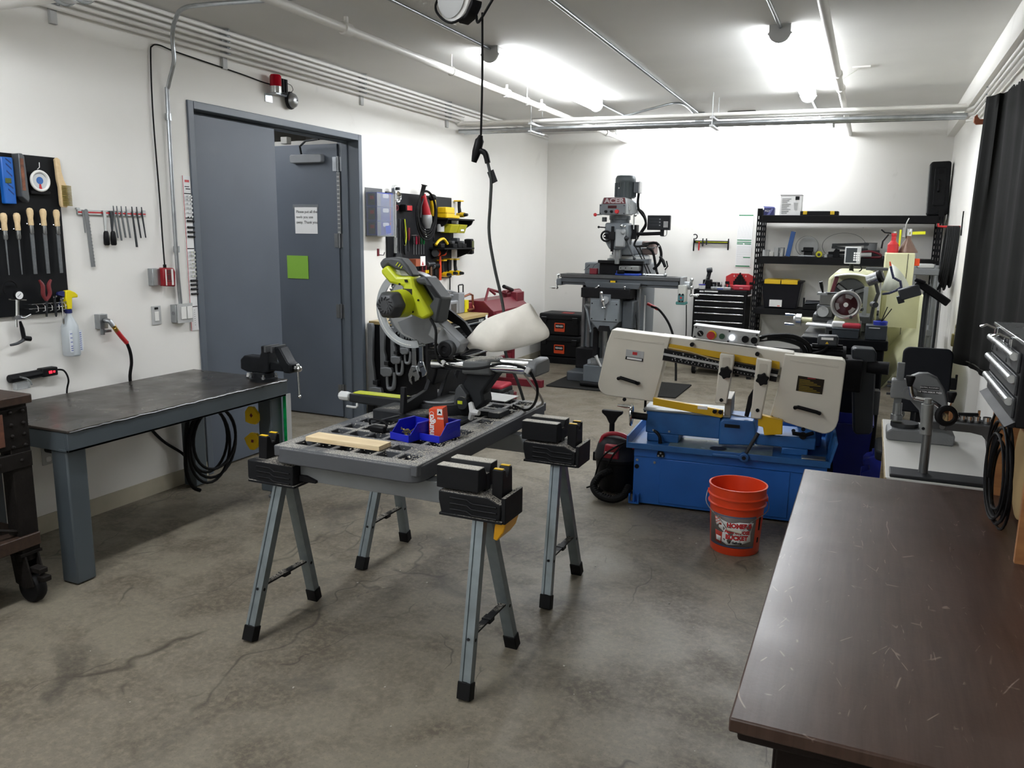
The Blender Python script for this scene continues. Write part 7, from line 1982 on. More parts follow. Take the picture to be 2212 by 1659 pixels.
for i, (x, r, h) in enumerate(((4.45, .011, .02), (4.474, .011, .022), (4.498, .012, .022), (4.523, .013, .024), (4.557, .015, .024), (4.59, .016, .026))):
    t = thing('socket', 'chrome socket standing on the cast frame ledge, ' + ['first', 'second', 'third', 'fourth', 'fifth', 'sixth'][i] + ' from left', 'socket', (x, -.47, .969), group='chrome sockets')
    B().lathe([(r, 0), (r, h), (r * .7, h), (r * .7, h * .4), (0, h * .4)], (x, -.47, .969), (0, 0, 1), 14).o('barrel', CHROME, t)
    B().cyl((x, -.47, .969), (x, -.47, .969 + h * .35), r * 1.06, n=14).o('collar', STEEL, t)
t = thing('ratchet', 'black handled ratchet lying behind the sockets', 'ratchet', (4.5, -.43, .969))
B().cyl((4.46, -.43, .985), (4.53, -.43, .99), .01, n=10).o('handle', BLACK, t)
B().cyl((4.4, -.43, .98), (4.46, -.43, .985), .005).box(4.528, 4.536, -.436, -.424, .97, 1.01).o('shaft', CHROME, t)
t = thing('shop_stool', 'black shop chair with a rounded backrest behind the arbor press', 'chair', (4.42, .82, 0))
B().prism(rr(4.285, 4.525, .76, 1.112, .035), 'y', .7, .735).o('backrest', M('chair_black', '1d1f24', .55), t, .008)
B().box(4.525, 4.55, .70, .73, .9, .96).cyl((4.55, .715, .9), (4.55, .715, .98), .006).o('side_knob', BLACK, t)
B().box(4.38, 4.43, .735, .755, .45, .9).o('back_bar', BLACKM, t)
B().prism(rr(4.2, 4.6, .76, 1.15, .06), 'z', .45, .51).o('seat', MATS['chair_black'], t, .012)
B().cyl((4.4, .95, .06), (4.4, .95, .45), .03).o('post', BLACKM, t)
for i in range(5):
    a = i * 2 * PI / 5
    B().tube([(4.4, .95, .09), (4.4 + .24 * math.cos(a), .95 + .24 * math.sin(a), .06)], .018, 8).sph((4.4 + .24 * math.cos(a), .95 + .24 * math.sin(a), .03), .03, 8, 6).o('leg', BLACK, t)

# ------------------------------------------------------------------ brown desk, drawer box, stand, cable spool
DB = M('desk_body', '1d1614', .45, var=.2, vs=6)
t = thing('wooden_desk', 'large dark brown wooden desk with a scratched varnished top', 'desk', (4.35, -1.66, 0))
B().box(3.915, 4.785, -2.592, -.74, .74, .77).o('top', DESK, t, .004)
B().box(3.93, 4.78, -2.575, -.755, .715, .74).o('edge_moulding', DB, t, .006)
B().box(4.0, 4.76, -2.52, -2.1, .08, .715).box(4.0, 4.76, -1.25, -.83, .08, .715).o('pedestal', DB, t, .004)
B().box(4.6, 4.76, -2.1, -1.25, .1, .7).o('modesty_panel', DB, t)
for y in (-2.52, -1.25):
    B().box(3.992, 4.0, y + .03, y + .39, .5, .69).o('drawer', DB, t, .003)
    B().box(3.992, 4.0, y + .03, y + .39, .12, .47).o('drawer', DB, t, .003)
for x in (4.03, 4.73):
    for y in (-2.49, -2.13, -1.22, -.86):
        B().box(x - .025, x + .025, y - .025, y + .025, 0, .08).o('foot', DB, t)
B().box(4.0, 4.76, -2.535, -2.52, .64, .70).box(4.02, 4.74, -2.53, -2.52, .1, .62).o('end_panel', DB, t, .004)
t = thing('plywood_stand', 'plywood stand on the desk under the black drawer box', 'stand', (4.65, -1.1, .77))
PLY = m_wood('plywood_orange', '8a5a34', 'a87444', (2, 2, 14))
B().box(4.535, 4.78, -.785, -.765, .77, 1.135).o('side_panel', PLY, t)
B().box(4.535, 4.78, -1.48, -1.46, .77, 1.135).o('side_panel', PLY, t)
B().box(4.53, 4.785, -1.485, -.76, 1.135, 1.152).o('top_panel', PLY, t)
B().box(4.77, 4.785, -1.46, -.785, .77, 1.135).o('back_panel', PLY, t)
t = thing('drawer_box', 'small black three drawer tool box with bright latches on plywood', 'tool box', (4.64, -1.13, 1.152))
B().box(4.5, 4.785, -1.43, -.83, 1.152, 1.39).o('case', BLACKM, t, .005)
for z in (1.175, 1.24, 1.305):
    dr = B().box(4.492, 4.5, -1.4, -.86, z, z + .058).o('drawer', DGREY, t, .002)
    B().cyl((4.484, -1.39, z + .046), (4.484, -.87, z + .046), .012, n=12).o('pull', SILV, dr)
B().prism([(4.475, 1.153), (4.5, 1.153), (4.5, 1.17)], 'y', -1.43, -.83).o('bottom_lip', BLACKM, t)
B().box(4.495, 4.785, -1.435, -.825, 1.39, 1.4).o('lid_edge', SILV, t, .002)
for y in (-.98, -1.28):
    B().box(4.486, 4.5, y - .02, y + .02, 1.345, 1.395).box(4.48, 4.488, y - .012, y + .012, 1.32, 1.39).tube([(4.485, y, 1.39), (4.46, y + .03, 1.4), (4.445, y + .06, 1.39)], .004, 6).o('latch', CHROME, t)
B().cyl((4.492, -1.13, 1.375), (4.488, -1.13, 1.375), .012, n=14).o('lock', CHROME, t)
vs = [(4.6 + .15 * (i / 5), -1.4 + .3 * (j / 6), 1.402 + .03 * abs(math.sin(i * 2.1 + j * 1.7))) for i in range(6) for j in range(7)]
B().add(vs, [(i * 7 + j, i * 7 + j + 1, i * 7 + j + 8, i * 7 + j + 7) for i in range(5) for j in range(6)]).o('plastic_bag', M('bag_clear', 'cfcabc', .2, var=.2, vs=30), None, 0, 'crumpled clear plastic bag lying on the drawer box', 'bag', smooth=0)
t = thing('cable_spool', 'cardboard spool wound with black cable in the plywood stand', 'spool', (4.62, -1.05, .78))
B().cyl((4.6, -1.06, .945), (4.594, -1.06, .945), .165, n=36).o('flange', M('cardboard', 'a58a5c', .8, var=.05), t)
B().cyl((4.75, -1.06, .945), (4.756, -1.06, .945), .165, n=36).o('flange', MATS['cardboard'], t)
B().cyl((4.6, -1.06, .945), (4.75, -1.06, .945), .09, n=28).o('core', RUBBER, t)
for i in range(8):
    rx = .13 + .0055 * i
    pts = [(4.522 - .008 * (i % 3), -1.2 + .03 * (i % 4) + (rx + .05) * math.sin(a), .782 + .005 * i + rx + rx * math.cos(a) * .95) for a in [2 * PI * j / 26 for j in range(26)]]
    B().tube(pts, .0042, 6, closed=True).o('cable_loop', RUBBER, t)
B().tube([(4.515, -1.1, 1.06), (4.51, -1.05, .98), (4.51, -1.03, .9)], .009, 8).o('cable_end', RUBBER, t)
# ------------------------------------------------------------------ horizontal band saw (own frame: x along its front, y into depth)
BSW = M('saw_white', 'd8d3c6', .4, var=.03)
BSB = M('saw_blue', '2767bd', .35, .1, var=.08, vs=4)
BSD = M('saw_blue_dark', '2a5f9c', .38, .1, var=.2, vs=7)
BSY = M('saw_yellow', 'd6aa12', .4, var=.05)
t = thing('band_saw', 'white and blue horizontal metal band saw with a sloping bow', 'band saw', (2.83, .73, 0), math.radians(4.2), None, True)
B().box(0, 1.13, 0, .52, .012, .372).o('cabinet', BSB, t, .004)
B().box(.165, .93, -.006, 0, .03, .315).o('cabinet_door', BSB, t, .003)
B().box(.0, 1.13, -.008, 0, .318, .374).o('top_band', BSB, t, .003)
for u, z, m_, r in ((.02, .292, SILV, .008), (.13, .287, SILV, .008), (.02, .25, INK, .014)):
    B().cyl((u, -.006, z), (u, .0, z), r, n=12).o('cabinet_bolt', m_, t)
B().box(-.02, .045, -.03, 0, .012, .02).box(-.02, -.012, -.03, 0, .012, .075).box(.038, .045, -.03, 0, .012, .075).cyl((.012, -.015, .015), (.012, -.015, .07), .008).o('anchor_foot', BSB, t)
# coolant tray
B().box(-.035, 1.14, -.03, .72, .374, .386).box(-.04, 1.145, -.04, -.028, .374, .41).box(-.045, -.033, -.04, .72, .374, .45).box(-.04, 1.145, .71, .722, .374, .46).o('tray', BSD, t, .002)
B().prism([(1.13, .374), (1.142, .374), (1.175, .52), (1.16, .52)], 'y', -.03, .72).o('tray_end', BSD, t)
B().box(.2, .82, -.02, .3, .3865, .3885).o('tray_sheet', M('oily_sheet', '8fa19c', .25, .3, var=.25, vs=8), t)
B().cyl((.5, .1, .3885), (.5, .1, .391), .05, n=20).o('drain_cover', DSTEEL, t)
B().box(.985, 1.12, .0, .08, .387, .41).o('wire_brush', STEEL, t, .004)
B().prism([(.145, .33), (.19, .33), (.19, .352), (.18, .365), (.15, .365), (.145, .352)], 'y', -.02, -.008).o('stop_plate', BLACK, t, .002)
for u, z in ((.155, .338), (.18, .338), (.167, .355)):
    B().cyl((u, -.024, z), (u, -.018, z), .006, n=8).o('plate_bolt', SILV, t)
# vise
B().box(.04, .5, .14, .42, .44, .585).box(.05, .25, .14, .42, .386, .44).o('vise_bed', BSD, t, .006)
B().box(.02, .56, .13, .42, .582, .596).o('bed_plate', M('worn_steel', '8b8f90', .35, .6, var=.25), t, .003)
B().prism([(.5, .415), (.5, .56), (.52, .58), (.7, .58), (.715, .53), (.715, .43)], 'y', .1, .38).o('vise_slide', BSD, t, .008)
B().box(.53, .62, .095, .105, .53, .55).o('slide_groove', INK, t)
B().box(.715, 1.06, .13, .42, .43, .5).box(.87, 1.02, .13, .42, .386, .43).o('bed_right', BSD, t, .006)
B().prism([(.64, .6), (.665, .595), (.70, .78), (.69, .79), (.655, .72)], 'y', .14, .17).o('fixed_jaw', BLACKM, t, .003)
B().box(.52, .56, .14, .4, .585, .7).o('moving_jaw', M('jaw_grey', '8d8a83', .5, .3), t, .004)
for u in (.09, .19, 1.0):
    B().cyl((u, .132, .46), (u, .142, .46), .007, n=8).o('bed_bolt', SILV, t)
B().tube([(.1, .1, .465), (.12, .095, .455), (.14, .09, .43), (.145, .09, .39)], [.008, .011, .01, .014], 8, 2).o('tray_lever', BLACK, t)
B().tube([(.735, -.02, .54), (.70, -.03, .47), (.665, -.04, .395)], .011, 10).o('stop_rod', DSTEEL, t)
B().cyl((.665, -.065, .39), (.665, -.015, .39), .028, n=20).box(.48, .66, -.055, -.025, .378, .398).o('stop_arm', BSD, t, .006)
B().cyl((.665, -.067, .39), (.665, -.064, .39), .013, n=6).o('arm_socket', INK, t)
# hand wheel
B().tor((-.04, .06, .562), (1, .1, 0), .062, .009, 26, 8).o('handwheel', CHROME, t)
B().cyl((-.045, .06, .562), (.06, .07, .555), .022).o('wheel_shaft', BLACK, t)
B().tube([(-.04, .06, .615), (-.075, .055, .617), (-.13, .05, .62)], [.006, .013, .007], 10).o('wheel_handle', CHROME, t)
B().cyl((.02, .2, .56), (.02, .2, .66), .008).o('bow_stop', BLACK, t)
# bow: two wheel boxes and the spine
lb = [(-.206, 1.086), (.165, 1.058), (.135, .9), (.081, .64), (-.2, .655)]
for k in range(7):
    a = math.radians(262 - 82 * k / 6)
    lb.append((-.21 + .075 * math.cos(a), .73 + .075 * math.sin(a)))
lb.append((-.235, 1.0))
B().prism(lb, 'y', .15, .29).o('left_wheel_box', BSW, t, .006)
rb = [(.845, .995), (1.17, .98), (1.188, .965), (1.175, .62)]
for k in range(7):
    a = math.radians(-5 - 85 * k / 6)
    rb.append((1.095 + .075 * math.cos(a), .605 + .075 * math.sin(a)))
rb += [(.789, .60), (.82, .76)]
B().prism(rb, 'y', .15, .29).o('right_wheel_box', BSW, t, .006)
B().prism([(.1, 1.063), (.9, 1.0), (.9, .90), (.1, .965)], 'y', .175, .31).o('spine', BSW, t, .006)
B().prism([(-.19, 1.045), (.13, 1.02), (.128, 1.01), (-.192, 1.034)], 'y', .146, .15).prism([(.88, .968), (1.15, .945), (1.15, .933), (.88, .957)], 'y', .146, .15).o('cover_hinge', BSW, t, .001)
B().prism([(.155, 1.015), (.82, .945), (.824, .90), (.16, .978)], 'y', .165, .176).o('yellow_stripe', BSY, t)
sc = Matrix.Translation((.13, .14, .95)) @ Matrix.Rotation(.1275, 4, 'Y')
B().box(0, .69, -.008, .03, -.035, .037).tr(sc).o('scale_rail', M('rail_black', '17181a', .4), t, .002)
B().box(0, .69, -.0095, -.008, -.004, .01).tr(sc).o('rail_slot', LGREY, t)
B().box(0, .69, -.009, .0, -.037, -.033).box(0, .69, -.009, 0, .034, .038).tr(sc).o('rail_edge', M('rail_bronze', '4a423d', .4, .3), t)
for i in range(30):
    B().box(.06 + i * .02, .062 + i * .02, -.0105, -.008, -.025, -.019 + .004 * (i % 5 == 0)).box(.06 + i * .02, .062 + i * .02, -.0105, -.008, .014, .018 + .004 * (i % 5 == 0)).tr(sc).o('scale_mark', PAPER, t)
for i, s in enumerate(('19', '18', '17', '16', '15', '14', '13', '12', '11')):
    text(s, .011, PAPER, t, sc @ FY((.075 + i * .037, -.0105, -.012)), ext=.0002)
for i, s in enumerate(('45', '40', '35', '30', '25')):
    text(s, .011, PAPER, t, sc @ FY((.12 + i * .075, -.0105, .026)), ext=.0002)
B().tube([(.16, .13, .995), (.2, .13, .99), (.3, .13, .975), (.42, .13, .945), (.48, .13, .935)], .004, 6, 3).o('coolant_line', M('line_beige', 'b8a67c', .5), t)
for u, z in ((.3, 1.02), (.69, .985)):
    B().cyl((u, .17, z), (u, .145, z), .013, n=12).o('spine_knob', BLACK, t)
# blade guide arms with star knobs
for k, pts in enumerate(([(.478, .985), (.562, .978), (.562, .93), (.535, .675), (.465, .675), (.47, .8)], [(.69, .97), (.778, .958), (.778, .91), (.742, .6), (.68, .6), (.684, .78)])):
    g = B().prism(pts, 'y', .085, .135).o('guide_arm', BSW, t, .008)
    q = .51 if k == 0 else .725
    z = .873 if k == 0 else .848
    B().prism(rr(q - .016, q + .03, z + .03, z + .09, .008, 3), 'y', .082, .086).o('guide_recess', M('recess_white', 'c4beb0', .5), g)
    st = []
    for i in range(12):
        r = .042 if i % 2 == 0 else .03
        st.append((q + .008 + r * math.cos(i * PI / 6 + .3), z + r * math.sin(i * PI / 6 + .3)))
    B().prism(st, 'y', .05, .085).o('star_knob', BLACK, g, .006)
    B().cyl((q - .008, .078, .70 if k == 0 else .655), (q - .008, .086, .70 if k == 0 else .655), .011, n=10).o('guide_bolt', BLACK, g)
B().prism([(.08, .672), (.514, .629), (.516, .588), (.505, .58), (.082, .626)], 'y', .12, .15).o('blade_guard', BSY, t, .003)
B().box(.36, .42, .117, .121, .625, .645).o('guard_label', PAPER, t)
for u in (.465, .5):
    B().cyl((u, .1, .62), (u, .12, .62), .013, n=10).o('guard_knob', BLACK, t)
B().prism([(.724, .626), (.865, .6), (.868, .515), (.765, .5), (.755, .55), (.724, .555)], 'y', .1, .15).o('blade_cover', BSY, t, .004)
B().prism([(.5, .60), (.75, .575), (.75, .565), (.5, .59)], 'y', .2, .204).o('saw_blade', STEEL, t)
B().tube([(.93, .15, .535), (.93, .12, .525), (1.0, .12, .52), (1.04, .15, .53)], .012, 8).cyl((.985, .115, .515), (.985, .13, .515), .022, n=12).o('tension_knob', BLACK, t)
B().cyl((-.107, .145, .64), (-.107, .155, .64), .012, n=10).cyl((.985, .145, .548), (.985, .155, .548), .012, n=10).cyl((.802, .146, .609), (.802, .15, .609), .006, n=8).cyl((.84, .146, .6), (.84, .15, .6), .006, n=8).o('cover_screw', INK, t)
for u0, u1, z0, z1 in ((-.145, -.02, .788, .765), (.928, 1.066, .69, .668)):
    B().tube([(u0, .15, z0 - .012), (u0, .115, z0 - .008), (u0 + .015, .105, z0), (u1 - .015, .105, z1), (u1, .115, z1 - .008), (u1, .15, z1 - .012)], .0115, 8).o('cover_handle', BLACK, t)
B().prism([(-.108, .966), (.006, .957), (.002, .893), (-.112, .902)], 'y', .147, .15).o('name_plate', M('plate_silver', 'b9bbbc', .35, .5), t)
B().prism([(-.066, .953), (-.036, .951), (-.037, .932), (-.067, .934)], 'y', .1455, .148).o('red_logo', RED, t)
B().prism([(-.108, .922), (.003, .913), (.002, .893), (-.112, .902)], 'y', .146, .148).o('plate_frame', INK, t)
B().prism([(-.1, .918), (-.005, .91), (-.006, .898), (-.102, .906)], 'y', .145, .1465).o('plate_window', PAPER, t)
B().prism([(.931, .872), (1.079, .858), (1.073, .769), (.925, .78)], 'y', .147, .15).o('warning_plate', M('warn_dark', '2a241c', .5), t)
for i in range(8):
    B().prism([(.94, .852 - i * .0095), (1.0 + .02 * ((i * 5) % 4), .847 - i * .0095), (1.0 + .02 * ((i * 5) % 4), .844 - i * .0095), (.94, .849 - i * .0095)], 'y', .1455, .147).o('warning_line', M('warn_text', '9a8420', .6), t)
B().box(.985, 1.03, .1455, .147, .857, .864).o('warning_title', M('warn_red', '8c1f22', .6), t)
# control box
cb = Matrix.Translation((.30, .15, 1.062)) @ Matrix.Rotation(.0785, 4, 'Y')
B().box(0, .385, 0, .13, 0, .078).tr(cb).o('control_box', M('box_silver', 'a9acad', .35, .5), t, .003)
B().box(-.002, .387, -.003, .133, .076, .08).tr(cb).o('control_lid', LGREY, t)
for x, r, m_ in ((.045, .018, BLACK), (.115, .028, YELLOW), (.175, .017, M('btn_green', '1f4a35', .4)), (.235, .017, M('btn_white', 'f4f6ff', .3, var=0, emit=1.5)), (.313, .021, BLACK), (.365, .02, BLACK)):
    B().cyl((x, -.012, .034), (x, 0, .034), r, n=18).tr(cb).o('control_button', m_, t)
B().cyl((.11, -.028, .032), (.11, -.01, .032), .024, n=18).tr(cb).o('stop_button', RED, t)
B().ob((.045, -.014, .034), (.004, .006, .026), ry=-.8).tr(cb).o('switch_bar', LGREY, t)
for x, z in ((.015, .068), (.215, .07), (.375, .068), (.015, .01), (.215, .008), (.375, .008)):
    B().cyl((x, -.004, z), (x, 0, z), .006, n=8).tr(cb).o('box_screw', DSTEEL, t)
for x, s in ((.03, 'O'), (.058, 'I'), (.35, 'I'), (.38, 'O')):
    text(s, .012, INK, t, cb @ FY((x, -.0012, .062)))
for i in range(9):
    a = math.radians(-50 + i * 35)
    B().box(.313 + .029 * math.cos(a) - .001, .313 + .029 * math.cos(a) + .001, -.001, 0, .034 + .029 * math.sin(a) - .001, .034 + .029 * math.sin(a) + .001).tr(cb).o('dial_mark', INK, t)
# motor and drive behind the right end
B().cyl((.98, .5, .945), (1.2, .5, .945), .075, n=24).cyl((.93, .5, .945), (.98, .5, .945), .06, .074, 24).o('motor', BLACKM, t)
for i in range(9):
    a = math.radians(20 + i * 20)
    B().ob((1.09, .5 - .077 * math.cos(a), .945 + .077 * math.sin(a)), (.18, .006, .012), rx=a).o('motor_fin', BLACKM, t)
B().box(1.03, 1.15, .44, .54, 1.02, 1.085).o('terminal_box', M('terminal_grey', '2f3338', .4), t, .012)
B().box(1.05, 1.12, .437, .441, 1.06, 1.075).o('terminal_label', PAPER, t)
B().prism([(1.075, 1.035), (1.095, 1.035), (1.085, 1.05)], 'y', .437, .441).o('warning_triangle', YELLOW, t)
B().tube([(.69, .22, 1.07), (.75, .25, 1.085), (.88, .35, 1.08), (.97, .4, 1.03), (1.0, .42, .96)], .016, 8, 4).tube([(.69, .22, 1.065), (.8, .28, 1.07), (.93, .36, 1.03), (.97, .4, .96)], .014, 8, 4).tube([(1.09, .44, 1.02), (1.06, .42, .99), (.98, .4, .97)], .008, 8, 3).o('motor_cable', RUBBER, t)
B().cyl((.68, .22, 1.068), (.73, .24, 1.08), .018).o('cable_gland', LGREY, t)
B().prism([(1.235, 1.0), (1.25, 1.015), (1.36, 1.012), (1.375, .99), (1.395, .5), (1.38, .475), (1.3, .47), (1.285, .49)], 'y', .48, .62).o('drive_cover', M('drive_grey', '2c3035', .42, .1), t, .01)
B().cyl((1.33, .5, .9), (1.45, .48, .9), .04, n=20).o('drive_hub', BLACKM, t)
B().box(1.3, 1.42, .5, .6, .6, .75).o('drive_plate', DGREY, t, .004)
B().box(1.13, 1.3, .4, .65, .75, .95).o('gear_case', BLACKM, t, .01)
B().box(.9, 1.1, .35, .5, .8, .92).o('pivot_block', BLACKM, t, .01)
B().box(.95, 1.1, .4, .65, .386, .82).o('pivot_stand', BSD, t, .01)

# ------------------------------------------------------------------ shop vacuum, bucket, tub, jug
t = thing('shop_vacuum', 'small black and red shop vacuum beside the band saw', 'vacuum', (2.66, .95, 0))
vx, vy = 2.655, .96
B().lathe([(0, .02), (.12, .02), (.128, .04), (.142, .21), (.15, .215), (.152, .235), (0, .235)], (vx, vy, 0), (0, 0, 1), 28).o('drum', BLACK, t)
B().lathe([(.15, 0), (.148, .02), (.13, .09), (.1, .13), (.06, .145), (0, .148)], (vx, vy, .235), (0, 0, 1), 28).o('motor_lid', M('vac_grey', '2b2c2f', .4), t)
B().tube([(vx - .1, vy - .06, .31), (vx - .085, vy - .06, .37), (vx - .03, vy - .07, .40), (vx + .04, vy - .07, .4), (vx + .1, vy - .06, .37), (vx + .115, vy - .05, .31)], .014, 10, 3).o('handle', M('vac_red', '9c1f30', .35), t)
B().prism([(vx - .055, .25), (vx + .05, .25), (vx + .045, .345), (vx - .045, .345)], 'y', vy - .15, vy - .12).o('front_plate', MATS['vac_red'], t, .01)
B().box(vx - .04, vx + .03, vy - .153, vy - .149, .285, .297).o('badge', PAPER, t)
for s in (-1, 1):
    B().box(vx + s * .15 - .012, vx + s * .15 + .012, vy - .03, vy + .03, .19, .25).o('clip', BLACK, t, .004)
B().cyl((vx - .06, vy + .05, .33), (vx - .06, vy + .05, .47), .018).prism([(vx - .075, .44), (vx - .045, .44), (vx - .02, .485), (vx + .01, .51), (vx + .01, .53), (vx - .13, .53), (vx - .13, .51), (vx - .1, .485)], 'y', vy + .03, vy + .07).o('floor_nozzle', BLACK, t, .006)
b = B()
hp = [V(p) for p in ((vx + .0, vy - .14, .17), (vx - .06, vy - .2, .14), (vx - .08, vy - .25, .085), (vx - .02, vy - .3, .045), (vx + .07, vy - .31, .035), (vx + .13, vy - .27, .06), (vx + .14, vy - .2, .1))]
b.tube(hp, .023, 10, 6)
b.o('hose', RUBBER, t)
for i in range(len(hp) - 1):
    for k in range(5):
        p = hp[i].lerp(hp[i + 1], k / 5)
        B().tor(p, hp[i + 1] - hp[i], .022, .0035, 12, 5).o('hose_rib', RUBBER, t)
B().tube([(vx + .1, vy - .1, .37), (vx + .02, vy - .16, .33), (vx - .06, vy - .17, .25), (vx - .1, vy - .16, .12), (vx - .14, vy - .1, .04), (vx - .18, vy - .08, .012)], .006, 6, 4).tube([(vx + .1, vy - .1, .375), (vx + .03, vy - .165, .3), (vx - .02, vy - .17, .2)], .006, 6, 4).o('power_cord', RUBBER, t)
for i in range(4):
    a = PI / 4 + i * PI / 2
    B().cyl((vx + .11 * math.cos(a), vy + .11 * math.sin(a) - .012, .02), (vx + .11 * math.cos(a), vy + .11 * math.sin(a) + .012, .02), .02, n=12).o('caster', BLACK, t)

# loose bits on the floor
b = B()
for i in range(60):
    x, y = random.uniform(1.2, 3.9), random.uniform(-2.6, 2.2)
    r = random.uniform(.002, .0045)
    b.ob((x, y, r * .4), (r * 2, r * 1.4, r * .7), rz=random.uniform(0, 3))
b.o('floor_litter', M('litter_pale', 'b5b0a6', .7), None, 0, 'tiny pale chips scattered over the concrete floor', 'litter', kind='stuff')
# orange bucket
bx_, by_ = 3.535, .265
BO = M('bucket_orange', 'e0421c', .35, var=.04, coat=.2)
t = thing('orange_bucket', 'orange plastic bucket with a printed label and wire handle', 'bucket', (bx_, by_, 0))
R_ = lambda z: .129 + (z / .368) * .02
B().lathe([(0, 0), (.125, 0), (.129, .006), (R_(.26), .26), (R_(.26) + .002, .262), (.154, .266), (.154, .27), (.147, .275), (.148, .305), (.1555, .309), (.1555, .314), (.149, .32), (.15, .36), (.154, .362), (.154, .368), (.145, .368), (.143, .36), (.122, .02), (0, .016)], (bx_, by_, 0), (0, 0, 1), 48).o('pail', BO, t)
fa = math.atan2(-4.3, .56)      # the side of the pail with the label


def onpail(x, z, d):
    a = fa + x / .14
    r = R_(z) + d
    return V((bx_ + r * math.cos(a), by_ + r * math.sin(a), z))


def patch(pts, d, name, mat):
    """flat outline (x along the pail, z up) wrapped round the pail"""
    n = len(pts)
    cxm, czm = sum(p[0] for p in pts) / n, sum(p[1] for p in pts) / n
    bm = bmesh.new()
    vv = [bm.verts.new((p[0], p[1], 0)) for p in pts]
    bm.faces.new(vv)
    bmesh.ops.triangulate(bm, faces=bm.faces[:])
    for _ in range(3):
        es = [e for e in bm.edges if abs(e.verts[0].co.x - e.verts[1].co.x) > .012]
        if es:
            bmesh.ops.subdivide_edges(bm, edges=es, cuts=2)
    bmesh.ops.triangulate(bm, faces=bm.faces[:])
    bm.verts.ensure_lookup_table()
    vs = [onpail(v.co.x, v.co.y, d) for v in bm.verts]
    fs = [tuple(v.index for v in f_.verts) for f_ in bm.faces]
    bm.free()
    ob = B().add(vs, fs).o(name, mat, t, smooth=60)
    ob.modifiers.new('thick', 'SOLIDIFY').thickness = .0003
    return ob


def wraptext(body, size, x, z, mat, bold, d=.0016, sx=1., rot=0.):
    cu = bpy.data.curves.new('t', 'FONT')
    cu.body, cu.size, cu.align_x, cu.align_y, cu.offset, cu.resolution_u = body, size, 'CENTER', 'CENTER', bold, 2
    o_ = bpy.data.objects.new('t', cu)
    me = bpy.data.meshes.new_from_object(o_)
    bpy.data.objects.remove(o_)
    me.transform(Matrix.Rotation(rot, 4, 'Z') @ Matrix.Diagonal((sx, 1, 1, 1)))
    inv = WM[t.name].inverted()
    for v in me.vertices:
        v.co = inv @ onpail(x + v.co.x, z + v.co.y, d)
    me.materials.clear()
    fin('lettering', me, mat, t, None, 0, None, None, None, None, 0)


patch([(-.17, .045), (.115, .045), (.115, .225), (-.17, .225)], .0006, 'label', M('label_taupe', '6a625f', .5, var=.04))
for z in (.05, .218):
    patch([(-.168, z), (.113, z), (.113, z + .0025), (-.168, z + .0025)], .0009, 'blue_line', M('label_blue', '2f5aa8', .5))
patch([(-.09, .2), (-.03, .185), (.02, .195), (.1, .19), (.085, .13), (.09, .085), (.03, .07), (-.04, .06), (-.075, .075), (-.085, .12), (-.06, .13), (-.095, .15)], .0009, 'white_banner', PAPER)
LR = M('label_red', 'c8282c', .5, var=0)
wraptext("HOMER'S", .034, .02, .172, LR, .0022, sx=.95)
wraptext('ALL-PURPOSE', .026, .012, .137, LR, .0018, sx=.85, rot=-.03)
wraptext('BUCKET', .034, .01, .105, LR, .0022, sx=.95)
wraptext('5 Gallons', .018, .005, .077, INK, .0009)
patch([(-.125, .205), (-.085, .205), (-.075, .165), (-.115, .165)], .0009, 'logo_square', M('logo_orange', 'd9502c', .5, var=0))
wraptext('THE\nHOME\nDEPOT', .014, -.1, .187, PAPER, .0008, rot=.55)
patch([(-.115, .065), (-.075, .06), (-.07, .125), (-.12, .13)], .0009, 'bucket_picture', M('pic_red', 'b5301f', .5))
patch([(-.11, .075), (-.08, .072), (-.078, .1), (-.112, .103)], .0012, 'picture_label', PAPER)
patch([(.14, .07), (.155, .07), (.155, .1), (.14, .1)], .0006, 'side_print', INK)
patch([(.14, .14), (.157, .14), (.157, .215), (.14, .215)], .0006, 'side_print', INK)
ha = fa + PI / 2
pL, pR = V((bx_ - .158 * math.cos(ha), by_ - .158 * math.sin(ha), .315)), V((bx_ + .158 * math.cos(ha), by_ + .158 * math.sin(ha), .295))
fw = V((math.cos(fa), math.sin(fa), 0))
mid = (pL + pR) / 2
gl = mid + fw * .165 + (pL - mid) * .28 + V((0, 0, -.145))
gr_ = mid + fw * .16 + (pR - mid) * .2 + V((0, 0, -.155))
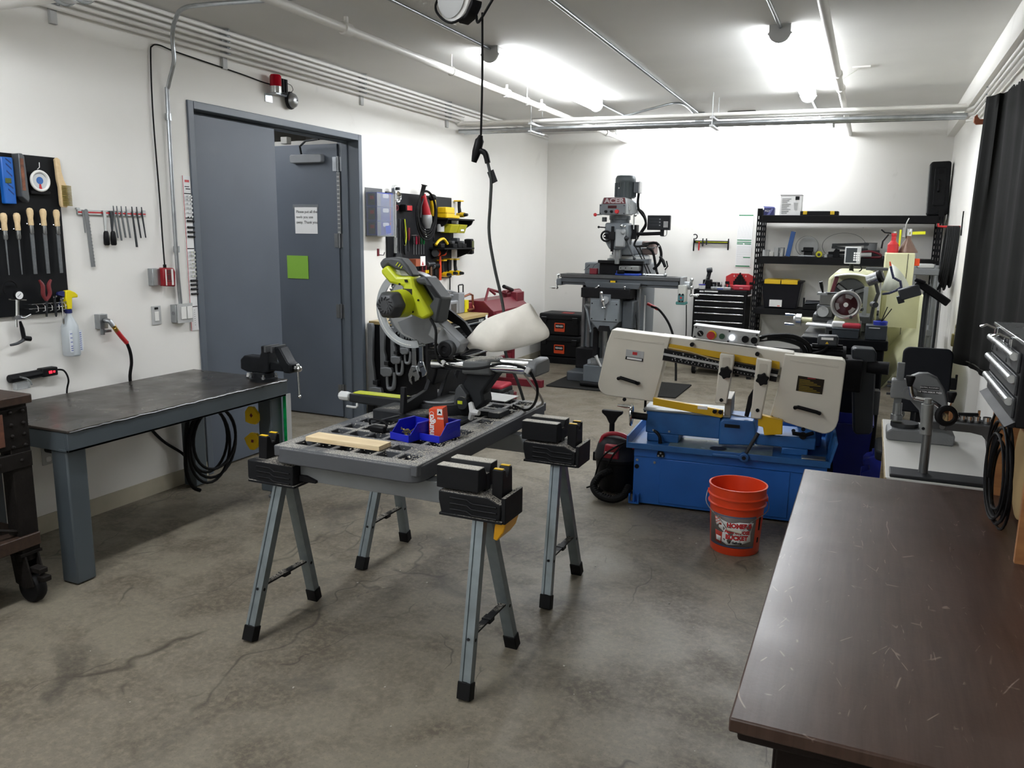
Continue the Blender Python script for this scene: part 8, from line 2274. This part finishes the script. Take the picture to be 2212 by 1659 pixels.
B().tube([pL, pL + fw * .05 + V((0, 0, -.06)), pL.lerp(gl, .75) + fw * .035, gl], .0022, 6, 5).tube([gr_, pR.lerp(gr_, .65) + fw * .03, pR + fw * .05 + V((0, 0, -.05)), pR], .0022, 6, 5).o('wire_bail', SILV, t)
B().cyl(gl, gr_, .008, n=12).o('bail_grip', M('grip_white', 'd9d4c4', .5), t)
for p in (pL, pR):
    B().cyl(p, p + (mid - p) * .08, .014, n=12).o('bail_ear', BO, t)
t = thing('blue_tub', 'dark blue plastic tub behind the band saw end', 'tub', (4.12, 1.62, 0))
B().add([(3.99, 1.56, 0), (4.16, 1.56, 0), (4.16, 1.86, 0), (3.99, 1.86, 0), (3.94, 1.52, .485), (4.19, 1.52, .485), (4.19, 1.88, .485), (3.94, 1.88, .485)], [(0, 1, 2, 3), (0, 1, 5, 4), (1, 2, 6, 5), (2, 3, 7, 6), (3, 0, 4, 7)]).o('walls', M('tub_blue', '1d2570', .4), t, smooth=0).modifiers.new('thick', 'SOLIDIFY').thickness = .004
B().tube([(3.94, 1.52, .485), (4.19, 1.52, .485), (4.19, 1.88, .485), (3.94, 1.88, .485)], .007, 8, closed=True).o('rim', MATS['tub_blue'], t)
t = thing('oil_jug', 'blue plastic oil jug on the floor behind the white table', 'jug', (4.2, 1.3, 0))
JB = M('jug_blue', '1b2a92', .35)
B().prism([(4.14, .01), (4.15, 0), (4.27, 0), (4.28, .01), (4.28, .27), (4.255, .345), (4.23, .36), (4.2, .36), (4.165, .345), (4.145, .32), (4.155, .29), (4.185, .3), (4.19, .27), (4.14, .25)], 'y', 1.24, 1.38).o('bottle', JB, t, .012)
B().cyl((4.215, 1.31, .355), (4.215, 1.31, .39), .022, n=14).o('cap', JB, t)
text('Mobil', .04, M('jug_text', '8f9ad0', .5), t, FY((4.205, 1.238, .2)), bold=.001)
B().prism([(4.225, .02), (4.278, .02), (4.278, .16)], 'y', 1.2375, 1.24).o('label', M('jug_label', 'b54a2c', .5, var=.3, vs=40), t)
